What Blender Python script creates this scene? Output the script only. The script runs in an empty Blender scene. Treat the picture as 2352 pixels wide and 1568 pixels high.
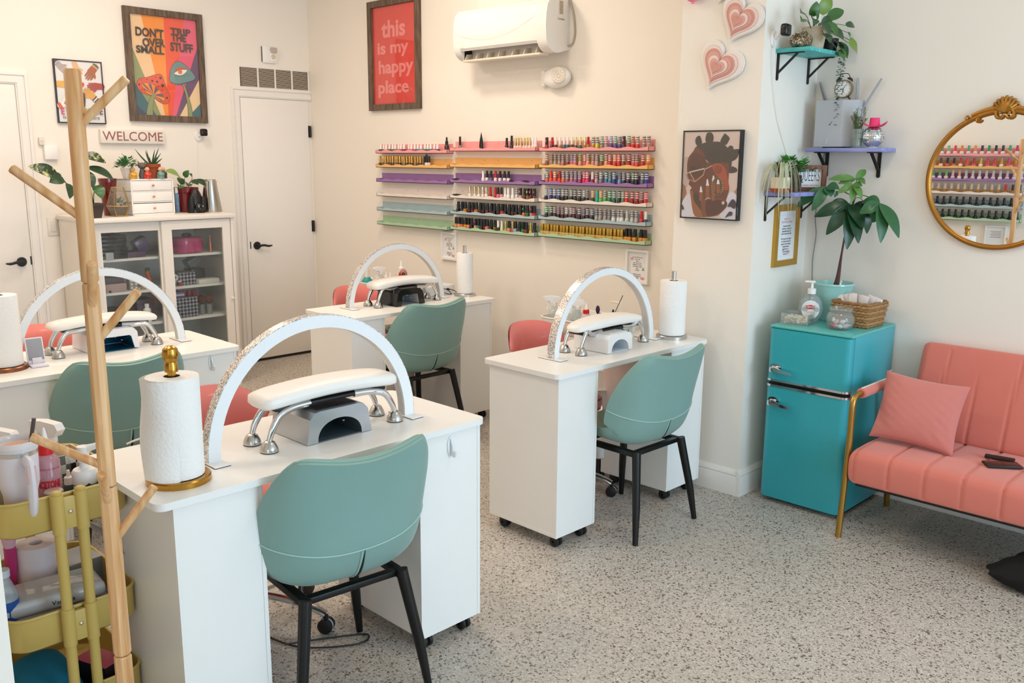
import bpy, bmesh, math, random
from math import sin, cos, pi, radians, sqrt
from mathutils import Matrix, Vector
S = bpy.context.scene
COL = S.collection
random.seed(7)

# ------------------------------------------------------------------ camera
CAM_POS = Vector((0.0, 0.0, 1.6))
YAW, PITCH, ROLL, FPX = 0.780041883, -0.200079231, 0.00694595599, 2070.35
fw = Vector((-sin(YAW)*cos(PITCH), cos(YAW)*cos(PITCH), sin(PITCH)))
rt = Vector((cos(YAW), sin(YAW), 0.0))
up = rt.cross(fw)
r2 = rt*cos(ROLL) + up*sin(ROLL)
u2 = up*cos(ROLL) - rt*sin(ROLL)
cd = bpy.data.cameras.new('camera')
cam = bpy.data.objects.new('camera', cd)
COL.objects.link(cam)
cam.matrix_world = Matrix(((r2.x, u2.x, -fw.x, CAM_POS.x), (r2.y, u2.y, -fw.y, CAM_POS.y),
                           (r2.z, u2.z, -fw.z, CAM_POS.z), (0, 0, 0, 1)))
cd.sensor_width = 36.0
cd.lens = FPX/2352*36.0
cd.clip_start = 0.05
S.camera = cam

# ------------------------------------------------------------------ light
S.view_settings.view_transform = 'Standard'
S.view_settings.look = 'None'
S.view_settings.gamma = 1.0
S.view_settings.use_curve_mapping = False
S.view_settings.exposure = 0.0
W = bpy.data.worlds.new('sky'); S.world = W; W.use_nodes = True
bg = W.node_tree.nodes['Background']
bg.inputs[0].default_value = (0.80, 0.90, 1.0, 1)
bg.inputs[1].default_value = 0.3

def area(name, loc, aim, sx, sy, power, color, spread=180):
    l = bpy.data.lights.new(name, 'AREA'); l.shape = 'RECTANGLE'; l.size = sx; l.size_y = sy
    l.energy = power; l.color = color; l.spread = radians(spread)
    o = bpy.data.objects.new(name, l); COL.objects.link(o); o.location = loc
    o.rotation_euler = (Vector(aim)-Vector(loc)).to_track_quat('-Z', 'Y').to_euler()
    return o
# daylight of the shop window on the street side (+X)
area('window_daylight', (3.4, 1.0, 1.6), (-3, 1.6, 1.1), 4.6, 2.6, 58, (0.60, 0.82, 1.0))
area('window_daylight', (3.4, 2.6, 1.6), (-3, 2.6, 1.1), 2.2, 2.6, 108, (0.60, 0.82, 1.0))
area('rear_fill', (1.2, -3.2, 1.6), (-2.0, 3.8, 1.2), 3.5, 2.4, 44, (1.0, 0.90, 0.80))  # added warm fill from behind the camera, in front of a closed wall
# warm ceiling lamps: (x, y, watts, size)
LAMPS = [(-4.25, 3.15, 15, .25), (-3.65, 2.7, 8, .25), (-5.3, 2.2, 15, .4), (-3.2, 1.2, 13, .4), (-4.6, 1.0, 14, .4), (-1.0, 2.4, 10, .4)]
for x, y, p, s in LAMPS:
    area('ceiling_lamp_light', (x, y, 3.10), (x, y, 0), s, s, p, (1.0, 0.84, 0.68))

# ------------------------------------------------------------------ helpers
def lin(h):
    h = h.lstrip('#')
    o = []
    for i in (0, 2, 4):
        c = int(h[i:i+2], 16)/255.0
        o.append(c/12.92 if c <= 0.04045 else ((c+0.055)/1.055)**2.4)
    return (o[0], o[1], o[2], 1.0)
MATS = {}
def mat(h, rough=0.5, metal=0.0, var=0.03, scale=9.0, bump=0.0, bscale=60.0, coat=0.0, sheen=0.0, spec=0.5):
    """procedural principled material: base colour broken up by a faint noise"""
    key = (h, rough, metal, var, scale, bump, bscale, coat, sheen, spec)
    if key in MATS: return MATS[key]
    m = bpy.data.materials.new('surface_'+h.lstrip('#')); m.use_nodes = True
    nt = m.node_tree; b = nt.nodes['Principled BSDF']
    c = lin(h)
    b.inputs['Roughness'].default_value = rough; b.inputs['Metallic'].default_value = metal
    b.inputs['Specular IOR Level'].default_value = spec
    if coat: b.inputs['Coat Weight'].default_value = coat; b.inputs['Coat Roughness'].default_value = 0.08
    if sheen: b.inputs['Sheen Weight'].default_value = sheen; b.inputs['Sheen Roughness'].default_value = 0.5
    tc = nt.nodes.new('ShaderNodeTexCoord')
    nz = nt.nodes.new('ShaderNodeTexNoise'); nz.inputs['Scale'].default_value = scale; nz.inputs['Detail'].default_value = 3
    nt.links.new(tc.outputs['Object'], nz.inputs['Vector'])
    mx = nt.nodes.new('ShaderNodeMix'); mx.data_type = 'RGBA'
    mx.inputs[6].default_value = tuple(max(0, v*(1-var)) for v in c[:3])+(1,)
    mx.inputs[7].default_value = tuple(min(1, v*(1+var)) for v in c[:3])+(1,)
    nt.links.new(nz.outputs['Fac'], mx.inputs[0]); nt.links.new(mx.outputs[2], b.inputs['Base Color'])
    if bump:
        n2 = nt.nodes.new('ShaderNodeTexNoise'); n2.inputs['Scale'].default_value = bscale; n2.inputs['Detail'].default_value = 4
        nt.links.new(tc.outputs['Object'], n2.inputs['Vector'])
        bp = nt.nodes.new('ShaderNodeBump'); bp.inputs['Strength'].default_value = bump; bp.inputs['Distance'].default_value = 0.004
        nt.links.new(n2.outputs['Fac'], bp.inputs['Height']); nt.links.new(bp.outputs['Normal'], b.inputs['Normal'])
    MATS[key] = m
    return m
def glass(h='ffffff', clear=0.85, rough=0.02):
    key = ('glass', h, clear, rough)
    if key in MATS: return MATS[key]
    m = bpy.data.materials.new('clear_'+h); m.use_nodes = True; nt = m.node_tree
    nt.nodes.clear()
    out = nt.nodes.new('ShaderNodeOutputMaterial'); tr = nt.nodes.new('ShaderNodeBsdfTransparent')
    gl = nt.nodes.new('ShaderNodeBsdfGlossy'); gl.inputs['Roughness'].default_value = rough
    df = nt.nodes.new('ShaderNodeBsdfDiffuse'); df.inputs['Color'].default_value = lin(h)
    tr.inputs['Color'].default_value = tuple(0.5+0.5*v for v in lin(h)[:3])+(1,)
    m1 = nt.nodes.new('ShaderNodeMixShader'); m1.inputs[0].default_value = 1-clear
    nt.links.new(tr.outputs[0], m1.inputs[1]); nt.links.new(df.outputs[0], m1.inputs[2])
    lw = nt.nodes.new('ShaderNodeLayerWeight'); lw.inputs['Blend'].default_value = 0.5
    pw = nt.nodes.new('ShaderNodeMath'); pw.operation = 'POWER'; pw.inputs[1].default_value = 4.0; nt.links.new(lw.outputs['Facing'], pw.inputs[0])
    fr = nt.nodes.new('ShaderNodeMath'); fr.operation = 'MULTIPLY_ADD'; fr.inputs[1].default_value = 0.9; fr.inputs[2].default_value = 0.03; nt.links.new(pw.outputs[0], fr.inputs[0])
    m2 = nt.nodes.new('ShaderNodeMixShader')
    nt.links.new(fr.outputs[0], m2.inputs[0]); nt.links.new(m1.outputs[0], m2.inputs[1]); nt.links.new(gl.outputs[0], m2.inputs[2])
    nt.links.new(m2.outputs[0], out.inputs['Surface'])
    MATS[key] = m
    return m
def wood(h1, h2, rough=0.45, scale=(30, 30, 2.2), dist=3.0):
    key = ('wood', h1, h2, rough, scale)
    if key in MATS: return MATS[key]
    m = bpy.data.materials.new('wood_'+h1); m.use_nodes = True; nt = m.node_tree; b = nt.nodes['Principled BSDF']
    tc = nt.nodes.new('ShaderNodeTexCoord'); mp = nt.nodes.new('ShaderNodeMapping'); mp.inputs['Scale'].default_value = scale
    nz = nt.nodes.new('ShaderNodeTexNoise'); nz.inputs['Scale'].default_value = 1.6; nz.inputs['Detail'].default_value = 6; nz.inputs['Distortion'].default_value = dist*0.3
    cr = nt.nodes.new('ShaderNodeValToRGB'); cr.color_ramp.elements[0].color = lin(h1); cr.color_ramp.elements[1].color = lin(h2)
    cr.color_ramp.elements[0].position = 0.35; cr.color_ramp.elements[1].position = 0.68
    nt.links.new(tc.outputs['Object'], mp.inputs[0]); nt.links.new(mp.outputs[0], nz.inputs['Vector'])
    nt.links.new(nz.outputs['Fac'], cr.inputs[0]); nt.links.new(cr.outputs[0], b.inputs['Base Color'])
    b.inputs['Roughness'].default_value = rough
    MATS[key] = m
    return m

class MB:
    """collects shapes into one mesh"""
    def __init__(s): s.v = []; s.f = []; s.m = []
    def add(s, vs, fs, mi=0, M=None):
        o = len(s.v)
        if M is not None: vs = [M @ Vector(p) for p in vs]
        s.v += [tuple(p) for p in vs]
        for f in fs: s.f.append(tuple(i+o for i in f)); s.m.append(mi)
        return s
    def join(s, other, M=None, mi=None):
        o = len(s.v)
        s.v += [tuple(M @ Vector(p)) if M is not None else p for p in other.v]
        for f, k in zip(other.f, other.m): s.f.append(tuple(i+o for i in f)); s.m.append(k if mi is None else mi)
        return s
    def box(s, x0, y0, z0, x1, y1, z1, mi=0, M=None):
        vs = [(x, y, z) for z in (z0, z1) for y in (y0, y1) for x in (x0, x1)]
        return s.add(vs, [(0, 2, 3, 1), (4, 5, 7, 6), (0, 1, 5, 4), (2, 6, 7, 3), (0, 4, 6, 2), (1, 3, 7, 5)], mi, M)
    def rbox(s, x0, y0, z0, x1, y1, z1, r=0.004, seg=2, mi=0, M=None):
        bm = bmesh.new(); bmesh.ops.create_cube(bm, size=1)
        for v in bm.verts:
            v.co = Vector(((x0+x1)/2+v.co.x*(x1-x0), (y0+y1)/2+v.co.y*(y1-y0), (z0+z1)/2+v.co.z*(z1-z0)))
        r = min(r, 0.49*min(abs(x1-x0), abs(y1-y0), abs(z1-z0)))
        bmesh.ops.bevel(bm, geom=bm.edges[:], offset=r, segments=seg, profile=0.5, affect='EDGES')
        bm.verts.ensure_lookup_table()
        vs = [v.co.copy() for v in bm.verts]; fs = [tuple(v.index for v in f.verts) for f in bm.faces]
        bm.verts.index_update(); fs = [tuple(v.index for v in f.verts) for f in bm.faces]
        bm.free()
        return s.add(vs, fs, mi, M)
    def lathe(s, prof, n=24, mi=0, M=None, c=(0, 0, 0), cap=True, sx=1.0, sy=1.0):
        vs = []; fs = []
        for (r, z) in prof:
            for k in range(n):
                a = 2*pi*k/n; vs.append((c[0]+r*cos(a)*sx, c[1]+r*sin(a)*sy, c[2]+z))
        for i in range(len(prof)-1):
            for k in range(n):
                k2 = (k+1) % n
                fs.append((i*n+k, i*n+k2, (i+1)*n+k2, (i+1)*n+k))
        if cap:
            if prof[0][0] > 1e-6: fs.append(tuple(range(n-1, -1, -1)))
            if prof[-1][0] > 1e-6: fs.append(tuple((len(prof)-1)*n+k for k in range(n)))
        return s.add(vs, fs, mi, M)
    def cyl(s, p0, p1, r0, r1=None, n=16, mi=0, M=None):
        return s.tube([p0, p1], [r0, r0 if r1 is None else r1], n, mi, M)
    def tube(s, pts, r, n=10, mi=0, M=None, closed=False, cap=True, flat=1.0):
        pts = [Vector(p) for p in pts]; N = len(pts)
        if not isinstance(r, (list, tuple)): r = [r]*N
        vs = []; fs = []; prev = None
        for i, p in enumerate(pts):
            if closed: t = pts[(i+1) % N]-pts[i-1]
            else: t = (pts[min(i+1, N-1)]-pts[max(i-1, 0)])
            if t.length < 1e-9: t = Vector((0, 0, 1))
            t.normalize()
            if prev is None:
                a = Vector((0, 0, 1)) if abs(t.z) < 0.9 else Vector((1, 0, 0))
                u = a.cross(t).normalized()
            else:
                u = (prev - t*prev.dot(t))
                if u.length < 1e-6: u = Vector((1, 0, 0)).cross(t)
                u.normalize()
            prev = u; w = t.cross(u)
            for k in range(n):
                a = 2*pi*k/n; vs.append(p+u*(r[i]*cos(a))+w*(r[i]*sin(a)*flat))
        M2 = N if closed else N-1
        for i in range(M2):
            j = (i+1) % N
            for k in range(n):
                k2 = (k+1) % n; fs.append((i*n+k, i*n+k2, j*n+k2, j*n+k))
        if cap and not closed:
            fs.append(tuple(range(n-1, -1, -1))); fs.append(tuple((N-1)*n+k for k in range(n)))
        return s.add(vs, fs, mi, M)
    def prism(s, poly, z0, z1, mi=0, M=None, side=None):
        n = len(poly)
        vs = [(x, y, z0) for x, y in poly]+[(x, y, z1) for x, y in poly]
        s.add(vs, [tuple(range(n-1, -1, -1)), tuple(range(n, 2*n))], mi, M)
        return s.add(vs, [(i, (i+1) % n, n+(i+1) % n, n+i) for i in range(n)], mi if side is None else side, M)
    def poly(s, pts, z=0.0, mi=0, M=None):
        return s.add([(p[0], p[1], z) for p in pts], [tuple(range(len(pts)))], mi, M)
    def sph(s, c, r, nu=16, nv=10, mi=0, M=None):
        if not isinstance(r, (tuple, list)): r = (r, r, r)
        vs = [(c[0], c[1], c[2]-r[2])]; fs = []
        for i in range(1, nv):
            t = pi*i/nv
            for k in range(nu):
                a = 2*pi*k/nu; vs.append((c[0]+r[0]*sin(t)*cos(a), c[1]+r[1]*sin(t)*sin(a), c[2]-r[2]*cos(t)))
        vs.append((c[0], c[1], c[2]+r[2])); L = len(vs)-1
        for k in range(nu): fs.append((0, 1+(k+1) % nu, 1+k)); fs.append((L, 1+(nv-2)*nu+k, 1+(nv-2)*nu+(k+1) % nu))
        for i in range(nv-2):
            for k in range(nu):
                k2 = (k+1) % nu; fs.append((1+i*nu+k, 1+i*nu+k2, 1+(i+1)*nu+k2, 1+(i+1)*nu+k))
        return s.add(vs, fs, mi, M)
    def grid(s, fn, nu, nv, mi=0, M=None):
        vs = [fn(i/(nu-1), j/(nv-1)) for i in range(nu) for j in range(nv)]
        fs = [(i*nv+j, (i+1)*nv+j, (i+1)*nv+j+1, i*nv+j+1) for i in range(nu-1) for j in range(nv-1)]
        return s.add(vs, fs, mi, M)
    def leaf(s, base, tip, normal, width, bend=0.15, mi=0, n=7, pts=None, fold=0.12):
        """one leaf blade from base to tip, arched along normal"""
        b = Vector(base); t = Vector(tip); d = t-b; L = d.length; nrm = Vector(normal)
        nrm = (nrm-d*(nrm.dot(d)/max(1e-9, d.dot(d))))
        if nrm.length < 1e-6: nrm = Vector((0.3, 0.2, 1)).cross(d)
        nrm.normalize(); side = d.normalized().cross(nrm)
        vs = []; fs = []
        for i in range(n+1):
            q = i/n
            w = width*0.5*(sin(pi*min(1, q**0.8))**0.9 if pts is None else pts(q))
            w = max(w, 0.0004)
            c = b+d*q+nrm*(bend*L*sin(pi*q))
            vs += [c-side*w+nrm*(w*fold*2), c, c+side*w+nrm*(w*fold*2)]
        for i in range(n):
            a = i*3; fs += [(a, a+1, a+4, a+3), (a+1, a+2, a+5, a+4)]
        return s.add(vs, fs, mi)

def obj(name, mb, ms, parent=None, loc=(0, 0, 0), rot=None, angle=38, flat=False):
    me = bpy.data.meshes.new(name)
    me.from_pydata(mb.v, [], mb.f)
    if not isinstance(ms, (list, tuple)): ms = [ms]
    for m in ms: me.materials.append(m)
    me.polygons.foreach_set('material_index', mb.m)
    if not flat:
        me.polygons.foreach_set('use_smooth', [True]*len(me.polygons))
        me.set_sharp_from_angle(angle=radians(angle))
    me.update()
    o = bpy.data.objects.new(name, me); COL.objects.link(o)
    o.location = loc
    if rot is not None: o.rotation_euler = rot
    if parent is not None: o.parent = parent
    return o
# orientation of things hung on walls: local x right, y up, z out of the wall
FACE = {'+X': Matrix(((0, 0, 1), (1, 0, 0), (0, 1, 0))), '-Y': Matrix(((1, 0, 0), (0, 0, -1), (0, 1, 0))), '+Y': Matrix(((-1, 0, 0), (0, 0, 1), (0, 1, 0)))}
def tag(o, label, cat, group=None, kind=None):
    o['label'] = label; o['category'] = cat
    if group: o['group'] = group
    if kind: o['kind'] = kind
    return o
def thing(name, label, cat, loc=(0, 0, 0), rotz=0.0, group=None, face=None):
    o = bpy.data.objects.new(name, None); o.empty_display_size = 0.05; COL.objects.link(o)
    o.location = loc
    o.rotation_euler = FACE[face].to_euler() if face else (0, 0, rotz)
    return tag(o, label, cat, group)
def struct(name, mb, ms, loc=(0, 0, 0), **k):
    o = obj(name, mb, ms, None, loc, **k); o['kind'] = 'structure'
    return o
def copy_tree(o, parent=None):
    c = o.copy(); COL.objects.link(c)
    if parent is not None: c.parent = parent
    for ch in list(o.children): copy_tree(ch, c)
    return c
def text_mb(txt, size, align='CENTER', bold=0.0, depth=0.0, sx=1.0, spacing=1.0, line=1.0, res=3):
    cu = bpy.data.curves.new('lettering', 'FONT'); cu.body = txt; cu.size = size; cu.align_x = align; cu.align_y = 'CENTER'
    cu.offset = bold; cu.extrude = depth; cu.resolution_u = res; cu.space_character = spacing; cu.space_line = line
    ob = bpy.data.objects.new('lettering', cu); COL.objects.link(ob)
    bpy.context.view_layer.update()
    me = ob.to_mesh()
    mb = MB(); mb.v = [(v.co.x*sx, v.co.y, v.co.z) for v in me.vertices]; mb.f = [tuple(p.vertices) for p in me.polygons]; mb.m = [0]*len(mb.f)
    ob.to_mesh_clear(); COL.objects.unlink(ob); bpy.data.objects.remove(ob); bpy.data.curves.remove(cu)
    return mb
def T(x, y, z=0.0, rz=0.0): return Matrix.Translation((x, y, z)) @ Matrix.Rotation(rz, 4, 'Z')
def ell(cx, cy, rx, ry, n=20, a0=0, a1=2*pi):
    return [(cx+rx*cos(a0+(a1-a0)*k/n), cy+ry*sin(a0+(a1-a0)*k/n)) for k in range(n if abs(a1-a0) > 6.28 else n+1)]
def bez(p, n=10):
    """smooth catmull-rom path through points"""
    p = [Vector(q) for q in p]; out = []
    for i in range(len(p)-1):
        a = p[max(i-1, 0)]; b = p[i]; c = p[i+1]; d = p[min(i+2, len(p)-1)]
        for k in range(n):
            t = k/n
            out.append(0.5*((2*b)+(c-a)*t+(2*a-5*b+4*c-d)*t*t+(3*b-a-3*c+d)*t**3))
    out.append(p[-1]); return out

# common materials
WHITE_LAM = mat('f2f1ee', 0.35, var=0.015)
WHITE_PL = mat('f4f2ef', 0.35, var=0.01)
WHITE_PAINT = mat('f1ece6', 0.45, var=0.012)
CHROME = mat('d8d9dc', 0.08, 1.0, var=0.02)
STEEL = mat('c4c3c0', 0.25, 1.0, var=0.03)
BLACK = mat('141414', 0.5, var=0.05)
BLACKGLOSS = mat('0c0c0d', 0.12, var=0.05)
BLACKMETAL = mat('151515', 0.38, 0.3, var=0.05)
PAPER = mat('f6f4f0', 0.9, var=0.01)
GOLD = mat('b5822f', 0.28, 1.0, var=0.06)
XA, YB, YP, XP, YC, YF, H = -6.38, 4.14, 3.73, -2.14, 4.245, 0.46, 3.2
XF = -1.84
# ------------------------------------------------------------------ setting
def wall_paint(h='ecdcc6'):
    return mat(h, 0.75, var=0.012, scale=2.5, bump=0.06, bscale=22)
CREAM = wall_paint('f4ede3')
m = MB(); m.box(XA-.12, -3.4, 0, XA, YB+.12, H); struct('wall_left', m, CREAM)
m = MB(); m.box(XA, YB, 0, -2.30, YB+.12, H); struct('wall_back', m, CREAM)
m = MB(); m.box(-2.576, YP, 0, XP, YC+.1, H); struct('wall_column', m, CREAM)
m = MB(); m.box(XP, YC, 0, 3.6, YC+.12, H); struct('wall_right', m, CREAM)
m = MB(); m.box(XA, -3.4, 0, XF, YF, H); struct('wall_front', m, CREAM)
m = MB(); m.box(XF, -3.5, 0, 3.6, -3.4, H); struct('wall_light_blocker', m, CREAM)  # unseen wall, added to cut the light from behind the camera
m = MB(); m.box(XA-.1, -3.5, H, 3.6, YC+.1, H+.1); struct('ceiling', m, mat('f3efe8', 0.8, var=0.01))

def floor_mat():
    m = bpy.data.materials.new('terrazzo'); m.use_nodes = True; nt = m.node_tree; b = nt.nodes['Principled BSDF']
    tc = nt.nodes.new('ShaderNodeTexCoord')
    def vor(scale, lo, hi):
        v = nt.nodes.new('ShaderNodeTexVoronoi'); v.inputs['Scale'].default_value = scale; v.inputs['Randomness'].default_value = 1
        wn = nt.nodes.new('ShaderNodeTexNoise'); wn.inputs['Scale'].default_value = scale*0.7
        nt.links.new(tc.outputs['Object'], wn.inputs['Vector'])
        mx = nt.nodes.new('ShaderNodeMix'); mx.data_type = 'VECTOR'; mx.inputs[0].default_value = 0.012
        nt.links.new(tc.outputs['Object'], mx.inputs[4]); nt.links.new(wn.outputs['Color'], mx.inputs[5])
        nt.links.new(mx.outputs[1], v.inputs['Vector'])
        sp = nt.nodes.new('ShaderNodeSeparateColor'); nt.links.new(v.outputs['Color'], sp.inputs[0])
        r = nt.nodes.new('ShaderNodeValToRGB'); r.color_ramp.interpolation = 'CONSTANT'
        return v, sp, r
    v, sp, r = vor(230, 0, 1)
    e = r.color_ramp.elements
    e[0].position = 0.0; e[0].color = lin('7f766c'); e[1].position = 0.09; e[1].color = lin('b0a69b')
    for p, c in ((0.24, 'bcb3a9'), (0.5, 'c3bbb1'), (0.74, 'cac2b9'), (0.9, 'd6d0c8')):
        x = e.new(p); x.color = lin(c)
    nt.links.new(sp.outputs[0], r.inputs[0])
    v2, sp2, r2_ = vor(150, 0, 1)
    e = r2_.color_ramp.elements
    e[0].position = 0; e[0].color = (1, 1, 1, 1); e[1].position = 0.075; e[1].color = (0, 0, 0, 1)
    nt.links.new(sp2.outputs[1], r2_.inputs[0])
    mx = nt.nodes.new('ShaderNodeMix'); mx.data_type = 'RGBA'; mx.inputs[7].default_value = lin('6d6258')
    nt.links.new(r2_.outputs[0], mx.inputs[0]); nt.links.new(r.outputs[0], mx.inputs[6])
    nt.links.new(mx.outputs[2], b.inputs['Base Color'])
    b.inputs['Roughness'].default_value = 0.45
    return m
m = MB(); m.box(XA-.1, -3.4, -.1, 3.6, YC+.1, 0); struct('floor', m, floor_mat())

# skirting: tall moulded profile (height, thickness)
def skirt(name, axis, a, b, at, sgn):
    prof = [(0, .018), (.09, .018), (.098, .014), (.104, .017), (.114, .014), (.124, .006), (.128, 0)]
    m = MB(); n = len(prof)
    vs = []
    for e in (a, b):
        for (z, t) in [(0, 0)]+prof:
            vs.append((e, at+sgn*t, z) if axis == 'x' else (at+sgn*t, e, z))
    k = n+1
    m.add(vs, [tuple(range(k-1, -1, -1)), tuple(range(k, 2*k))]+[(i, (i+1) % k, k+(i+1) % k, k+i) for i in range(k)])
    return struct(name, m, WHITE_PAINT)
skirt('baseboard_back', 'x', XA, -2.576, YB, -1)
skirt('baseboard_column', 'x', -2.576, XP, YP, -1)
skirt('baseboard_side', 'y', YP-.018, YC, XP, 1)
skirt('baseboard_right', 'x', XP+.018, 3.6, YC, -1)
skirt('baseboard_left', 'y', YF, 1.15, XA, 1)
skirt('baseboard_left', 'y', 2.06, 3.43, XA, 1)
skirt('baseboard_front', 'x', XA+.018, XF, YF, 1)
skirt('baseboard_end', 'y', -3.4, YF+.018, XF, 1)

def door(name, y0, y1, hinge_side, handle_y, flip):
    """flush white door in the left wall with its lever handle and hinges"""
    m = MB(); m.rbox(XA-.03, y0, .022, XA+.012, y1, 2.035, .003)
    d = struct(name, m, WHITE_PAINT)
    h = MB()
    h.lathe([(.0, 0), (.03, 0), (.031, .006), (.027, .012), (.0, .013)], 24, M=Matrix.Translation((XA+.012, handle_y, .922)) @ Matrix.Rotation(pi/2, 4, 'Y'))
    h.cyl((XA+.02, handle_y, .922), (XA+.06, handle_y, .922), .009)
    s = flip
    h.tube(bez([(XA+.058, handle_y, .922), (XA+.06, handle_y+s*.035, .926), (XA+.06, handle_y+s*.075, .918), (XA+.06, handle_y+s*.105, .921)], 6), [.009]*10+[.0085]*5+[.006]*4, 8)
    obj('door_handle', h, BLACK, d)
    for z in (.25, 1.05, 1.80):
        g = MB(); g.cyl((XA+.016, hinge_side, z-.045), (XA+.016, hinge_side, z+.045), .007, n=10); g.box(XA+.011, hinge_side-.014, z-.045, XA+.014, hinge_side+.014, z+.045)
        obj('hinge', g, BLACK, d)
    g = MB(); g.box(XA+.0121, handle_y-s*.056-.002, .90, XA+.0135, handle_y-s*.056+.006, .955)
    obj('latch_plate', g, BLACK, d)
    return d
door('door_1', 1.16, 1.966, 1.155, 1.905, -1)
door('door_2', 3.522, 4.112, 4.117, 3.60, 1)
def casing(name, y0, y1, top, w=.075, right=True):
    m = MB()
    Mx = Matrix(((0, 0, 1, XA), (1, 0, 0, 0), (0, 1, 0, 0), (0, 0, 0, 1)))
    for t0, t1, d in ((0, w, .012), (.008, w*.55, .018), (w*.72, w-.004, .0205)):
        m.prism([(y0-t1, .001), (y0-t0, .001), (y0-t0, top+t0), (y0-t1, top+t1)], 0, d, M=Mx)
        if right:
            m.prism([(y0-t1, top+t1), (y0-t0, top+t0), (y1+t0, top+t0), (y1+t1, top+t1)], 0, d, M=Mx)
            m.prism([(y1+t0, .001), (y1+t1, .001), (y1+t1, top+t1), (y1+t0, top+t0)], 0, d, M=Mx)
        else: m.prism([(y0-t1, top+t1), (y0-t0, top+t0), (YB-.002, top+t0), (YB-.002, top+t1)], 0, d, M=Mx)
    return struct(name, m, WHITE_PAINT, flat=True)
casing('trim_1', 1.155, 1.972, 2.04)
casing('trim_2', 3.516, 4.125, 2.04, right=False)
m = MB(); m.box(XA-.001, 3.522, .0005, XA+.004, 4.112, .021); struct('door_gap_shade_2', m, BLACK)  # black strip painting the shade in the gap under the closet door
m = MB(); m.box(XA-.001, 1.16, .0005, XA+.004, 1.966, .021); struct('door_gap_shade_1', m, BLACK)  # shade of the gap under the left door, painted as a black strip
# ------------------------------------------------------------------ manicure desks
def glitter():
    m = bpy.data.materials.new('glitter'); m.use_nodes = True; nt = m.node_tree; b = nt.nodes['Principled BSDF']
    tc = nt.nodes.new('ShaderNodeTexCoord'); v = nt.nodes.new('ShaderNodeTexVoronoi'); v.inputs['Scale'].default_value = 330
    nt.links.new(tc.outputs['Object'], v.inputs['Vector'])
    sp = nt.nodes.new('ShaderNodeSeparateColor'); nt.links.new(v.outputs['Color'], sp.inputs[0])
    r = nt.nodes.new('ShaderNodeValToRGB'); e = r.color_ramp.elements
    e[0].color = lin('8f8580'); e[1].color = lin('ffffff'); e[0].position = .1; e[1].position = .9
    x = e.new(.5); x.color = lin('d5cdc8')
    nt.links.new(sp.outputs[0], r.inputs[0]); nt.links.new(r.outputs[0], b.inputs['Base Color'])
    b.inputs['Metallic'].default_value = 0.55; b.inputs['Roughness'].default_value = 0.3
    bp = nt.nodes.new('ShaderNodeBump'); bp.inputs['Strength'].default_value = 0.9; bp.inputs['Distance'].default_value = 0.003
    nt.links.new(sp.outputs[1], bp.inputs['Height']); nt.links.new(bp.outputs['Normal'], b.inputs['Normal'])
    return m
GLITTER = glitter()
GREY_RUB = mat('3a3a3e', 0.7)
def rrect(x0, y0, x1, y1, r, n=6):
    o = []
    for cx, cy, a in ((x1-r, y1-r, 0), (x0+r, y1-r, pi/2), (x0+r, y0+r, pi), (x1-r, y0+r, 1.5*pi)):
        o += [(cx+r*cos(a+pi/2*k/n), cy+r*sin(a+pi/2*k/n)) for k in range(n+1)]
    return o
TOP = 0.757
def desk(label, x0, x1, y0, y1, near, far, hook=None):
    cx, cy = (x0+x1)/2, (y0+y1)/2
    t = thing('manicure_desk', label, 'desk', (cx, cy, 0), 0, 'white manicure desks')
    m = MB(); m.prism(rrect(x0-cx, y0-cy, x1-cx, y1-cy, .028), .737, TOP)
    obj('tabletop', m, WHITE_LAM, t)
    for a, b, far_one in ((near[0], near[1], False), (far[0], far[1], True)):
        p = MB(); X0, X1 = x0-cx+.03, x1-cx-.012
        p.box(X0, a-cy, .055, X1-.002, b-cy, .7369)
        p.box(X1-.002, a-cy, .055, X1, b-cy-.0135, .7369) if not far_one else p.box(X1-.002, a-cy, .055, X1, b-cy-.016, .7369)
        p.box(X1-.002, b-cy-.012, .055, X1, b-cy, .7369)
        p.box(X0, a-cy-.0006, .0555, X1-.001, a-cy, .0705)
        o = obj('pedestal', p, WHITE_LAM, t, flat=True)
        for px in (X0+.05, X1-.045):
            for py in (a-cy+.045, b-cy-.045):
                w = MB()
                for s in (-1, 1): w.lathe([(0, -.009), (.017, -.009), (.0225, -.005), (.0225, .005), (.017, .009), (0, .009)], 16, M=Matrix.Translation((px+.006, py+s*.011, .0226)) @ Matrix.Rotation(pi/2, 4, 'X'))
                w.box(px-.013, py-.018, .03, px+.016, py+.018, .0551); w.cyl((px+.006, py-.02, .0226), (px+.006, py+.02, .0226), .005, n=8)
                obj('caster', w, BLACK, o)
    if hook:
        h = MB(); hy, hz = hook[0]-cy, hook[1]; X1 = x1-cx-.012
        h.prism(ell(0, 0, .014, .034, 20), 0, .004, M=Matrix.Translation((X1, hy, hz)) @ FACE['+X'].to_4x4())
        h.tube(bez([(X1+.004, hy, hz+.026), (X1+.012, hy, hz), (X1+.012, hy, hz-.026), (X1+.022, hy, hz-.03), (X1+.026, hy, hz-.014)], 5), .0045, 8)
        obj('adhesive_hook', h, mat('e9edf0', .3), t)
    return t
desk('white manicure desk nearest the camera, between coat rack and green chair', -2.60, -2.088, .872, 1.992, (.918, 1.168), (1.714, 1.974), (1.842, .69))
desk('white manicure desk on the right, by the column with the portrait', -2.756, -2.316, 2.604, 3.690, (2.62, 2.868), (3.398, 3.671))
desk('white manicure desk under the empty racks, by the back wall', -4.374, -3.936, 2.745, 3.84, (2.765, 2.99), (3.55, 3.81))
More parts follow.
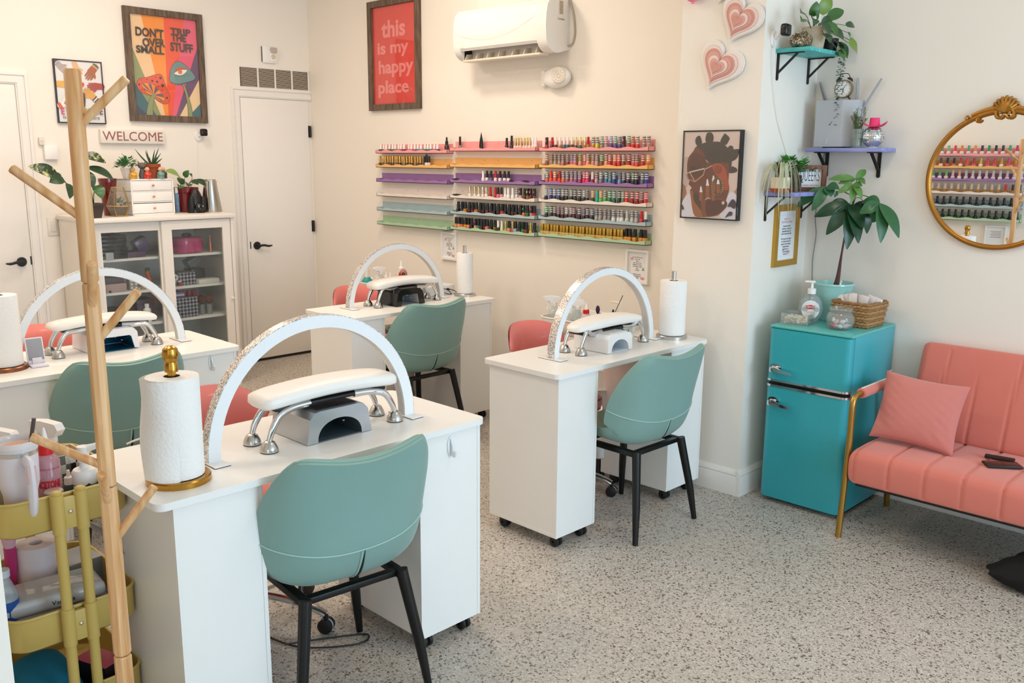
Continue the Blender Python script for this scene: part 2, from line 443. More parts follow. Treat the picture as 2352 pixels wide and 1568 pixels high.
desk('white manicure desk on the left, in front of the glass-door cabinet', -4.235, -3.70, .87, 1.987, (.93, 1.203), (1.70, 1.967), (1.845, .70))

def arch_lamp(label, xc, y0, y1, w, th, apex):
    yc = (y0+y1)/2; R = (y1-y0)/2; st = (apex-TOP)-R
    t = thing('arch_desk_lamp', label, 'lamp', (xc, yc, TOP), 0, 'glitter arch lamps')
    N = 44
    def ring(r, k):
        a = pi*k/N
        return (-r*cos(a), st+r*sin(a)) if True else None
    out = [(-R, .004)]+[ring(R, k) for k in range(N+1)]+[(R, .004)]
    inn = [(-(R-th), .004)]+[ring(R-th, k) for k in range(N+1)]+[(R-th, .004)]
    def strip(A, B, xa, xb):
        m = MB(); n = len(A)
        vs = [(xa, p[0], p[1]) for p in A]+[(xb, p[0], p[1]) for p in A]+[(xb, p[0], p[1]) for p in B]+[(xa, p[0], p[1]) for p in B]
        fs = []
        for k in range(4):
            for i in range(n-1): fs.append((k*n+i, k*n+i+1, ((k+1) % 4)*n+i+1, ((k+1) % 4)*n+i))
        fs += [(0, n, 2*n, 3*n), (n-1, 4*n-1, 3*n-1, 2*n-1)]
        return m.add(vs, fs)
    sc = lambda L, r: [(p[0]*(R+r)/R, (p[1]-st)*(R+r)/R+st if p[1] > st else p[1]) for p in L]
    obj('arch_frame', strip(out, inn, -w/2, w/2), mat('eef1f4', .3), t, angle=30)
    obj('glitter_band', strip(sc(out, .0022), sc(out, .0001), -w/2+.002, w/2-.001), GLITTER, t, angle=30)
    obj('light_strip', strip(sc(inn, -.0001), sc(inn, -.0014), -w/2+.005, w/2-.006), mat('cfcac4', .5), t, angle=30)
    for s in (-1, 1):
        b = MB(); y = s*(R-th/2); b.rbox(-.065, y-.024, .0016, .062, y+.024, .0052, .001); b.box(-.065, y-.024, 0, .062, y+.024, .0016, 1)
        obj('base_plate', b, [mat('f0efee', .3), GREY_RUB], t)
    return t
arch_lamp('glitter arch lamp standing over the silver nail dryer', -2.297, 1.108, 1.838, .036, .037, 1.136)
arch_lamp('glitter arch lamp over the plain white nail dryer', -2.533, 2.797, 3.506, .042, .030, 1.124)
arch_lamp('glitter arch lamp over the black nail dryer', -4.212, 2.93, 3.636, .040, .030, 1.105)
arch_lamp('glitter arch lamp over the white nail dryer with blue inside', -4.02, 1.13, 1.868, .034, .032, 1.121)

def arm_rest(label, xc, y0, y1, ztop, wid, oval=False, thick=.048):
    yc = (y0+y1)/2; L = (y1-y0)/2
    t = thing('hand_rest', label, 'hand rest', (xc, yc, TOP), 0, 'white padded hand rests')
    zt = ztop-TOP; hw = wid/2; pl = L+.012
    def pad(a, b):   # a along length -1..1 , b around section
        q = -1+2*a
        e = max(0.0, 1-abs(q)**(2.6 if oval else 9))**(0.5 if oval else .35)
        ww = hw*(.30+.70*e) if oval else hw*(.55+.45*e)
        th = thick*(.25+.75*e**.8)/2
        ang = 2*pi*b; ex = .62
        cs, sn = cos(ang), sin(ang)
        x = ww*(abs(cs)**ex)*(1 if cs > 0 else -1); z = th*(abs(sn)**ex)*(1 if sn > 0 else -1)
        return (x, q*pl, zt-thick/2+z-.016*q*q)
    m = MB(); nu, nv = 37, 33
    m.grid(pad, nu, nv)
    for i in (0, nu-1): m.f.append(tuple(i*nv+j for j in range(nv-1))); m.m.append(0)
    obj('pad', m, mat('f5f1ec', .42, bump=.03, bscale=250), t, angle=60)
    pb = MB(); pb.rbox(-hw*.62, -L*.86, zt-thick-.020, hw*.62, L*.86, zt-thick-.008, .003); obj('pad_board', pb, BLACK, t)
    for sy in (-1, 1):
        for sx in (-1, 1):
            g = MB(); X = sx*.049; Y = sy*(L-.002)
            pts = bez([(X, Y, .028), (X, Y-sy*.012, .062), (X*.95, Y-sy*.04, .10), (X*.8, Y-sy*.085, zt-thick-.018), (X*.75, Y-sy*.15, zt-thick-.014)], 7)
            g.tube(pts, [.0085+.0025*min(1, k/10) for k in range(len(pts))], 12, flat=.8)
            lg = obj('leg', g, CHROME, t)
            f = MB(); f.lathe([(0, .003), (.0265, .003), (.0265, .008), (.024, .016), (.0165, .030), (.011, .034), (0, .034)], 24, c=(X, Y, 0)); f.lathe([(0, 0), (.0262, 0), (.0266, .003), (0, .003)], 24, 1, c=(X, Y, 0))
            obj('foot', f, [STEEL, GREY_RUB], lg)
    return t
arm_rest('white padded hand rest standing over the silver nail dryer', -2.317, 1.288, 1.752, .936, .14)
arm_rest('white oval padded hand rest over the plain white nail dryer', -2.550, 2.958, 3.412, .905, .135, True)
arm_rest('white padded hand rest standing over the black nail dryer', -4.183, 3.085, 3.530, .915, .135)
arm_rest('white padded hand rest over the nail dryer with blue inside', -4.046, 1.300, 1.732, .915, .14, thick=.036)

def nail_dryer(label, xf, yc, w, d, h, body, lid, inside, topw=.8, arch=.62, style='arch'):
    """curing lamp with an arched hand opening on its +X side"""
    t = thing('nail_dryer', label, 'nail lamp', (xf, yc, TOP), 0, 'nail curing lamps on the desks')
    hw = w/2; tw = hw*topw; aw = hw*arch; ah = h*.66
    if style == 'arch': op = [(-aw, .002)]+[(-aw*cos(pi*k/16)**1, .002+ah*sin(pi*k/16)**.8) for k in range(1, 16)]+[(aw, .002)]
    else: op = [(-aw, .006), (-aw*.86, ah*.92), (-aw*.76, ah), (aw*.76, ah), (aw*.86, ah*.92), (aw, .006)]
    ch = min(.022, h*.22)
    outl = [(-hw, .002), (-tw-(hw-tw)*.25, h-ch), (-tw+ch*.6, h-.003), (-tw+ch*1.5, h), (tw-ch*1.5, h), (tw-ch*.6, h-.003), (tw+(hw-tw)*.25, h-ch), (hw, .002)]
    Mx = Matrix(((0, 0, 1, 0), (1, 0, 0, 0), (0, 1, 0, 0), (0, 0, 0, 1)))
    m = MB(); n = len(outl); k = len(op)
    poly = outl+op[::-1]
    m.prism(poly, -d*.78, 0, M=Mx)
    m.prism(outl, -d, -d*.78, M=Mx)
    obj('body', m, body, t, angle=30)
    l = MB(); l.prism([(-tw+ch*1.4, h+.0006), (tw-ch*1.4, h+.0006), (tw-ch*1.4, h+.003), (-tw+ch*1.4, h+.003)], -d*.94, -.012, M=Mx)
    obj('lid', l, lid, t)
    i = MB()
    ii = [(p[0]*.985, max(.002, p[1]*.985)) for p in op]
    vs = [(-.004, p[0], p[1]) for p in ii]+[(-d*.77, p[0], p[1]) for p in ii]; q = len(ii)
    i.add(vs, [(a, a+1, q+a+1, q+a) for a in range(q-1)]+[tuple(range(q, 2*q))]); i.box(-d*.77, -aw*.98, .001, -.004, aw*.98, .004)
    ob = obj('lining', i, inside, t)
    led = MB()
    for a in range(6): led.sph((-d*.35+.02*(a % 2), -aw*.6+a*aw*.24, ah*.86*(1-.5*((a-2.5)/3)**2)), (.004, .004, .0025), 8, 6)
    obj('bulb', led, mat('dfe6f5', .2), t)
    return t
nail_dryer('silver nail dryer with black top on the nearest desk', -2.235, 1.515, .235, .205, .098, mat('b9bec4', .3, .75), mat('23262b', .22), mat('5a6a72', .2, .3), .86, .68)
nail_dryer('plain white nail dryer on the desk by the column', -2.43, 3.145, .175, .20, .082, mat('f3f1f1', .3), mat('e9e7e6', .3), mat('dfe9f2', .3), .97, .70)
nail_dryer('black nail dryer with angular window on the back desk', -4.078, 3.28, .215, .19, .098, BLACKGLOSS, mat('5b554e', .3), mat('b9bcc2', .25), .80, .62, 'win')
nail_dryer('white nail dryer with blue inside on the left desk', -3.968, 1.53, .215, .21, .098, mat('efedf0', .3), mat('d9d9dc', .3), mat('0f5f80', .12, .3), .93, .80, 'win')

def towel_bump():
    m = bpy.data.materials.new('quilted_paper'); m.use_nodes = True; nt = m.node_tree; b = nt.nodes['Principled BSDF']
    b.inputs['Base Color'].default_value = lin('f6f4f1'); b.inputs['Roughness'].default_value = .95
    tc = nt.nodes.new('ShaderNodeTexCoord'); v = nt.nodes.new('ShaderNodeTexVoronoi'); v.inputs['Scale'].default_value = 110
    nt.links.new(tc.outputs['Object'], v.inputs['Vector'])
    bp = nt.nodes.new('ShaderNodeBump'); bp.inputs['Strength'].default_value = .35; bp.inputs['Distance'].default_value = .003
    nt.links.new(v.outputs['Distance'], bp.inputs['Height']); nt.links.new(bp.outputs['Normal'], b.inputs['Normal'])
    return m
TOWEL = towel_bump()
def towel(where, x, y, r, metal, metname, zroll, ball=False, flap=False, base_r=.085, dark=False):
    t = thing('paper_towel_holder', f'{metname} paper towel holder {where}', 'towel holder', (x, y, TOP), 0)
    m = MB(); m.lathe([(0, 0), (base_r, 0), (base_r, .014), (base_r-.003, .017), (0, .018)], 40); obj('base', m, metal, t)
    p = MB(); p.cyl((0, 0, .017), (0, 0, zroll+.045 if not ball else zroll+.02), .011, n=16)
    obj('pole', p, metal, t)
    if ball:
        k = MB(); k.lathe([(.0, zroll+.012), (.017, zroll+.012), (.0175, zroll+.03), (.0145, zroll+.036), (.0145, zroll+.04), (.019, zroll+.046), (.0215, zroll+.058), (.0185, zroll+.072), (.010, zroll+.079), (0, zroll+.08)], 24); obj('knob', k, metal, t)
    q = thing('paper_towel_roll', f'white paper towel roll on the {metname} holder {where}', 'paper towel', (x, y, TOP+.019), 0)
    m = MB(); hh = zroll-.019
    m.lathe([(.021, 0), (r, 0), (r+.001, .004), (r+.0012, hh-.004), (r, hh), (.021, hh), (.021, 0)], 48, cap=False); obj('roll', m, TOWEL, q, angle=50)
    c = MB(); c.lathe([(.0195, .001), (.021, .001), (.021, hh-.0005), (.0195, hh-.0005), (.0195, .001)], 24, cap=False); obj('core', c, mat('6b5138', .8), q)
    if flap:
        f = MB()
        def fl(a, b):
            # sheet leaving the roll tangentially, its lower end curling
            ang = radians(-20)-a*radians(150)
            rr = r+.002+.012*a+.014*max(0, a-.45)*1.6
            wob = .006*sin(b*7+a*5)*a
            z = hh*(1-b)-.004*sin(a*9)*b - .012*b*a*(1 if b > .9 else 0) - .006*a
            rr += .010*b*a
            return ((rr+wob)*cos(ang), (rr+wob)*sin(ang), z)
        f.grid(fl, 30, 16); obj('loose_sheet', f, TOWEL, q, angle=80)
    return t
towel('on the nearest desk', -2.225, .995, .066, mat('b98a3c', .22, 1.0, var=.08), 'gold', .285, True, True, .083)
towel('on the desk by the column', -2.462, 3.585, .062, STEEL, 'steel', .278, base_r=.075)
towel('on the desk by the back wall', -4.143, 3.765, .050, STEEL, 'steel', .268, base_r=.068)
towel('at the left end of the left desk', -3.93, 1.075, .068, mat('8a5a40', .3, 1.0), 'copper', .30, base_r=.085)

m = thing('phone_stand', 'lilac folding phone stand holding nothing, by the left towel roll', 'phone stand', (-3.905, 1.19, TOP), radians(-4))
b = MB(); b.rbox(-.05, -.032, 0, .045, .032, .008, .003); obj('base', b, mat('dfdcea', .4), m)
b = MB(); b.rbox(-.004, -.034, 0, .004, .034, .105, .003, M=Matrix.Translation((-.01, 0, .01)) @ Matrix.Rotation(radians(-16), 4, 'Y'))
b.rbox(-.005, -.018, -.01, .006, .018, .02, .002, M=Matrix.Translation((-.005, 0, .012)))
obj('cradle', b, mat('e6e5ee', .4), m)
b = MB(); b.rbox(.0041, -.029, .012, .0055, .029, .100, .0005, M=Matrix.Translation((-.01, 0, .01)) @ Matrix.Rotation(radians(-16), 4, 'Y')); obj('pad', b, mat('9a9ca6', .6), m)

# ------------------------------------------------------------------ green client chairs
SAGE = mat('7fa49d', .48, var=.03, bump=.05, bscale=320, sheen=.15)
SAGE_WARM_LIT = mat('7f9a88', .5, var=.03, bump=.05, bscale=320)  # same upholstery, with the warm room light put into its colour
ROWS = [(-.245, .430, .190, .002), (-.225, .446, .210, .010), (-.12, .440, .226, .03), (.0, .428, .238, .05), (.085, .424, .250, .075),
        (.142, .440, .262, .10), (.176, .505, .270, .115), (.190, .59, .274, .105), (.207, .68, .264, .075), (.228, .76, .236, .045), (.240, .797, .205, .03)]
def cr(vals, t):
    n = len(vals)-1; f = min(max(t, 0), 1)*n; i = min(int(f), n-1); q = f-i
    a, b, c, d = vals[max(i-1, 0)], vals[i], vals[i+1], vals[min(i+2, n)]
    return 0.5*(2*b+(c-a)*q+(2*a-5*b+4*c-d)*q*q+(3*b-a-3*c+d)*q**3)
RX, RZ, RW, RC = [[r[k] for r in ROWS] for k in range(4)]
def chair_pt(u, v, off=0.0):
    x, z, w, c = cr(RX, v), cr(RZ, v), cr(RW, v), cr(RC, v)
    e = 0.004
    tx, tz = cr(RX, v+e)-cr(RX, v-e), cr(RZ, v+e)-cr(RZ, v-e)
    L = sqrt(tx*tx+tz*tz) or 1; nx, nz = -tz/L, tx/L        # inward normal (up for seat, forward for back)
    au = abs(u)
    curl = c*au**3.4
    y = u*w*(1-.03*au**6)
    top = max(0, (v-.72)/.28)
    z += top*(.036*au**1.7-.030*au**7)
    x += top*.0
    if off:                                                 # offset the outer skin along the true normal (approx)
        s = -off*(1-.75*au**10)
        k = 3.4*c*au**2.4/max(w, .1)*(1 if u > 0 else -1)
        m2 = sqrt(1+k*k)
        return (x+nx*(curl+s/m2), y-s*k/m2, z+nz*(curl+s/m2))
    return (x+nx*curl, y, z+nz*curl)
def make_chair(label):
    t = thing('client_chair', label, 'chair', (0, 0, 0), 0, 'green client chairs')
    nu, nv = 25, 44
    th = .030
    inner = MB(); inner.grid(lambda a, b: chair_pt(-1+2*a, b), nu, nv)
    obj('inner_cushion', inner, SAGE_WARM_LIT, t, angle=80)
    outer = MB(); outer.grid(lambda a, b: chair_pt(-1+2*a, b, th), nu, nv)
    # closing rim between both skins
    per = [(-1, b/(nv-1)) for b in range(nv)]+[(-1+2*a/(nu-1), 1) for a in range(1, nu)]+[(1, 1-b/(nv-1)) for b in range(1, nv)]+[(1-2*a/(nu-1), 0) for a in range(1, nu-1)]
    n = len(per)
    outer.add([chair_pt(u, v) for u, v in per]+[chair_pt(u, v, th) for u, v in per], [(i, (i+1) % n, n+(i+1) % n, n+i) for i in range(n)])
    sh = obj('shell', outer, SAGE, t, angle=80)
    pip = MB(); pip.tube([chair_pt(u, v, th*.45) for u, v in per], .0042, 7, closed=True)
    obj('piping', pip, mat('84a89c', .5), t, angle=80)
    seam = MB(); seam.tube([chair_pt(-1+2*k/30, .66-.055*(1-(-1+2*k/30)**2)+.01, th+.0012) for k in range(31)], .0022, 6)
    obj('stitching', seam, mat('a9c6bd', .6), sh, angle=80)
    sl = MB(); sl.tube([chair_pt(.03, .35+.262*k/12, th+.0005) for k in range(13)], [.001+.0042*sin(pi*k/12) for k in range(13)], 6); obj('slit', sl, mat('16282b', .8), sh)
    sl = MB(); sl.tube([chair_pt(-.005, .35+.262*k/12, th+.0012) for k in range(13)], .0032, 6); obj('slit_piping', sl, mat('a3c2b8', .5), sh)
    fr = MB()
    for s in (-1, 1): fr.rbox(-.17, s*.155-.014, .362, .165, s*.155+.014, .385, .003); fr.rbox(s*.14-.014, -.16, .364, s*.14+.014, .16, .384, .003)
    fr.lathe([(0, .375), (.05, .375), (.05, .398), (0, .398)], 16)
    obj('underframe', fr, BLACKMETAL, t)
    for sx in (-1, 1):
        for sy in (-1, 1):
            g = MB(); g.tube([(sx*.212, sy*.215, 0), (sx*.195, sy*.195, .15), (sx*.158, sy*.158, .385)], [.0115, .0165, .019], 14)
            obj('leg', g, BLACKMETAL, t)
    return t
ch = make_chair('green client chair nearest the camera, at the desk with the gold towel holder')
ch.location = (-2.185, 1.425, 0); ch.rotation_euler = (0, 0, radians(-6))
for lab, x, y, r in (('green client chair at the right desk by the column', -2.342, 3.125, -1), ('green client chair at the back desk under the racks', -4.03, 3.255, 0), ('green client chair at the left desk, behind the coat rack', -3.79, 1.43, -3)):
    c = copy_tree(ch); c.location = (x, y, 0); c.rotation_euler = (0, 0, radians(r)); c['label'] = lab

# ------------------------------------------------------------------ pink technician stools
PINK = mat('ec827c', .38, var=.03, coat=.15)
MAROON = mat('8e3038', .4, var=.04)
def make_stool(label):
    t = thing('technician_stool', label, 'stool', (0, 0, 0), 0, 'pink rolling stools behind the desks')
    s = MB()
    def seat(a, b):
        ang = 2*pi*a; r = [0, .12, .17, .19, .195, .185, .15, 0][min(7, int(b*7.001))]; z = [.06, .062, .05, .03, .0, -.03, -.04, -.04][min(7, int(b*7.001))]
        x, y = r*cos(ang), r*sin(ang)*1.08
        return (x, y, .46+z-.9*y*y*(1 if z > -.03 else .6)+.25*max(0, -x)**2)
    s.grid(seat, 33, 8); obj('saddle_seat', s, [PINK], t, angle=70)
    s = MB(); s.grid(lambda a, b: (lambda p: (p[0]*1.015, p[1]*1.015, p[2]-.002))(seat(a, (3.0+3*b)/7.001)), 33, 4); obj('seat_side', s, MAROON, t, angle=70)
    b = MB()
    def back(a, c):
        q = -1+2*a; h = .105*(1-abs(q)**3.2)**.45
        z = .705+(-1+2*c)*h
        return (-.255+.115*q*q-.03*(c-.5), q*.20, z)
    b.grid(back, 25, 11)
    o2 = len(b.v)
    b.grid(lambda a, c: (lambda p: (p[0]+.036*(1-abs(-1+2*a)**4)*(1-abs(-1+2*c)**3), p[1]*.985, p[2]))(back(a, c)), 25, 11)
    bo = obj('backrest', b, PINK, t, angle=80)
    b = MB(); b.grid(lambda a, c: (lambda p: (p[0]-.006-.004*(1-abs(-1+2*a)**4), p[1]*1.012, p[2]))(back(a, c)), 25, 11); obj('back_shell', b, mat('efe6e2', .35), bo, angle=80)
    c = MB(); c.tube(bez([(-.10, 0, .425), (-.22, 0, .43), (-.275, 0, .52), (-.275, 0, .66)], 6), .012, 10); obj('back_bracket', c, CHROME, t)
    c = MB(); c.cyl((0, 0, .11), (0, 0, .30), .026, n=18); c.cyl((0, 0, .30), (0, 0, .43), .014, n=14); c.box(-.07, -.07, .415, .07, .07, .428); obj('gas_column', c, mat('55565a', .3, .8), t)
    hub = MB(); hub.lathe([(0, .085), (.04, .085), (.036, .135), (.028, .15), (0, .15)], 20); obj('hub', hub, CHROME, t)
    for k in range(5):
        a = 2*pi*k/5+.45; ca, sa = cos(a), sin(a)
        g = MB(); g.tube(bez([(.02*ca, .02*sa, .118), (.13*ca, .13*sa, .108), (.225*ca, .225*sa, .082), (.262*ca, .262*sa, .066)], 5), [.019]*6+[.017]*5+[.0165]*5, 12, flat=.75); lg = obj('leg', g, CHROME, t)
        w = MB()
        for q in (-1, 1):
            Mw = Matrix.Translation((.262*ca-.012*sa*0+q*.012*(-sa), .262*sa+q*.012*ca, .026)) @ Matrix.Rotation(a, 4, 'Z') @ Matrix.Rotation(pi/2, 4, 'X')
            w.lathe([(0, -.009), (.020, -.009), (.026, -.006), (.026, .006), (.020, .009), (0, .009)], 18, 0, Mw)
            w.lathe([(.0195, q*.0088), (.0235, q*.0092), (.0245, q*.0075)], 18, 1, Mw, cap=False)
        w.cyl((.262*ca, .262*sa, .04), (.262*ca, .262*sa, .064), .008, n=8)
        obj('caster', w, [BLACK, mat('c8d4e6', .3)], lg)
    return t
st = make_stool('pink rolling stool behind the nearest desk')
st.location = (-2.665, 1.43, 0); st.rotation_euler = (0, 0, radians(8))
for lab, x, y, r in (('pink rolling stool behind the right desk', -2.80, 3.17, 0), ('pink rolling stool behind the back desk', -4.45, 3.30, 4), ('pink rolling stool behind the left desk', -4.33, 1.38, 0)):
    c = copy_tree(st); c.location = (x, y, 0); c.rotation_euler = (0, 0, radians(r)); c['label'] = lab
# ------------------------------------------------------------------ pictures and fittings on the walls
import numpy as np
def homog(px, w, h):
    """plane coordinates (x right, y up, centred) of a drawing measured between four corner points TL TR BR BL"""
    dst = [(-w/2, h/2), (w/2, h/2), (w/2, -h/2), (-w/2, -h/2)]
    A = []; b = []
    for (x, y), (X, Y) in zip(px, dst):
        A.append([x, y, 1, 0, 0, 0, -X*x, -X*y]); b.append(X)
        A.append([0, 0, 0, x, y, 1, -Y*x, -Y*y]); b.append(Y)
    q = np.linalg.solve(np.array(A, float), np.array(b, float))
    def f(x, y):
        d = q[6]*x+q[7]*y+1
        return (float((q[0]*x+q[1]*y+q[2])/d), float((q[3]*x+q[4]*y+q[5])/d))
    return f
def smooth(pts, n=5):
    P = [Vector((p[0], p[1], 0)) for p in pts]; N = len(P); o = []
    for i in range(N):
        a, b, c, d = P[i-1], P[i], P[(i+1) % N], P[(i+2) % N]
        for k in range(n):
            t = k/n; v = 0.5*((2*b)+(c-a)*t+(2*a-5*b+4*c-d)*t*t+(3*b-a-3*c+d)*t**3); o.append((v.x, v.y))
    return o
def frame_mb(w, h, bw, d, back=0.0):
    m = MB(); x, y = w/2, h/2
    o = [(-x, -y), (x, -y), (x, y), (-x, y)]; i = [(-x+bw, -y+bw), (x-bw, -y+bw), (x-bw, y-bw), (-x+bw, y-bw)]
    for k in range(4):
        a, b = o[k], o[(k+1) % 4]; c, e = i[(k+1) % 4], i[k]
        m.prism([a, b, c, e], back, d)
    return m
class Art:
    """layers of flat shapes on a sheet, each a hair above the last"""
    def __init__(s, z): s.m = MB(); s.mats = []; s.z = z
    def mi(s, h, rough=.6):
        k = mat(h, rough, var=.02)
        if k not in s.mats: s.mats.append(k)
        return s.mats.index(k)
    def poly(s, pts, h):
        s.z += .00012; s.m.poly(pts, s.z, s.mi(h))
        return s
    def text(s, t, x, y, size, h, M=None, fit=None, **k):
        s.z += .00012; tm = text_mb(t, size, **k)
        if fit:                                    # stretch the word to a width and height
            X = [v[0] for v in tm.v]; Yv = [v[1] for v in tm.v]; x0, x1, y0, y1 = min(X), max(X), min(Yv), max(Yv)
            tm.v = [((v[0]-(x0+x1)/2)*fit[0]/(x1-x0), (v[1]-(y0+y1)/2)*fit[1]/(y1-y0), 0) for v in tm.v]
        s.m.join(tm, T(x, y, s.z, M or 0), s.mi(h)); return s
    def line(s, pts, w, h):
        s.z += .00012
        for a, b in zip(pts, pts[1:]):
            d = Vector((b[0]-a[0], b[1]-a[1])); L = d.length
            if L < 1e-6: continue
            n = Vector((-d.y, d.x))/L*w/2; e = d/L*w*.3
            s.m.poly([(a[0]-n.x-e.x, a[1]-n.y-e.y), (b[0]-n.x+e.x, b[1]-n.y+e.y), (b[0]+n.x+e.x, b[1]+n.y+e.y), (a[0]+n.x-e.x, a[1]+n.y-e.y)], s.z, s.mi(h))
        return s
def picture(name, label, cat, face, c, w, h, bw, d, fm, art, glaze=True):
    t = thing(name, label, cat, c, face=face)
    obj('frame', frame_mb(w, h, bw, d), fm, t, flat=True)
    b = MB(); b.box(-w/2+bw*.5, -h/2+bw*.5, .0005, w/2-bw*.5, h/2-bw*.5, .005); obj('backing', b, mat('8a7a66', .8), t)
    obj('print', art.m, art.mats, t, flat=True)
    if glaze:
        g = MB(); g.box(-w/2+bw, -h/2+bw, art.z+.003, w/2-bw, h/2-bw, art.z+.0045); obj('glass', g, glass('ffffff', .985, .01), t)
    return t
def rectp(x0, y0, x1, y1): return [(x0, y0), (x1, y0), (x1, y1), (x0, y1)]
BROWNWOOD = wood('4e3f33', '7a6653', .6, (40, 4, 40))

# mushrooms poster
w, h, bw = .564, .755, .044
f = homog([(1018, 150), (1842, 235), (1888, 1405), (1092, 1395)], w-2*bw, h-2*bw)
A = Art(.007); iw, ih = w-2*bw, h-2*bw
U = lambda u, v: (-iw/2+u*iw, ih/2-v*ih)
A.poly([U(0, 0), U(1, 0), U(1, 1), U(0, 1)], 'f3cfa0')
for c, ps in (('f5cd9c', [(0, 0), (.176, 0), (.437, 1), (.374, 1), (0, .3)]), ('f9931f', [(.176, 0), (.51, 0), (.49, 1), (.437, 1)]), ('f4512a', [(.51, 0), (.815, 0), (.55, 1), (.49, 1)]),
              ('f0597a', [(.815, 0), (1, 0), (1, .28), (.607, 1), (.55, 1)]), ('6c4a70', [(1, .28), (1, .61), (.663, 1), (.607, 1)]), ('f5d3a4', [(1, .61), (1, .86), (.8, 1), (.663, 1)]),
              ('2a6a74', [(1, .86), (1, 1), (.8, 1)]), ('8f9a66', [(0, .3), (.374, 1), (.305, 1), (0, .66)]), ('2f6470', [(0, .66), (.305, 1), (.173, 1), (0, .885)]), ('2f3f60', [(0, .885), (.173, 1), (0, 1)])):
    A.poly([U(*p) for p in ps], c)
F = lambda L: [f(*p) for p in L]
INK = '3a231d'
def shape(pts, col, outline=True, n=5):
    P = smooth(F(pts), n)
    A.poly(P, col)
    if outline: A.line(P+[P[0]], .0022, INK)
shape([(1295, 1140), (1330, 1150), (1318, 1210), (1302, 1300), (1300, 1397), (1262, 1399), (1222, 1397), (1235, 1300), (1262, 1205)], '8f9a66')
shape([(1108, 1010), (1140, 955), (1230, 938), (1330, 905), (1390, 895), (1425, 920), (1445, 985), (1480, 1080), (1510, 1160), (1500, 1225), (1460, 1258), (1400, 1245), (1340, 1205), (1300, 1165), (1230, 1150), (1160, 1120), (1115, 1065)], 'e8502a')
shape([(1165, 1015), (1250, 1005), (1330, 1035), (1400, 1110), (1450, 1190), (1430, 1230), (1370, 1215), (1320, 1170), (1240, 1140), (1190, 1080)], 'f0952a')
ce = (1312, 1150)
for a, b in (((1165, 1015), (1195, 1012)), ((1245, 1010), (1285, 1020)), ((1335, 1045), (1375, 1085)), ((1412, 1130), (1440, 1180)), ((1440, 1225), (1400, 1222)), ((1200, 1090), (1185, 1065))):
    A.poly(F([ce, a, b]), '7a4f78')
A.poly(smooth(F([(1300, 1132), (1335, 1150), (1322, 1180), (1296, 1170)])), '8f9a66')
for x, y, r in ((1400, 942, 16), (1425, 1034, 20), (1358, 990, 14), (1297, 980, 13), (1135, 1028, 12), (1475, 1183, 12), (1340, 938, 6), (1232, 966, 6), (1162, 972, 6), (1372, 1046, 7), (1420, 1092, 7), (1165, 1088, 6), (1470, 1118, 6)):
    c = f(x, y); A.poly(ell(c[0], c[1], r*.00058, r*.00058, 14), '3d2a2a')
shape([(1675, 985), (1695, 1030), (1718, 1090), (1750, 1200), (1775, 1300), (1783, 1400), (1755, 1402), (1730, 1400), (1728, 1300), (1702, 1140), (1665, 1010)], '8f9a66')
shape([(1615, 735), (1680, 760), (1760, 830), (1820, 910), (1815, 950), (1760, 978), (1690, 995), (1620, 1010), (1550, 1000), (1512, 978), (1512, 920), (1530, 830), (1570, 760)], '6b9494')
A.poly(smooth(F([(1520, 985), (1570, 1003), (1650, 1004), (1740, 985), (1700, 1002), (1640, 1020), (1575, 1015)])), '3f6a74')
shape([(1585, 838), (1640, 808), (1700, 812), (1722, 830), (1650, 832), (1590, 858)], 'd9532c', False)
shape([(1563, 888), (1600, 855), (1645, 836), (1725, 838), (1700, 880), (1640, 908)], 'f7f1e6')
for r, c in ((.0165, 'd9602c'), (.0115, 'f0a050'), (.0065, 'd9602c'), (.003, '3a231d')):
    q = f(1640, 862); A.poly(ell(q[0], q[1], r, r, 16), c)
for k in range(9):
    a = f(1590+k*17, 905+6*sin(k*.4)+(-4*(k-4) if k > 4 else 0)); b = f(1575+k*22, 930-abs(k-4)*3); A.line([a, b], .0012, '34474a')
for s_, x, y, wd, hd, bo, rz in (("DON'T", 1272, 388, .198, .062, .0032, -.02), ('OVER', 1322, 512, .160, .058, .0034, .05), ('SMALL', 1276, 602, .198, .050, .0034, 0), ('TRIP', 1652, 376, .148, .046, .0030, 0), ('THE', 1628, 450, .110, .050, .0034, 0), ('STUFF', 1664, 568, .166, .062, .0034, -.02)):
    q = f(x, y); A.text(s_, q[0], q[1], .09, INK, rz, fit=(wd, hd), bold=bo)
picture('framed_poster', 'wood-framed striped poster of two mushrooms above the welcome sign', 'poster', '+X', (XA, 2.965, 2.2145), w, h, bw, .028, BROWNWOOD, A)

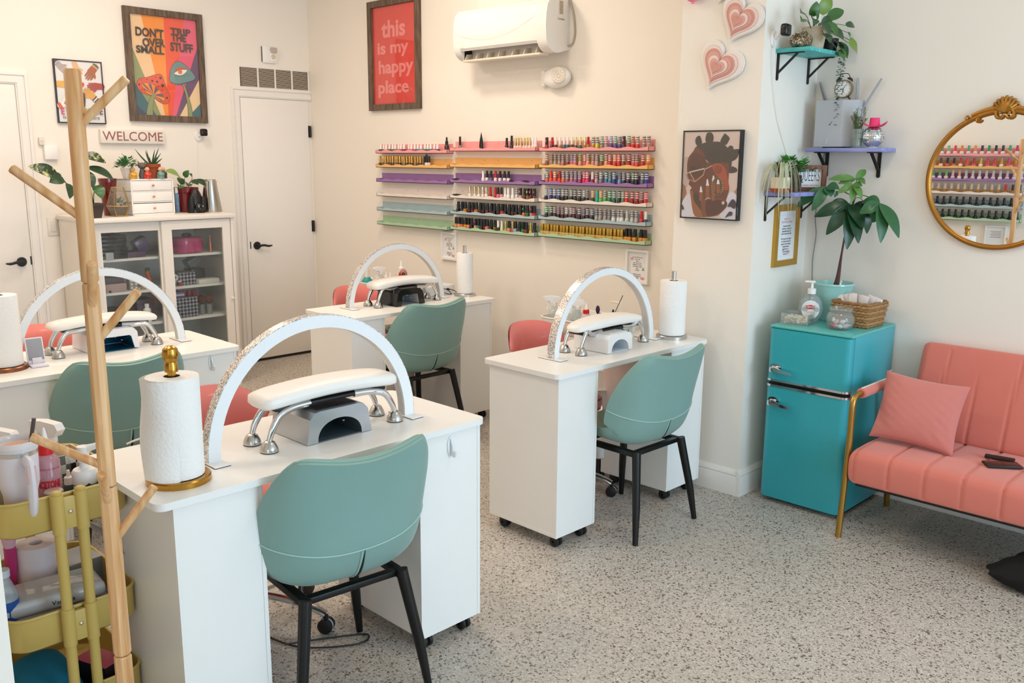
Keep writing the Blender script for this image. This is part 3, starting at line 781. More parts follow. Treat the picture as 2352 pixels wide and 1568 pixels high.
# hands poster
w, h, bw = .306, .403, .007
f = homog([(112, 705), (683, 750), (727, 1480), (172, 1470)], w-2*bw, h-2*bw)
A = Art(.016); A.poly(rectp(-w/2+bw, -h/2+bw, w/2-bw, h/2-bw), 'ecebea')
def hand(px, py, ang, L, col, cuff=None):
    """stylised open hand: palm, four fingers and thumb, forearm stub behind"""
    c = f(px, py); ca, sa = cos(ang), sin(ang)
    R = lambda pts: [(c[0]+x*ca-y*sa, c[1]+x*sa+y*ca) for x, y in pts]
    A.poly(R([(-.5*L, -.17*L), (.05*L, -.22*L), (.12*L, .2*L), (-.5*L, .17*L), (-.56*L, 0)]), col)
    for k in range(4):
        y = (-.19+.115*k)*L; ln = (.36, .45, .44, .34)[k]*L
        A.poly(smooth(R([(.0, y), (ln, y+.01*L), (ln+.03*L, y+.045*L), (ln, y+.085*L), (.0, y+.095*L)]), 3), col)
    A.poly(smooth(R([(-.12*L, .12*L), (.02*L, .32*L), (.16*L, .36*L), (.14*L, .29*L), (.06*L, .12*L)]), 3), col)
    if cuff:
        n = len(cuff)
        for k, cc in enumerate(cuff): A.poly(R([(-.50*L+k*.22*L/n, -.18*L), (-.50*L+(k+1)*.22*L/n, -.18*L), (-.50*L+(k+1)*.22*L/n, .18*L), (-.50*L+k*.22*L/n, .18*L)]), cc)
D = radians
hand(200, 800, D(-48), .105, 'b9a9a6', ['2f3338', '8f969c', 'd9b8c0', '8f969c'])
hand(395, 830, D(-72), .10, 'e8b98a')
hand(568, 865, D(-128), .12, 'b0653f', ['5a4a7a', '5a9a6a', 'e8c040', 'd84a3a'])
hand(250, 1010, D(0), .11, 'e8b04a')
hand(615, 1035, D(180), .11, 'b0403c')
hand(555, 1135, D(135), .11, 'e8a850', ['4a3a5a', 'efe9e6', '4a3a5a'])
hand(452, 1190, D(88), .10, '4a2e2a')
hand(240, 1235, D(30), .10, 'f2f0ee', ['d8602f', 'd8602f'])
hand(300, 1180, D(60), .10, 'c47a50')
hp = []
for k in range(28):
    t_ = 2*pi*k/28; hp.append((16*sin(t_)**3/17, (13*cos(t_)-5*cos(2*t_)-2*cos(3*t_)-cos(4*t_))/17))
q = f(432, 1020); A.poly([(q[0]+.026*a, q[1]+.026*b) for a, b in hp], 'e0363a')
A.poly(F([(640, 1215), (668, 1240), (630, 1270), (610, 1245)]), '4a2f52'); A.poly(F([(668, 1240), (690, 1270), (680, 1295), (640, 1290), (630, 1270)]), 'e0a848')
for c_, x, col in (('E', 211, 'd83a78'), ('V', 278, 'c82a48'), ('E', 345, 'd8502a'), ('R', 412, 'e08a2a'), ('Y', 478, '4a9a50'), ('O', 544, '3fa8a0'), ('N', 612, '3a3160'), ('E', 675, '7a2442')):
    q = f(x, 1345); A.text(c_, q[0], q[1], .056, col, bold=.0016, sx=.82)
q = f(440, 1415); A.text('is welcome here', q[0], q[1], .036, '2c2a30', sx=.98)
picture('framed_print', 'thin black-framed print of many-coloured hands behind the coat rack', 'poster', '+X', (XA, 2.362, 2.0105), w, h, bw, .022, mat('1c1d2a', .4), A)

# happy place poster
w, h, bw = .578, .756, .043
A = Art(.007); A.poly(rectp(-w/2+bw, -h/2+bw, w/2-bw, h/2-bw), 'e03a2a')
f = homog([(100, 130), (668, 0), (683, 1360), (118, 1405)], w-2*bw, h-2*bw)
for s_, px, py, wd, hd in (('this', 365, 375, .270, .118), ('is my', 360, 655, .355, .108), ('happy', 398, 905, .395, .122), ('place', 365, 1180, .350, .118)):
    q = f(px, py); A.text(s_, q[0], q[1], .14, 'f08a88', fit=(wd, hd), bold=.0042)
picture('framed_poster', 'wood-framed red poster with pink lettering, left of the air conditioner', 'poster', '-Y', (-5.277, YB, 2.314), w, h, bw, .028, BROWNWOOD, A)

# portrait
w, h, bw = .312, .411, .006
f = homog([(72, 88), (960, 78), (900, 1510), (24, 1455)], w-2*bw, h-2*bw)
A = Art(.026); A.poly(rectp(-w/2+bw, -h/2+bw, w/2-bw, h/2-bw), 'd9c4bb')
A.poly(F([(60, 490), (130, 485), (150, 700), (120, 980), (50, 960)]), 'c3a79f'); A.poly(F([(42, 920), (90, 960), (110, 1080), (30, 1230)]), '9a6a48')
A.poly(F([(860, 1060), (925, 980), (918, 1120)]), 'b98a68')
S1 = lambda p, c, n=4: A.poly(smooth(F(p), n), c)
S1([(240, 1440), (30, 1455), (40, 1220), (110, 1120), (180, 1080), (220, 1250)], 'dcdae4')
S1([(690, 1490), (905, 1505), (915, 1150), (820, 1060), (740, 1170), (640, 1400)], 'dcdae6')
HAIR = '33271c'
for p in ([(240, 215), (265, 165), (310, 150), (335, 200), (345, 270), (290, 320), (250, 280)], [(405, 175), (430, 105), (490, 98), (528, 150), (525, 230), (470, 290), (405, 240)], [(682, 150), (715, 118), (785, 185), (770, 240), (725, 300), (640, 250)], [(760, 350), (800, 310), (845, 330), (855, 370), (935, 368), (940, 430), (900, 520), (820, 560), (740, 480)], [(790, 690), (830, 645), (905, 680), (905, 735), (800, 755), (740, 720)]): S1(p, HAIR)
S1([(260, 320), (380, 265), (470, 250), (560, 245), (660, 260), (760, 345), (840, 400), (830, 560), (800, 700), (700, 760), (500, 620), (300, 420), (230, 400)], HAIR)
S1([(210, 400), (260, 330), (380, 420), (420, 560), (540, 600), (760, 590), (780, 760), (775, 900), (790, 1010), (740, 1200), (700, 1300), (560, 1440), (260, 1450), (200, 1280), (165, 1040), (190, 1000), (170, 960), (140, 930), (150, 870), (120, 770), (115, 600), (140, 490)], '6a2f1e')
S1([(520, 620), (640, 600), (730, 700), (775, 900), (780, 1010), (700, 1020), (640, 850), (560, 760)], 'a8441f')
S1([(330, 450), (420, 560), (400, 700), (330, 800), (220, 820), (150, 760), (130, 620), (200, 440)], '552415')
S1([(210, 1080), (330, 1120), (350, 1380), (260, 1260)], '38271d')
S1([(180, 1050), (215, 1060), (230, 1200), (340, 1350), (380, 1450), (250, 1450), (195, 1280)], '9a5a2e')
S1([(330, 1060), (360, 1090), (390, 1200), (480, 1180), (600, 1160), (740, 1200), (755, 1290), (660, 1400), (580, 1445), (380, 1450), (345, 1280)], '7a3f1f')
S1([(430, 1200), (600, 1180), (740, 1220), (740, 1300), (600, 1420), (440, 1440)], '4f1f14')
for a, b, t_ in (((340, 1180), (342, 1060), (340, 965)), ((448, 1160), (446, 955), (442, 848)), ((540, 1180), (540, 880), (540, 792)), ((622, 1060), (616, 930), (616, 830))):
    A.line([f(*a), f(*b)], .020, '8f4f28'); q = f(*b); r = f(*t_)
    A.poly([(q[0]-.0085, q[1]), (q[0]+.0085, q[1]), (r[0]+.003, r[1]), (r[0]-.003, r[1])], 'ece8ec')
ring = [f(605+85*cos(2*pi*k/26), 970+130*sin(2*pi*k/26)) for k in range(27)]; A.line(ring, .009, 'd8b57a')
g = [f(x, y) for x, y in ((95, 765), (160, 735), (245, 890), (380, 780), (400, 690), (515, 635))]; A.line(g, .004, 'cfae94'); A.line([f(160, 735), f(390, 680)], .006, 'd8c4b8'); A.line([f(95, 765), f(140, 850), f(245, 890)], .004, 'b89078')
S1([(165, 672), (215, 645), (280, 668), (230, 690)], '2a1510', 3); S1([(570, 640), (640, 640), (660, 700), (620, 760), (560, 740)], '8a3a1c', 3)
for p in ([(770, 1290), (850, 1175), (905, 1240), (885, 1330), (820, 1300)], [(735, 1475), (800, 1380), (850, 1390), (840, 1440), (790, 1450)], [(32, 1280), (50, 1265), (70, 1335), (40, 1335)]): S1(p, '2a1c2c')
A.line([f(300, 1100), f(200, 1100)], .0012, '6a3f28'); A.line([f(415, 1185), f(450, 1150), f(495, 1165)], .003, 'd8d0d0'); q = f(702, 1235); A.poly(ell(q[0], q[1], .008, .008, 12), 'cfc8cc')
picture('framed_print', 'black-framed portrait of a woman with hair knots and hoop earring on the column', 'portrait', '-Y', (-2.3665, YP, 1.530), w, h, bw, .030, mat('15171c', .4), A)

# two tip notices under the racks
def notice(label, c):
    w, h, bw = .158, .192, .014
    A = Art(.005); A.poly(rectp(-w/2+bw, -h/2+bw, w/2-bw, h/2-bw), 'efeeee')
    A.line([(-.050, .066), (-.05, -.066), (.05, -.066), (.05, .066), (-.05, .066)], .0006, 'b9b4b0')
    for k, s_ in enumerate(("If you'd like to tip", 'your nail', 'tech,', 'you can do so', 'directly to them', 'via Venmo, cash', 'app,', 'or cash!')): A.text(s_, -.002, .052-.0105*k, .0098, '26262a', bold=.0001)
    for k, s_ in enumerate(('Thank you for', 'supporting our', 'artist!')): A.text(s_, -.002, -.045-.0098*k, .0095, '26262a', bold=.0001)
    A.poly(ell(-.040, .042, .010, .007, 14), 'e8a0a4'); A.poly([(.030, -.020), (.048, -.020), (.040, 0)], '7fa77f'); A.poly(ell(.036, -.066, .013, .008, 14), 'e8909a')
    return picture('framed_notice', label, 'notice', '-Y', c, w, h, bw, .018, WHITE_PL, A, False)
notice('white-framed tip notice under the empty left racks', (-4.705, YB, 1.0045)); notice('white-framed tip notice under the full right rack', (-3.09, YB, 1.0035))

# welcome sign
t = thing('welcome_sign', 'white block sign lettered WELCOME over the cabinet plants', 'sign', (XA, 2.688, 1.730), face='+X')
b = MB(); b.rbox(-.222, -.0455, 0, .222, .0455, .032, .002); obj('board', b, mat('e9e2d9', .6, var=.06, scale=14), t)
obj('lettering', text_mb('WELCOME', .088, sx=.98, depth=.0006), mat('9a5f58', .7, var=.1, scale=40), t, (0, -.001, .0328))

# wall vent grille over the closet door
t = thing('wall_vent', 'white four-panel return air grille above the narrow closet door', 'vent', (XA, 3.825, 2.188), face='+X')
b = frame_mb(.615, .165, .013, .008)
for k in range(3): b.box(-.2915+.1475*(k+1)-.006, -.075, .0, -.2915+.1475*(k+1)+.006, .075, .007)
obj('frame', b, WHITE_PAINT, t, flat=True)
for k in range(4):
    s = MB()
    for i in range(19): s.box(-.2895+.1475*k+.005, -.067+i*.0072, .001, -.1535+.1475*k-.001, -.0645+i*.0072, .0055)
    obj('louvre', s, mat('d9cbb9', .5), t, flat=True)
b = MB(); b.box(-.295, -.07, .0002, .295, .07, .0009); obj('louvre_shade', b, mat('4a3b2c', .9), t)  # dark sheet standing in for the shade behind the louvres

# fire strobe
t = thing('fire_strobe', 'white fire alarm strobe above the vent grille', 'alarm', (XA, 3.782, 2.364), face='+X')
b = MB(); b.rbox(-.058, -.062, 0, .058, .062, .022, .005); b.box(-.060, -.056, 0, -.058, .056, .012, 1); obj('body', b, [WHITE_PL, mat('5a4a40', .6)], t)
b = MB(); b.rbox(-.002, -.05, .022, .054, .03, .03, .004); b.lathe([(0, 0), (.02, 0), (.02, .001), (0, .001)], 18, 1, T(.026, -.016, .030)); obj('speaker', b, [WHITE_PL, mat('d8c6b0', .6)], t)
b = MB(); b.rbox(.0, .012, .024, .052, .052, .05, .008); obj('strobe_lens', b, glass('d8ccc0', .45, .08), t)

# small wall fittings
t = thing('security_camera', 'small black camera on a white wall mount beside the welcome sign', 'security camera', (XA, 3.175, 1.745), face='+X')
def cam_parts(t, head):
    b = MB(); b.lathe([(0, 0), (.026, 0), (.028, .006), (.024, .012), (0, .013)], 24, M=Matrix.Scale(1.35, 4, (0, 1, 0))); b.tube([(0, 0, .01), (head[0]*.5, head[1]*.4, .03), (head[0], head[1], head[2]-.012)], .009, 10); obj('mount', b, WHITE_PL, t)
    b = MB(); b.rbox(head[0]-.026, head[1]-.026, head[2]-.012, head[0]+.026, head[1]+.026, head[2]+.022, .012, 4); b.lathe([(0, .0222), (.008, .0222), (.008, .0232), (0, .0232)], 16, 1, T(head[0], head[1], head[2])); obj('camera_head', b, [BLACKGLOSS, mat('050507', .05)], t)
    b = MB(); b.sph((head[0]-.004, head[1]-.017, head[2]+.0225), (.0022, .0022, .001), 8, 6); obj('led', b, mat('d8283a', .3), t)
cam_parts(t, (.018, .026, .05))
c = MB(); c.tube(bez([(XA+.002, 3.165, 1.72), (XA+.003, 3.158, 1.60), (XA+.003, 3.150, 1.42), (XA+.02, 3.12, 1.20)], 6), .0022, 6); tag(obj('camera_cord', c, WHITE_PL), 'thin white cord hanging from the camera beside the welcome sign', 'cord')
t = thing('security_camera', 'small black camera with red light by the teal shelf', 'security camera', (XP, 3.805, 2.131), face='+X')
cam_parts(t, (-.036, .028, .075))
c = MB(); c.tube(bez([(XP+.02, 3.79, 2.12), (XP+.016, 3.80, 2.0), (XP+.008, 3.87, 1.80), (XP+.006, 3.98, 1.64), (XP+.006, 4.06, 1.50)], 8), .0018, 6); tag(obj('camera_cord', c, WHITE_PL), 'thin white cord running down the column from the teal shelf camera', 'cord')
b = MB(); b.rbox(-.042, -.045, 0, .042, .045, .03, .006); t = obj('thermostat', b, WHITE_PL, None, (XA, 2.145, 1.618), FACE['+X'].to_euler()); tag(t, 'square white plastic box on the wall left of the coat rack', 'thermostat')
b = MB(); b.rbox(-.016, -.026, 0, .016, .026, .02, .005); b.sph((0, .004, .02), (.008, .008, .003), 12, 6); t = obj('door_sensor', b, mat('e4dbd0', .5), None, (XA, 2.095, 1.69), FACE['+X'].to_euler()); tag(t, 'tiny white sensor above the square white wall box', 'sensor')
t = thing('light_switch', 'white wall switch plate between left door and cabinet', 'light switch', (XA, 2.124, 1.139), face='+X')
b = MB(); b.rbox(-.038, -.06, 0, .038, .06, .006, .003); obj('plate', b, mat('e9e2da', .4), t); b = MB(); b.rbox(-.017, -.034, .0055, .017, .034, .009, .002); obj('rocker', b, mat('e4ddd5', .35), t)

# emergency light
t = thing('emergency_light', 'white egg-shaped emergency light under the air conditioner', 'emergency light', (-3.722, YB, 2.072), face='-Y')
b = MB(); b.sph((.012, 0, .03), (.108, .062, .04), 28, 16); b.rbox(-.118, -.046, 0, -.085, .046, .03, .006); b.box(-.1, -.01, .03, -.096, .01, .0315, 1); obj('body', b, [WHITE_PL, mat('4a3a30', .6)], t)
b = MB(); b.lathe([(0, .0), (.042, .0), (.046, .008), (.042, .012), (0, .012)], 30, M=T(.056, .008, .058) @ Matrix.Rotation(radians(18), 4, 'Y')); obj('lamp_head', b, mat('e8ddcf', .25), t)
b = MB()
for r, n in ((.012, 5), (.029, 11)):
    for k in range(n): b.sph((r*cos(2*pi*k/n), r*sin(2*pi*k/n), .0125), (.0055, .0055, .003), 8, 6, M=T(.056, .008, .058) @ Matrix.Rotation(radians(18), 4, 'Y'))
obj('led_array', b, mat('f4ece0', .1), t)

# air conditioner
ACP = [(0, .0), (.07, -.028), (.125, -.030)]
t = thing('air_conditioner', 'white wall-mounted split air conditioner with open louvre', 'air conditioner', (-4.035, YB, 2.225), face='-Y')
W2 = .395
def ac_prof(n=8):
    p = [(0, 0), (.10, -.025)]; p += [(.10+.09*sin(a)+.012, -.025+.085*(1-cos(a))) for a in [pi/2*k/n for k in range(1, n+1)]]
    p += [(.206, .12), (.203, .18), (.192, .235), (.165, .27), (.12, .285), (0, .288)]
    return p
pr = ac_prof()
notch = [(0, 0), (.10, -.025), (.108, -.024), (.088, .052), (.150, .062), (.188, .028)]+[p for p in pr if p[1] > .03 and p[0] > .15 or p[1] > .2]
Mx = Matrix(((0, 0, 1, 0), (0, 1, 0, 0), (1, 0, 0, 0), (0, 0, 0, 1)))
b = MB(); b.prism(pr, -W2, -W2+.055, M=Mx); b.prism(pr, W2-.075, W2, M=Mx); b.prism(notch, -W2+.055, W2-.075, M=Mx)
obj('body', b, mat('f3efe9', .32, var=.008), t, angle=24)
b = MB(); b.box(-W2+.0552, .015, .085, W2-.0752, .051, .0865); b.box(-W2+.056, .0515, .09, W2-.076, .053, .15); b.box(-W2+.0552, -.022, .095, -W2+.0562, .055, .16); obj('air_outlet', b, mat('171311', .6), t)
b = MB(); b.prism([(.104, -.026), (.108, -.022), (.112, .020), (.108, .022)], -W2+.057, W2-.077, M=Mx)
b2 = MB(); b2.rbox(-W2+.054, -.035, .098, W2-.074, -.0225, .176, .003)
obj('outlet_flap', b2, mat('e9ddcc', .35), t)
for k in range(7):
    s = MB(); x = -W2+.062+k*.098+(.02 if k > 3 else 0); s.prism([(.100, -.022), (.165, -.022), (.150, .012), (.106, .018)], x, x+.006, M=Mx); obj('vane', s, mat('d9c9b4', .4), t)
def panel(a, c):
    x = -W2+.012+a*(2*W2-.10); lo = .075+.075*(2*a-.85)**2; hi = .262; z = lo+(hi-lo)*c
    d = np.interp(z, [p[1] for p in pr[8:]], [p[0] for p in pr[8:]])
    e = min(1, min(c, 1-c)*14, min(a, 1-a)*30)
    return (x, z, float(d)+.0035*e+.0002)
b = MB(); b.grid(panel, 40, 20); obj('front_panel', b, mat('f6f2ec', .28, var=.005), t, angle=70)
b = MB(); b.box(W2+.0001, .175, .055, W2+.0008, .275, .10, 0); b.box(W2+.0009, .19, .062, W2+.0012, .262, .094, 1); obj('spec_label', b, [mat('efe9df', .6), mat('b9ac96', .7, var=.5, scale=160)], t)
L = text_mb('Certified', .016); b = MB(); b.join(L, Matrix(((0, 0, 1, W2+.001), (0, 1, 0, .163), (-1, 0, 0, .078), (0, 0, 0, 1)))); obj('lettering', b, mat('3a342e', .7), t)
b = MB(); b.join(text_mb('soleus', .013), Matrix(((1, 0, 0, -W2+.085), (0, 1, 0, .045), (0, 0, 1, .2085), (0, 0, 0, 1))) ); obj('lettering', b, mat('a89c90', .5), t)
b = MB(); b.tube(bez([(W2-.006, .30, .012), (W2+.03, .20, .008), (W2+.045, .10, .008), (W2+.03, .035, .008), (W2-.002, .02, .015)], 8), .0055, 8); obj('power_cord', b, mat('b9ad9c', .5), t)
b = MB(); b.rbox(-.125, .105, .2085, -.105, .13, .2092, .0002); obj('display', b, mat('f2f2fb', .2), t)

# paper hearts on the column
def heart(s, n=36):
    o = []
    for k in range(n):
        t_ = 2*pi*k/n; o.append((s*16*sin(t_)**3/17, s*(13*cos(t_)-5*cos(2*t_)-2*cos(3*t_)-cos(4*t_)+2.5)/17))
    return o
def paper_heart(label, x, z, s, rot, y=.004):
    t = thing('paper_heart', label, 'paper heart', (x, YP-y, z), face='-Y', group='layered paper hearts on the column')
    R = Matrix.Rotation(rot, 4, 'Z')
    b = MB(); b.prism(heart(s), 0, .010, M=R); b.prism(heart(s*.955), .010, .014, 0, R); obj('backing', b, mat('f1e9e3', .7), t)
    b = MB()
    for k in range(6):
        q = .80-.115*k; z0 = .0142+.003*k
        H = [(px, py-.012*k*0) for px, py in heart(s*q)]
        b.prism(H, z0, z0+.0028, k % 2, R)
        bl = heart(s*(q-.012)); b.prism(bl, z0+.0028, z0+.003, 2 if k % 3 == 0 else k % 2, R)
    obj('layers', b, [mat('dfa9a0', .7), mat('d79a8e', .7), mat('eedcd4', .7)], t)
    return t
paper_heart('lowest pink layered paper heart, just above the portrait', -2.362, 2.012, .128, radians(-27))
paper_heart('middle pink layered paper heart on the column', -2.262, 2.205, .118, radians(-27), .010)
paper_heart('top pink layered paper heart, cut by the photo edge', -2.335, 2.385, .118, radians(-24))
b = MB(); b.sph((0, 0, 0), (.048, .03, .06), 20, 12); b.cyl((0, 0, -.058), (0, 0, -.066), .006, .009, 8); tag(obj('balloon', b, mat('f78aa8', .25), None, (-2.50, YP-.032, 2.372)), 'small glossy pink balloon left of the top paper heart', 'balloon')
# ------------------------------------------------------------------ nail polish racks on the back wall
BOTTLES = {
 'Lp': '-5420,3d4a3c,f6f0ea,t -5393,3f5a48,f6f0ea,t -5354,c9a98a,f6f0ea,t -5324,3d5a48,f6f0ea,t -5282,35604a,f6f0ea,t -5248,3f6a50,f6f0ea,t -5217,4a6a5a,f6f0ea,t -5192,a03a70,f6f0ea,t -5152,8a2a50,f6f0ea,t -5101,a02a50,f6f0ea,t -5065,c0406a,f6f0ea,t -5036,b04a70,f6f0ea,t -5001,3f7a88,f6f0ea,t -4962,3a6a80,f6f0ea,t -4923,2f6a60,f6f0ea,t -4889,3f7060,f6f0ea,t -4861,3a6a78,f6f0ea,t -4827,4a4a80,f6f0ea,t -4789,5a4a80,f6f0ea,t',
 'Lo': '-5435,2a2624,c9a25a,g -5396,2a2624,c9a25a,g -5369,8a6a58,c9a25a,g -5341,2a2624,c9a25a,g -5313,2a2624,c9a25a,g -5281,2a2624,c9a25a,g -5257,8a6a58,c9a25a,g -5235,2a2624,c9a25a,g -5203,2a2624,c9a25a,g -5177,2a2624,c9a25a,g -5151,8a6a58,c9a25a,g -5125,2a2624,c9a25a,g -5092,2a2624,c9a25a,g -5064,2a2624,c9a25a,g -5031,8a6a58,c9a25a,g -4999,2a2624,c9a25a,g -4971,2a2624,c9a25a,g -4929,3a3a3c,141414,p -4906,e8ddd4,141414,P -4882,e9c6b0,141414,p',
 'Mp': '-4560,7c807c,141414,P -4123,1a1a1c,141414,p -4074,2c2c2e,1c1c1c,P -4029,eecdc6,d8c39a,g -4011,eecdc6,d8c39a,g -3992,eecdc6,d8c39a,g -3973,eecdc6,d8c39a,g -3955,eecdc6,d8c39a,g -3936,eecdc6,d8c39a,g -3904,f0dcd8,f4f0ec,p -3870,efd9d4,f4f0ec,p',
 'Mu': '-4336,ece4e4,f4f0ee,p -4303,efe9e8,161616,p -4260,6a5a78,161616,p -4222,e8e4e4,c81420,p -4180,eee6e4,161616,p -4136,efe6e2,161616,p -4106,f0eae8,161616,p',
 'Mw': '-4465,efe8e0,d8c9a2,g -4419,efe6e0,d8c9a2,g -4375,efe6e0,d8c9a2,g -4341,efe0d8,d8d0c0,g -4306,f0ece6,c8a860,s -4266,b01418,c81a1c,p -4224,b81418,c81a1c,p -4195,d8788a,161616,p -4165,e088a0,161616,p -4134,f2eeec,f2eeea,p -4102,f4f2f0,f4f2f0,p -4065,f4f2f0,f4f2f0,p -4030,dcd8d4,d2d0ce,s -3993,d8a8a0,151515,d:e0607a -3962,5a2a20,151515,p -3932,8a5a38,151515,d:c8c040 -3905,6a2c1c,151515,d:e05a7a -3878,7a3a20,151515,d:e04a50',
 'Mb': '-4578,1c1416,131313,k -4542,1a1416,131313,k -4505,c07a20,131313,k -4469,3a1a18,131313,k -4434,5a1c18,131313,k -4398,c86a1a,131313,k -4363,3a1414,131313,k -4329,301214,131313,k -4294,7a1820,131313,k -4260,2a1214,131313,k -4226,1c1216,131313,k -4192,321416,131313,k -4159,c8281a,131313,k -4126,241416,131313,k -4093,1e1216,131313,k -4060,301418,131313,k -4028,3a1412,131313,k -3996,1e1214,131313,k -3964,d8701c,131313,d:28a060 -3933,3a6a48,131313,k -3901,c88a78,131313,d:e02a60 -3870,b01c22,131313,k',
 'Mg': '-4603,d8906a,131313,k -4572,e09a70,131313,k -4540,e06a28,131313,k -4507,d88a20,131313,k -4477,e08a68,131313,k -4445,1c1414,131313,k -4413,e08a68,131313,d:c02a70 -4379,2f8070,131313,k -4351,4a2020,131313,k -4323,2c1214,131313,k -4294,e06a68,131313,k -4260,1c1416,131313,k -4225,7a6a30,131313,k -4192,3a1c38,eeeae4,p -4163,d8dc88,efece6,p -4125,c09060,c8ac70,g -4092,c89070,131313,k -4065,e8405a,c8ac70,g -4036,8ab0d0,131313,k -3999,14201a,131313,k -3971,1f7a48,131313,k -3940,7a3020,131313,k -3905,d8b040,c8a850,g -3873,4a1a44,131313,k',
 'Rp': '-3778,a03a3a,2a1a1c,d:e06a7a -3735,3a1a1a,c0121e,p -3703,5a1a20,f2ece6,p -3673,b09060,f2ece6,p -3638,606070,f2ece6,p -3608,1f6a6a,f2ece6,p -3579,6a2020,f2ece6,p -3546,2f5a50,d8cfa0,g -3512,1f6a5a,d8cfa0,g -3479,b06a20,d8cfa0,g -3450,b07030,b8121e,p -3414,c08020,d8d0c0,s -3386,d8d820,d8d4c0,s -3347,a08a80,6a9a80,s -3320,b0a0a0,c87a80,s -3283,5a4a8a,7a7ac0,s -3250,6a4a90,5a9a78,s -3223,5a4a8a,b8b4b8,s -3191,3a3050,3a2a30,d:e07a8a -3157,c05050,5a9a68,s -3130,d82a1a,f0a080,s -3094,d83a2a,e8c8c0,s -3054,a08878,d8c8b8,s -3021,b89088,d0b8b0,s',
 'Ro': '-3776,8a5a55,9a7a70,s -3737,a58a80,b8a898,s -3704,b09a8c,b8a898,s -3675,b09488,b8a898,s -3646,c08080,d0b0a8,s -3606,8a3a60,b0a8b0,s -3575,d85a8a,c0a0b8,s -3549,e07098,d0c0c8,s -3509,e0a090,d8c070,s -3476,d0507a,d87080,s -3449,f0a080,f0c8a8,s -3413,e08a80,d8b8b0,s -3386,c8a8a0,d8c0b8,s -3346,a04038,3a9a58,s -3316,f0a080,f0b8a0,s -3289,d02a40,c85a58,s -3251,e02040,e87a50,s -3225,d03030,e85048,s -3190,8a4a45,a07870,s -3152,c01030,a82048,s -3122,e05060,d8b8b0,s -3096,e04a55,d8b0a8,s -3057,b82030,c85058,s -3022,e85a10,f0a058,s',
 'Ru': '-3772,c07a50,7aa080,s -3742,ff5030,f04a30,p -3705,ff5a20,f0803a,s -3672,f04018,b83a1c,p -3640,f07a30,d0c8c8,s -3607,a06a80,d0c8c8,s -3576,e07050,c8c0c8,s -3542,9a5a90,c8b8c8,s -3510,b04080,c8b8c0,s -3478,e0184a,d84060,s -3451,f03a60,e05a70,s -3414,a02a50,efe8e4,p -3384,d0a0a0,d8b8b4,s -3348,808a8a,8a9a98,s -3313,2a7a90,5a9098,s -3284,3a8aa8,98b0b8,s -3253,1a4a80,4a80a8,s -3216,7aa0c8,90a8c0,s -3184,202838,b8c0c4,s -3153,181c28,6a7078,s -3121,15151c,4a8a60,s -3095,101018,484c54,s -3056,5a6a78,6a7a80,s -3029,1a30a0,3a4ab0,s',
 'Rw': '-3778,15202e,98a4ac,s -3739,18307a,3a4a98,s -3706,16284a,8090a8,s -3674,1a2c50,4a6a98,s -3640,10161c,8a9098,s -3609,141a22,50585c,s -3576,101c1c,7a8480,s -3543,1a2a28,3a4846,s -3507,0f1a1a,4a5856,s -3475,0c1616,98a09c,s -3449,0e1a18,a8aca8,s -3408,1a4a30,d89050,s -3375,10b090,20b8a0,p -3345,68b868,e08a30,s -3318,38b850,b8d0b0,s -3283,1a7a50,4a9a70,s -3249,0f6a50,3a9080,s -3215,0c2820,3a5048,s -3185,6a7a60,7a8a70,s -3159,e02018,e03028,s -3123,a01a1a,a83a3a,s -3085,901818,c03030,s -3056,901418,d0a0a0,s -3028,d01820,d84048,s',
 'Rb': '-3772,401018,3aa050,s -3735,30101a,3a6a48,s -3702,401018,6a4a50,s -3675,3a0c14,c0a0a8,s -3642,4a0c12,b8a0a4,s -3606,3a0a10,b09ca0,s -3575,400a12,a08088,s -3549,4a0c14,6a3038,s -3507,380c18,7a4a60,s -3475,3a0a14,a89cb0,s -3443,28101a,50404c,s -3411,2a0c14,686070,s -3377,b0b0b8,a8a8b0,s -3346,a89890,c8c0b8,s -3314,b09a98,c0b4b0,s -3282,8a8886,a8a8a8,s -3249,e4e4e2,c8c8c8,s -3216,dfe6e6,c8c8c4,s -3190,eeeeee,d0d0d0,s -3153,d8d4cc,c8c4c0,p -3119,cfcfca,d0d0d0,s -3086,b8b4b0,c4c4c4,s -3053,e02020,c81a1a,p -3025,1a4a70,f0f0ee,p',
 'Rg': '-3764,c9a85a,c8a64e,G -3742,c9a85a,c8a64e,G -3719,c9a85a,c8a64e,G -3695,c9a85a,c8a64e,G -3672,c9a85a,c8a64e,G -3649,c9a85a,c8a64e,G -3626,c9a85a,c8a64e,G -3603,c9a85a,c8a64e,G -3579,c9a85a,c8a64e,G -3555,c9a85a,c8a64e,G -3531,c9a85a,c8a64e,G -3508,c9a85a,c8a64e,G -3486,c9a85a,c8a64e,G -3463,c9a85a,c8a64e,G -3439,c9a85a,c8a64e,G -3417,c9a85a,c8a64e,G -3394,c9a85a,c8a64e,G -3371,c9a85a,c8a64e,G -3373,c9a85a,c8a64e,G -3349,c9a85a,c8a64e,G -3325,c9a85a,c8a64e,G -3302,c9a85a,c8a64e,G -3278,c9a85a,c8a64e,G -3255,c9a85a,c8a64e,G -3233,c9a85a,c8a64e,G -3170,d88a18,151515,k -3130,d88a18,151515,k -3092,d88a18,151515,k -3052,d88a18,151515,k -3015,d88a18,151515,k',
}
RAILCOL = [('pink', 'f4a6a6'), ('orange', 'efbb72'), ('purple', '9d74ae'), ('white', 'ece2da'), ('blue', 'aec4ca'), ('green', 'b3cfae')]
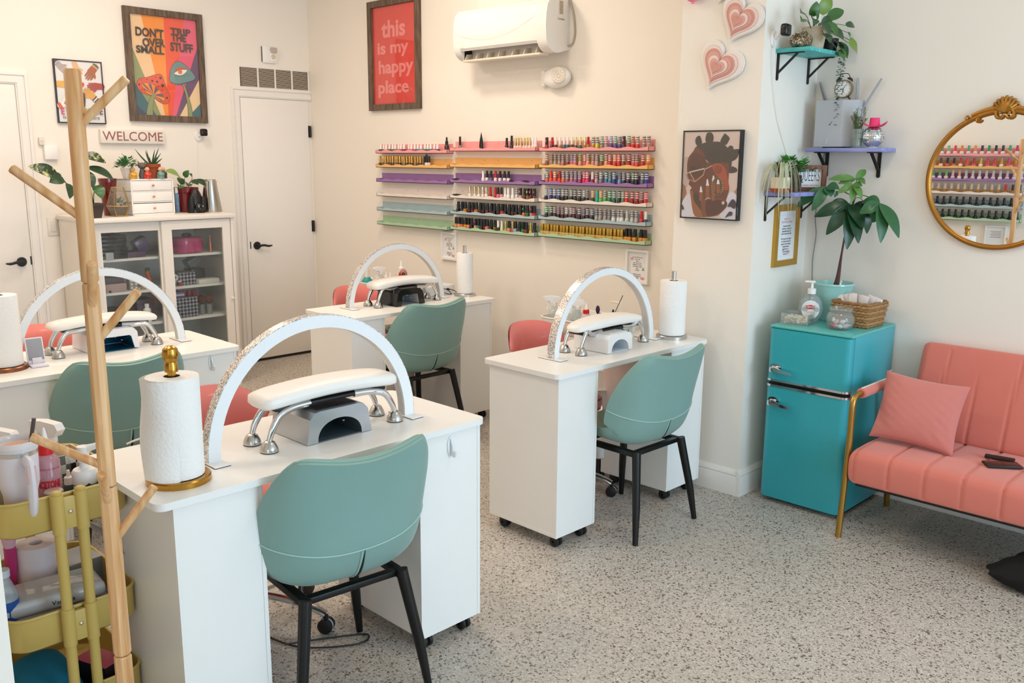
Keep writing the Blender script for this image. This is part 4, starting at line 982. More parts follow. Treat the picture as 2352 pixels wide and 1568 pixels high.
RACKS = [('left', -5.456, -4.665, [1.631, 1.530, 1.427, 1.324, 1.218, 1.116]), ('middle', -4.640, -3.848, [1.645, 1.540, 1.439, 1.336, 1.230, 1.125]), ('right', -3.822, -3.002, [1.644, 1.545, 1.446, 1.340, 1.235, 1.131])]
RD = .058
def rail(w):
    """one wavy-fronted ledge: back strip with screws, tray with scalloped lip (local: x along, y towards the room = -y)"""
    back = MB(); back.box(0, -.004, .002, w, 0, .064)
    tray = MB(); tray.box(0, -RD, 0, w, -.004, .0035)
    n = 60; vs = []
    def hgt(x): return .021+.0042*cos(2*pi*x/(w/6.0)+.4)
    for y in (-RD, -RD+.0035):
        for k in range(n+1): vs.append((w*k/n, y, 0.0))
        for k in range(n+1): vs.append((w*k/n, y, hgt(w*k/n)))
    N = n+1; fs = []
    for k in range(n):
        fs += [(k, k+1, N+k+1, N+k), (2*N+k, 3*N+k, 3*N+k+1, 2*N+k+1), (N+k, N+k+1, 3*N+k+1, 3*N+k)]
    tray.add(vs, fs)
    for x in (0, w-.0035): tray.box(x, -RD, 0, x+.0035, 0, .026)
    sc = MB()
    for x in (.09, .36, .52, .90): sc.lathe([(0, 0), (.0032, 0), (.002, .0015), (0, .0016)], 8, M=Matrix.Translation((x*w, -.004, .048)) @ Matrix.Rotation(pi/2, 4, 'X'))
    return back, tray, sc
SCREW = mat('8a7a6a', .4, .8)
def build_rack(nm, x0, x1, zs, face=None, yw=YB):
    for (cn, ch), z in zip(RAILCOL, zs):
        t = thing('polish_ledge', f'{cn} wavy-fronted polish ledge of the {nm} wall rack', 'wall shelf', (x0, yw, z) if face is None else (x1, yw, z), 0 if face is None else pi, f'ledges of the {nm} polish rack')
        bk, tr, sc = rail(x1-x0)
        obj('back_strip', bk, mat(ch, .5), t, flat=True); obj('tray', tr, mat(ch, .5), t, angle=50); obj('screws', sc, SCREW, t)
for r in RACKS: build_rack(*r)

HEXN = {'black': '161616', 'white': 'f2efec', 'red': 'c8181c', 'dark red': '701018', 'burgundy': '3a0c14', 'brown': '6a4030', 'tan': 'b09a88', 'gold': 'c8a450', 'orange': 'e87028', 'amber': 'c07a20', 'yellow': 'd8d428', 'green': '2a8a50', 'dark green': '123428', 'teal': '1f7a80', 'turquoise': '10b090', 'blue': '2040a0', 'navy': '16203a', 'light blue': '8ab0d0', 'purple': '6a4a90', 'plum': '7a3a60', 'pink': 'e080a0', 'hot pink': 'e03a70', 'coral': 'f05a48', 'peach': 'f0b090', 'nude pink': 'd0a8a0', 'silver': 'b4b2b0', 'grey': '707274', 'pale grey': 'd4d2ce', 'lilac': 'b0a0b8'}
def cname(h):
    a = [int(h[i:i+2], 16) for i in (0, 2, 4)]
    return min(HEXN, key=lambda k: sum((p-int(HEXN[k][2*i:2*i+2], 16))**2 for i, p in enumerate(a)))
ORD = ['first', 'second', 'third', 'fourth', 'fifth', 'sixth', 'seventh', 'eighth', 'ninth', 'tenth', 'eleventh', 'twelfth', 'thirteenth', 'fourteenth', 'fifteenth', 'sixteenth', 'seventeenth', 'eighteenth', 'nineteenth', 'twentieth', 'twenty-first', 'twenty-second', 'twenty-third', 'twenty-fourth', 'twenty-fifth', 'twenty-sixth', 'twenty-seventh', 'twenty-eighth', 'twenty-ninth', 'thirtieth']
def bottle_body(style):
    m = MB()
    if style == 't': m.rbox(-.0155, -.011, 0, .0155, .011, .026, .002)
    elif style == 'G': m.rbox(-.0128, -.011, 0, .0128, .011, .032, .002)
    elif style == 'k': m.rbox(-.0125, -.0115, 0, .0125, .0115, .036, .004); m.cyl((0, 0, .035), (0, 0, .040), .007, n=12)
    elif style == 'g': m.lathe([(0, 0), (.011, 0), (.0115, .002), (.0115, .026), (.008, .031), (.006, .034), (0, .034)], 16)
    else: m.lathe([(0, 0), (.0115, 0), (.0122, .002), (.0122, .029), (.0095, .035), (.0065, .038), (0, .038)], 16)
    return m
def bottle_cap(style):
    m = MB(); z = .036
    if style == 't': m.lathe([(0, .024), (.0088, .024), (.0092, .03), (.0082, .045), (.0055, .057), (0, .061)], 14)
    elif style == 'G': m.rbox(-.0098, -.0098, .033, .0098, .0098, .074, .002)
    elif style == 'k': m.lathe([(0, .038), (.0108, .038), (.0104, .06), (.0098, .081), (0, .082)], 16)
    elif style == 'g': m.lathe([(0, .032), (.0082, .032), (.0082, .077), (.0075, .078), (0, .078)], 16)
    elif style == 'P': m.lathe([(0, z), (.0088, z), (.0082, .06), (.0072, .092), (0, .093)], 16)
    elif style in ('s', 'd'):
        m.lathe([(0, z), (.0098, z), (.0098, .078), (.009, .0795), (0, .0796)], 16)
        if style == 's':
            for k in range(3): m.lathe([(.01, .044+.012*k), (.01, .049+.012*k)], 16, 1, cap=False)
        else: m.lathe([(0, 0), (.006, 0), (.006, .0006), (0, .0006)], 14, 1, M=Matrix.Translation((-.001, -.0098, .058)) @ Matrix.Rotation(pi/2, 4, 'X'))
    else: m.lathe([(0, z), (.0085, z), (.0075, .078), (.0068, .079), (0, .079)], 16)
    return m
MESHC = {}
def shared(name, key, mb, ms, parent, loc=(0, 0, 0)):
    if key not in MESHC:
        o = obj(name, mb(), ms, parent, loc); MESHC[key] = o.data; return o
    o = bpy.data.objects.new(name, MESHC[key]); COL.objects.link(o); o.location = loc
    if parent is not None: o.parent = parent
    return o
def polish(x, y, z, body, cap, st, label, group):
    dot = None
    if ':' in st: st, dot = st.split(':')
    gold = st in 'gG'
    bm_ = mat(body, .16, var=.04, coat=.3)
    b = shared('polish_bottle', ('b', body, st), lambda: bottle_body(st), [bm_], None, (x, y, z))
    tag(b, label, 'nail polish', group)
    cm = [mat(cap, .25, .9 if gold else 0.0, var=.04)]
    if st == 's': cm.append(mat('f0eeec' if sum(int(cap[i:i+2], 16) for i in (0, 2, 4)) < 500 else '6a6468', .4))
    if st == 'd': cm.append(mat(dot, .4))
    shared('cap', ('c', cap, st, dot), lambda: bottle_cap(st), cm, b)
    return b
for key, row in BOTTLES.items():
    ri = 'LMR'.index(key[0]); ci = 'pouwbg'.index(key[1])
    nm, x0, x1, zs = RACKS[ri]; cn = RAILCOL[ci][0]
    items = [i.split(',') for i in row.split()]
    xs = [int(i[0])/1000 for i in items]
    for _ in range(200):                      # keep neighbours from touching
        for k in range(len(xs)-1):
            need = .0325 if items[k][3] == 't' else (.0262 if 'G' in items[k][3] else .0256)
            d = xs[k+1]-xs[k]
            if d < need: e = (need-d)/2; xs[k] -= e; xs[k+1] += e
        if xs[0] < x0+.02: xs[0] = x0+.02
        if xs[-1] > x1-.02: xs[-1] = x1-.02
    for k, (it, x) in enumerate(zip(items, xs)):
        st = it[3]
        cw = {'t': 'white tip', 's': 'striped '+cname(it[2]), 'd': 'dotted black', 'G': 'square gold'}.get(st[0], cname(it[2]))
        polish(x, YB-.034+.003*sin(k*2.3), zs[ci]+.0036, it[1], it[2], st, f'{cname(it[1])} bottle, {cw} cap, {ORD[k]} from left on {nm} rack {cn} ledge', f'polish bottles on the {nm} rack {cn} ledge')
# odd things on the ledges
d = MB(); d.lathe([(0, 0), (.016, 0), (.0165, .003), (.0165, .045), (.012, .054), (.0085, .058), (0, .058)], 18)
t = obj('dropper_bottle', d, mat('3a1a0c', .15, coat=.4), None, (-4.692, YB-.036, 1.6346)); tag(t, 'tall brown dropper bottle at the right end of the left pink ledge', 'bottle')
d = MB(); d.lathe([(0, .057), (.0105, .057), (.0105, .076), (.006, .080), (.0068, .092), (.004, .104), (0, .106)], 14); obj('dropper_cap', d, BLACK, t)
d = MB(); d.lathe([(0, 0), (.0125, 0), (.014, .03), (.011, .065), (.005, .098), (.002, .108), (.0018, .116), (0, .117)], 16); tag(obj('cuticle_oil', d, BLACKGLOSS, None, (-4.355, YB-.034, 1.6486)), 'black bullet-shaped bottle alone on the middle pink ledge', 'bottle')
for lab, x, zi, L in (('black nail file at the left end of the middle purple ledge', -4.60, 2, .075), ('black nail file right of the bottles on the middle purple ledge', -4.09, 2, .062), ('black nail file near the right end of the middle purple ledge', -3.955, 2, .075), ('black nail file at the left end of the middle white ledge', -4.59, 3, .11)):
    d = MB(); d.prism(ell(0, 0, L/2, .009, 20), 0, .003); tag(obj('nail_file', d, mat('23191c', .8), None, (x, YB-.036, RACKS[1][3][zi]+.0200), (radians(58), 0, 0)), lab, 'nail file')
# ------------------------------------------------------------------ glass-door cabinet and what stands in and on it
CABW = mat('efe9e1', .4, var=.01)
cx0, cy0, cw, cd_, chh = XA+.022, 2.152, .956, .556, 1.215
t = thing('glass_cabinet', 'white cabinet with two sliding glass doors between the two doors', 'cabinet', (cx0, cy0, 0))
b = MB(); b.box(0, 0, 0, cd_, .022, 1.187); b.box(0, cw-.022, 0, cd_, cw, 1.187); b.box(0, .022, .085, .008, cw-.022, 1.187); b.box(.008, .022, .085, cd_-.03, cw-.022, .107); b.box(.02, .022, 0, cd_-.045, cw-.022, .085)
b.box(.0, cw-.0001, .10, cd_+.0001, cw+.0012, .112); b.box(cd_-.05, .47, .107, cd_-.045, .478, 1.187)
obj('body', b, CABW, t, flat=True)
b = MB(); b.rbox(-.012, -.012, 1.187, cd_+.018, cw+.010, 1.215, .004); obj('top_board', b, CABW, t)
for z in (.95, .735, .515):
    b = MB(); b.box(.01, .022, z-.016, cd_-.062, cw-.022, z); obj('shelf', b, CABW, t, flat=True)
def sdoor(y0, y1, o0, o1, x, ky):
    b = MB(); z0, z1, a0, a1 = .112, 1.183, .21, 1.124
    b.box(x, y0, z0, x+.02, o0, z1); b.box(x, o1, z0, x+.02, y1, z1); b.box(x, o0, a1, x+.02, o1, z1); b.box(x, o0, z0, x+.02, o1, a0)
    b.box(x+.02, y0, a1+.0005, x+.0203, y1, a1+.0015)
    d = obj('sliding_door', b, CABW, t, flat=True)
    g = MB(); g.box(x+.008, o0, a0, x+.012, o1, a1); obj('glass_pane', g, glass('eef4f5', .975, .02), d)
    k = MB(); k.lathe([(0, 0), (.005, 0), (.005, .008), (.009, .012), (.009, .018), (0, .020)], 16, M=Matrix.Translation((x+.02, ky, .63)) @ Matrix.Rotation(pi/2, 4, 'Y')); obj('knob', k, WHITE_PL, d)
sdoor(.022, .462, .064, .432, cd_-.046, .034)
sdoor(.445, .930, .512, .873, cd_-.022, .916)

def simple(name, label, cat, mb, m, loc, rz=0, group=None, **k):
    o = obj(name, mb, m, None, loc, (0, 0, rz), **k); return tag(o, label, cat, group)
def bx(w, d, h, r=.003):
    b = MB(); b.rbox(-d/2, -w/2, 0, d/2, w/2, h, r); return b
SX = -5.965
for k in range(6):
    simple('makeup_case', f'{["lowest", "second lowest", "third lowest", "third highest", "second highest", "topmost"][k]} black case of the stack inside the cabinet top left', 'case', bx(.17-.006*(k % 2), .20, .0255, .004), mat('17171b', .25, var=.3, scale=40), (SX, 2.305, .9502+.0258*k), .03*((k*7) % 3-1), 'stacked black cases in the cabinet')
simple('label_box', 'small pale box in front of the black case stack in the cabinet', 'box', bx(.05, .03, .045), mat('b9b6b8', .5), (-5.838-.03, 2.27, .9502))
simple('storage_box', 'long purple-grey box on the cabinet top left shelf', 'box', bx(.12, .14, .035), mat('5a3f55', .5, var=.3, scale=30), (SX, 2.46, .9502))
b = MB(); b.rbox(-.04, -.045, 0, .04, .045, .09, .008, M=Matrix.Rotation(.5, 4, 'X')); simple('clear_bag', 'crumpled purple plastic bag at the right of the top left shelf', 'bag', b, mat('54466a', .2, var=.5, scale=50), (SX+.01, 2.535, .986))
simple('cardboard_box', 'pinkish cardboard box on the cabinet middle left shelf', 'box', bx(.15, .18, .055), mat('b59a96', .7, var=.15, scale=20), (SX, 2.295, .7352))
simple('cardboard_box', 'dark flat box lying on the pinkish box in the cabinet', 'box', bx(.14, .16, .04), mat('4f4a55', .5, var=.3, scale=30), (SX, 2.29, .7904))
simple('bottle_cap', 'small red cap on the front edge of the middle left shelf', 'cap', bx(.02, .02, .018), mat('d8261e', .4), (-5.885, 2.262, .7352))
b = bx(.055, .05, .075); 
for i in range(3):
    for j in range(2): b.sph((.025, -.014+.028*j, .014+.023*i), .008, 8, 6, 1)
simple('pearl_box', 'clear box of white beads on the middle left shelf', 'box', b, [mat('a39a92', .3), mat('f2efec', .3)], (SX+.03, 2.432, .7352))
t = thing('figurine', 'orange and green ornament leaning by the door edge of the middle left shelf', 'figurine', (SX+.02, 2.556, .7352))
b = MB(); b.tube([(0, .005, 0), (0, -.004, .06), (0, -.02, .115)], [.017, .016, .013], 10); obj('body', b, mat('c0602a', .4), t); b = MB(); b.sph((0, -.012, .125), (.016, .018, .012), 12, 8); obj('head', b, mat('3f6a48', .5), t)
for k, (y, c, hh) in enumerate(((2.485, 'b09a70', .018), (2.515, '8a6a50', .026), (2.46, 'c8c0b0', .014))):
    simple('trinket_jar', ['squat tan jar on the middle left cabinet shelf', 'dark amber jar on the middle left cabinet shelf', 'tiny pale jar on the middle left cabinet shelf'][k], 'jar', MB().lathe([(0, 0), (.012, 0), (.013, hh), (0, hh+.003)], 14), mat(c, .3), (SX+.06, y, .7352))
simple('black_bag', 'black plastic bag on the lower left cabinet shelf', 'bag', MB().sph((0, 0, .06), (.08, .1, .06), 16, 10), mat('14161b', .2, var=.4, scale=40, bump=.5, bscale=30), (SX, 2.30, .5152))
simple('storage_box', 'maroon patterned box on the lower left cabinet shelf', 'box', bx(.12, .15, .15), mat('3d1f2c', .4, var=.4, scale=50), (SX-.02, 2.50, .5152))
t = thing('lotion_bottle', 'white plastic bottle on the lower left cabinet shelf', 'bottle', (-5.895, 2.500, .5152))
obj('bottle', MB().lathe([(0, 0), (.024, 0), (.025, .005), (.025, .085), (.012, .098), (.012, .104), (0, .104)], 20), WHITE_PL, t); obj('cap', MB().lathe([(0, .1), (.015, .1), (.015, .122), (0, .123)], 16), WHITE_PL, t)
# right hand side
t = thing('petal_canister', 'large magenta petal-shaped canister on the top right cabinet shelf', 'canister', (SX, 2.84, .9502))
b = MB(); b.grid(lambda a, c: ((.085*(1+.08*abs(sin(5*pi*a)))*[.6, .95, 1, 1, .98, .9, 0][min(6, int(c*6.01))])*cos(2*pi*a), (.105*(1+.08*abs(sin(5*pi*a)))*[.6, .95, 1, 1, .98, .9, 0][min(6, int(c*6.01))])*sin(2*pi*a), [0, .004, .04, .08, .1, .108, .108][min(6, int(c*6.01))]), 61, 7); obj('canister', b, mat('b8246a', .15, var=.2, coat=.5), t, angle=60)
b = MB(); b.lathe([(0, .108), (.03, .108), (.035, .125), (.02, .135), (0, .135)], 18); obj('lid', b, mat('3a1430', .3), t)
t = thing('spray_tin', 'amber and cream bottle at the left of the top right cabinet shelf', 'bottle', (SX+.03, 2.692, .9502))
obj('bottle', MB().lathe([(0, 0), (.02, 0), (.02, .09), (.012, .11), (0, .11)], 16), mat('d8c8a0', .3), t); obj('cap', MB().lathe([(0, .11), (.012, .11), (.012, .145), (0, .146)], 14), mat('b8862a', .3), t)
simple('cone_bottle', 'slim rose-gold cone bottle on the top right cabinet shelf', 'bottle', MB().lathe([(0, 0), (.012, 0), (.012, .02), (.010, .05), (.003, .115), (0, .118)], 14), mat('c8765a', .25, .6), (SX+.05, 2.985, .9502))
def hounds():
    m = bpy.data.materials.new('houndstooth'); m.use_nodes = True; nt = m.node_tree; b = nt.nodes['Principled BSDF']
    tc = nt.nodes.new('ShaderNodeTexCoord'); mp = nt.nodes.new('ShaderNodeMapping'); mp.inputs['Rotation'].default_value = (.78, .0, .0); ck = nt.nodes.new('ShaderNodeTexChecker'); ck.inputs['Scale'].default_value = 58
    wv = nt.nodes.new('ShaderNodeTexWave'); wv.inputs['Scale'].default_value = 45; wv.bands_direction = 'Y'
    ck.inputs['Color1'].default_value = lin('d8d8e0'); ck.inputs['Color2'].default_value = lin('1c1c30')
    mx = nt.nodes.new('ShaderNodeMix'); mx.data_type = 'RGBA'; mx.inputs[7].default_value = lin('1c1c30')
    nt.links.new(tc.outputs['Object'], mp.inputs[0]); nt.links.new(mp.outputs[0], ck.inputs['Vector']); nt.links.new(mp.outputs[0], wv.inputs['Vector'])
    nt.links.new(wv.outputs['Fac'], mx.inputs[0]); nt.links.new(ck.outputs[0], mx.inputs[6]); nt.links.new(mx.outputs[2], b.inputs['Base Color']); b.inputs['Roughness'].default_value = .5
    return m
HT = hounds()
simple('patterned_box', 'houndstooth box with silver lid on the middle right cabinet shelf', 'box', bx(.125, .14, .085), HT, (SX-.01, 2.80, .7352))
simple('tissue_box', 'black glossy box behind the houndstooth box on the middle right shelf', 'box', bx(.10, .12, .10), mat('26262c', .3, var=.3, scale=30), (SX-.05, 2.905, .7352))
simple('clear_case', 'clear plastic case leaning on the black box in the cabinet', 'case', MB().rbox(-.05, -.045, 0, .05, .045, .05, .004, M=Matrix.Rotation(.5, 4, 'X')), glass('8f959c', .5), (SX-.05, 2.90, .862))
simple('white_case', 'flat white and beige case on the middle right cabinet shelf', 'case', bx(.155, .09, .032), mat('dcd6cc', .45, var=.05), (-5.915, 2.938, .7352), .05)
for y, c, lab in ((2.672, '5a9a3a', 'green'), (2.702, '1f9aa8', 'turquoise'), (2.738, 'b03a28', 'red')):
    t = thing('glitter_jar', f'little {lab} glitter jar on the middle right cabinet shelf', 'jar', (-5.90, y, .7352), 0, 'little glitter jars in the cabinet')
    obj('jar', MB().lathe([(0, 0), (.0135, 0), (.014, .003), (.014, .026), (0, .026)], 16), mat(c, .15, var=.3, scale=200), t); obj('lid', MB().lathe([(0, .026), (.0145, .026), (.0145, .036), (0, .036)], 16), mat('d8d4d0', .4), t)
for y, z, lab in ((2.676, .7725, 'left'), (2.706, .7725, 'right')):
    b = MB(); R = Matrix.Translation((0, 0, .022)) @ Matrix.Rotation(pi/2, 4, 'Y'); b.lathe([(.009, -.012), (.021, -.012), (.022, -.009), (.022, .009), (.021, .012), (.009, .012), (.009, -.012)], 22, M=R, cap=False)
    simple('tape_roll', f'{lab} white tape roll resting on the glitter jars in the cabinet', 'tape', b, mat('e3dedb', .6), (-5.90, y, z), .2, 'white tape rolls in the cabinet')
simple('patterned_box', 'larger houndstooth box on the lower right cabinet shelf', 'box', bx(.165, .15, .135), HT, (SX, 2.775, .5152))
for k in range(3): simple('booklet', ['lowest blue booklet lying on the larger houndstooth box', 'middle blue booklet lying on the larger houndstooth box', 'top blue booklet lying on the larger houndstooth box'][k], 'booklet', bx(.07, .13, .014, .001), mat(['3a4a78', 'c8ccd8', '55659a'][k], .5), (SX, 2.732, .6503+.0142*k), .04*k, 'blue booklets in the cabinet')
for k in range(3): simple('pink_jar', ['left dark pink jar on the larger houndstooth box', 'middle dark pink jar on the larger houndstooth box', 'right dark pink jar on the larger houndstooth box'][k], 'jar', MB().lathe([(0, 0), (.016, 0), (.018, .02), (.016, .042), (0, .044)], 16), mat('8a2a40', .2, coat=.4), (SX+.02, 2.785+.037*k, .6503), 0, 'dark pink jars in the cabinet')
for k, y in enumerate((2.905, 2.955)):
    t = thing('brush_jar', ['left jar of a fluffy brown brush in the cabinet', 'right jar of a fluffy brown brush in the cabinet'][k], 'brush jar', (SX+.03+.01*k, y, .5152), 0, 'brown brush jars in the cabinet')
    obj('glass_jar', MB().lathe([(.0, .001), (.021, .001), (.022, .07), (.020, .07), (.019, .004)], 18, cap=False), glass('cfd4d2', .75), t); obj('brush', MB().sph((0, 0, .105), (.03, .032, .032), 16, 10), mat('5a2414', .8, var=.3, scale=60, bump=.5, bscale=80), t); obj('handle', MB().cyl((0, 0, .004), (0, 0, .08), .006, n=8), mat('b09a80', .4), t)
simple('clear_bin', 'blue-grey plastic bin on the cabinet bottom right', 'bin', bx(.26, .25, .17, .01), mat('7a8f9a', .25, var=.1), (SX-.03, 2.83, .1075)); simple('white_pot', 'white plastic tub in front of the bin on the cabinet floor', 'tub', MB().lathe([(0, 0), (.032, 0), (.034, .2), (.038, .2), (.038, .215), (0, .215)], 20), WHITE_PL, (-5.885, 2.985, .1075))
simple('clear_bin', 'dark plastic bin on the cabinet bottom left', 'bin', bx(.30, .25, .20, .01), mat('5f6a70', .3, var=.2), (SX-.03, 2.38, .1075))

# --- on top
TZ = 1.2152
def leafset(mb, centre, n, r, h, size, mi=0, seed=1, spread=1.0, droop=.2, up=.35):
    rnd = random.Random(seed)
    for k in range(n):
        a = rnd.uniform(0, 2*pi); e = rnd.random()**.6
        rr = r*e; c = Vector(centre)+Vector((rr*cos(a), rr*sin(a), h*(1-.75*e*e)*rnd.uniform(.55, 1.05)))
        d = Vector((cos(a)*(.35+e), sin(a)*(.35+e), up+rnd.uniform(-.5, .5))).normalized()
        L = size*rnd.uniform(.7, 1.2)
        mb.leaf(c, c+d*L, Vector((-d.x*.5+rnd.uniform(-.3, .3), -d.y*.5+rnd.uniform(-.3, .3), 1)), L*.62*spread, -droop*.4, mi)
GREEN = mat('3f6a3a', .38, var=.25, scale=30); DGREEN = mat('2c4a30', .35, var=.25, scale=30); BGREEN = mat('4f9a3a', .4, var=.25, scale=40); LGREEN = mat('8aa455', .4, var=.25, scale=40)
def varieg():
    m = bpy.data.materials.new('variegated_leaf'); m.use_nodes = True; nt = m.node_tree; b = nt.nodes['Principled BSDF']
    tc = nt.nodes.new('ShaderNodeTexCoord'); nz = nt.nodes.new('ShaderNodeTexNoise'); nz.inputs['Scale'].default_value = 26; nz.inputs['Detail'].default_value = 4; nz.inputs['Distortion'].default_value = 1.2
    r = nt.nodes.new('ShaderNodeValToRGB'); e = r.color_ramp.elements; e[0].color = lin('26402a'); e[0].position = .5; e[1].color = lin('d8d59a'); e[1].position = .66
    nt.links.new(tc.outputs['Object'], nz.inputs['Vector']); nt.links.new(nz.outputs['Fac'], r.inputs[0]); nt.links.new(r.outputs[0], b.inputs['Base Color']); b.inputs['Roughness'].default_value = .32
    return m
VAR = varieg()
HEARTL = lambda q: (sin(pi*min(1, q*.9+.1))**.7)*(1-.25*q)
def pot(name_, t, prof, m, soil=None, n=28, loc=(0, 0, 0)):
    o = obj(name_, MB().lathe(prof, n, cap=False), m, t, loc)
    if soil: obj('soil', MB().lathe([(0, soil[1]), (soil[0], soil[1])], n, cap=False), mat('2e2119', .95, bump=.6, bscale=120), t, loc)
    return o
# long-stemmed variegated plant in a dark square pot
t = thing('potted_plant', 'variegated large-leaf plant in a small dark pot, behind the coat rack', 'plant', (-5.90, 2.215, TZ))
b = MB(); P4 = [(-.036, -.036), (.036, -.036), (.036, .036), (-.036, .036)]; vs = [(x*.85, y*.85, 0) for x, y in P4]+[(x*1.25, y*1.25, .078) for x, y in P4]+[(x*1.3, y*1.3, .078) for x, y in P4]+[(x*1.3, y*1.3, .092) for x, y in P4]+[(x*1.18, y*1.18, .092) for x, y in P4]+[(x*1.1, y*1.1, .07) for x, y in P4]
b.add(vs, [(3, 2, 1, 0)]+[(4*r+k, 4*r+(k+1) % 4, 4*r+4+(k+1) % 4, 4*r+4+k) for r in range(5) for k in range(4)]+[(20, 21, 22, 23)]); obj('pot', b, mat('3b2f2a', .45), t, flat=True)
st_ = MB(); lf = MB()
def W(y, z, x=0): return (x, y-2.215, z-TZ)
for pts, tip, nrm, wd, mi in (([(0, 0, .07), W(2.10, 1.40), W(2.01, 1.475)], W(1.845, 1.535, .02), (.9, -.2, .5), .095, 1), ([(0, 0, .07), W(2.08, 1.41), W(2.04, 1.47)], W(1.95, 1.44, .04), (1, .1, .3), .085, 0), ([(0, 0, .07), W(2.12, 1.38), W(2.07, 1.43)], W(2.055, 1.34, .05), (1, .3, .1), .07, 0),
                              ([(0, 0, .07), W(2.20, 1.45), W(2.18, 1.60)], W(2.30, 1.555, .03), (.8, .1, .6), .085, 1), ([(0, 0, .07), W(2.20, 1.42), W(2.205, 1.525)], W(2.345, 1.445, .02), (.8, .2, .6), .075, 0), ([(0, 0, .07), W(2.20, 1.40), W(2.19, 1.50)], W(2.205, 1.40, .04), (1, 0, .2), .07, 0), ([(0, 0, .07), W(2.22, 1.36), W(2.235, 1.415)], W(2.25, 1.335, .05), (1, 0, .3), .085, 2), ([(0, 0, .07), W(2.16, 1.36), W(2.13, 1.40)], W(2.10, 1.32, .04), (1, -.3, .2), .06, 0)):
    P = bez(pts, 6); st_.tube(P, .0028, 6); lf.leaf(P[-1], tip, nrm, wd, .12, mi, 9, HEARTL)
obj('stems', st_, mat('3d5a38', .5), t); obj('leaves', lf, [DGREEN, VAR, GREEN], t, angle=80)
t = thing('tall_pot', 'tall glossy dark red pot between dark pot and glass terrarium', 'pot', (-6.09, 2.385, TZ)); pot('pot', t, [(0, 0), (.034, 0), (.036, .005), (.055, .215), (.058, .218), (.058, .24), (.052, .24), (.048, .2), (0, .2)], mat('6e0f18', .15, coat=.5))
# terrarium
t = thing('terrarium', 'gold-edged geometric glass terrarium with succulents left of the mini drawers', 'terrarium', (-5.965, 2.398, TZ), radians(8))
def hexa(r, z, n=5): return [(r*cos(2*pi*k/n+.32), r*sin(2*pi*k/n+.32), z) for k in range(n)]
L0, L1, L2 = hexa(.048, .004), hexa(.075, .068), hexa(.038, .188)
gl = MB(); gl.add(L0+L1+L2, [(k, (k+1) % 5, 5+(k+1) % 5, 5+k) for k in range(5)]+[(5+k, 5+(k+1) % 5, 10+(k+1) % 5, 10+k) for k in range(5)]); obj('glass_panes', gl, glass('efe9dc', .9), t, flat=True)
e = MB()
for A_, B_ in [(L0, L0), (L1, L1), (L2, L2)]:
    for k in range(5): e.tube([A_[k], B_[(k+1) % 5]], .0022, 6)
for k in range(5): e.tube([L0[k], L1[k], L2[k]], .0022, 6)
obj('brass_edges', e, mat('c9a04a', .3, .9), t)
sl = MB(); sl.add([(x*.97, y*.97, z+.002) for x, y, z in L0]+[(x*.9, y*.9, .058) for x, y, z in L1], [(k, (k+1) % 5, 5+(k+1) % 5, 5+k) for k in range(5)]+[tuple(range(5, 10))]); obj('soil', sl, mat('4a3b30', .95, bump=.5, bscale=120), t)
lf = MB(); leafset(lf, (0, 0, .055), 40, .04, .06, .035, 0, 3, .5); leafset(lf, (.0, -.03, .06), 16, .012, .10, .03, 0, 5, .45); obj('succulents', lf, mat('55705a', .5, var=.25, scale=50), t, angle=80)
# mini drawers
t = thing('mini_drawer_unit', 'white three-drawer desktop unit in the middle of the cabinet top', 'drawer unit', (-6.005, 2.645, TZ), radians(9))
b = MB(); w_ = .158
b.box(-.24, -w_, 0, 0, -w_+.009, .236); b.box(-.24, w_-.009, 0, 0, w_, .236); b.box(-.24, -w_, .227, 0, w_, .236); b.box(-.24, -w_, 0, 0, w_, .009); b.box(-.24, -w_, 0, -.232, w_, .236)
for z in (.080, .153): b.box(-.23, -w_, z, -.002, w_, z+.006)
obj('body', b, WHITE_PL, t, flat=True)
for k, z in enumerate((.011, .088, .161)):
    d = MB(); d.rbox(-.2, -w_+.0115, z, -.003, w_-.0115, z+.064, .0015); dr = obj('drawer', d, WHITE_PL, t)
    g = MB(); g.cyl((-.003, 0, z+.032), (.006, 0, z+.032), .003, n=8); g.sph((.011, 0, z+.032), .0075, 14, 10); obj('knob', g, mat('c98f72', .3, .7), dr)
ZT = TZ+.2362
def bush(t, n, c, r, h, size, m, seed, **k):
    lf = MB(); leafset(lf, c, n, r, h, size, 0, seed, **k); obj('leaves', lf, m, t, angle=80)
t = thing('potted_plant', 'bushy small-leaf plant in a faceted white pot on the mini drawers', 'plant', (-6.06, 2.508, ZT)); pot('pot', t, [(0, 0), (.028, 0), (.042, .062), (.044, .07), (.040, .07), (.038, .06), (0, .06)], mat('e6e0d8', .4), n=9)
bush(t, 110, (0, 0, .062), .058, .075, .034, mat('4f8a55', .45, var=.3, scale=40), 11, up=.3); st_ = MB(); st_.tube(bez([(0, -.02, .07), (.01, -.07, .085), (.02, -.105, .07)], 5), .0015, 5); obj('stems', st_, mat('7a6a40', .6), t)
t = thing('potted_aloe', 'spiky aloe in a terracotta pot on the mini drawers', 'plant', (-6.085, 2.685, ZT)); pot('pot', t, [(0, 0), (.036, 0), (.050, .075), (.056, .075), (.057, .098), (.05, .098), (.048, .085), (0, .085)], mat('9a4a28', .8, var=.08), (.047, .088))
lf = MB()
for dy, dx, h_ in ((-.115, .02, .11), (-.05, .03, .10), (-.02, -.02, .105), (.01, .03, .085), (.03, 0, .11), (.05, .02, .12), (.075, -.01, .085), (-.03, .04, .06), (.02, .05, .06), (.055, .05, .05)):
    lf.leaf((dx*.2, dy*.12, .085), (dx, dy, .085+h_), (1, 0, .2), .016, -.06, 0, 7, lambda q: (1-q)**.6)
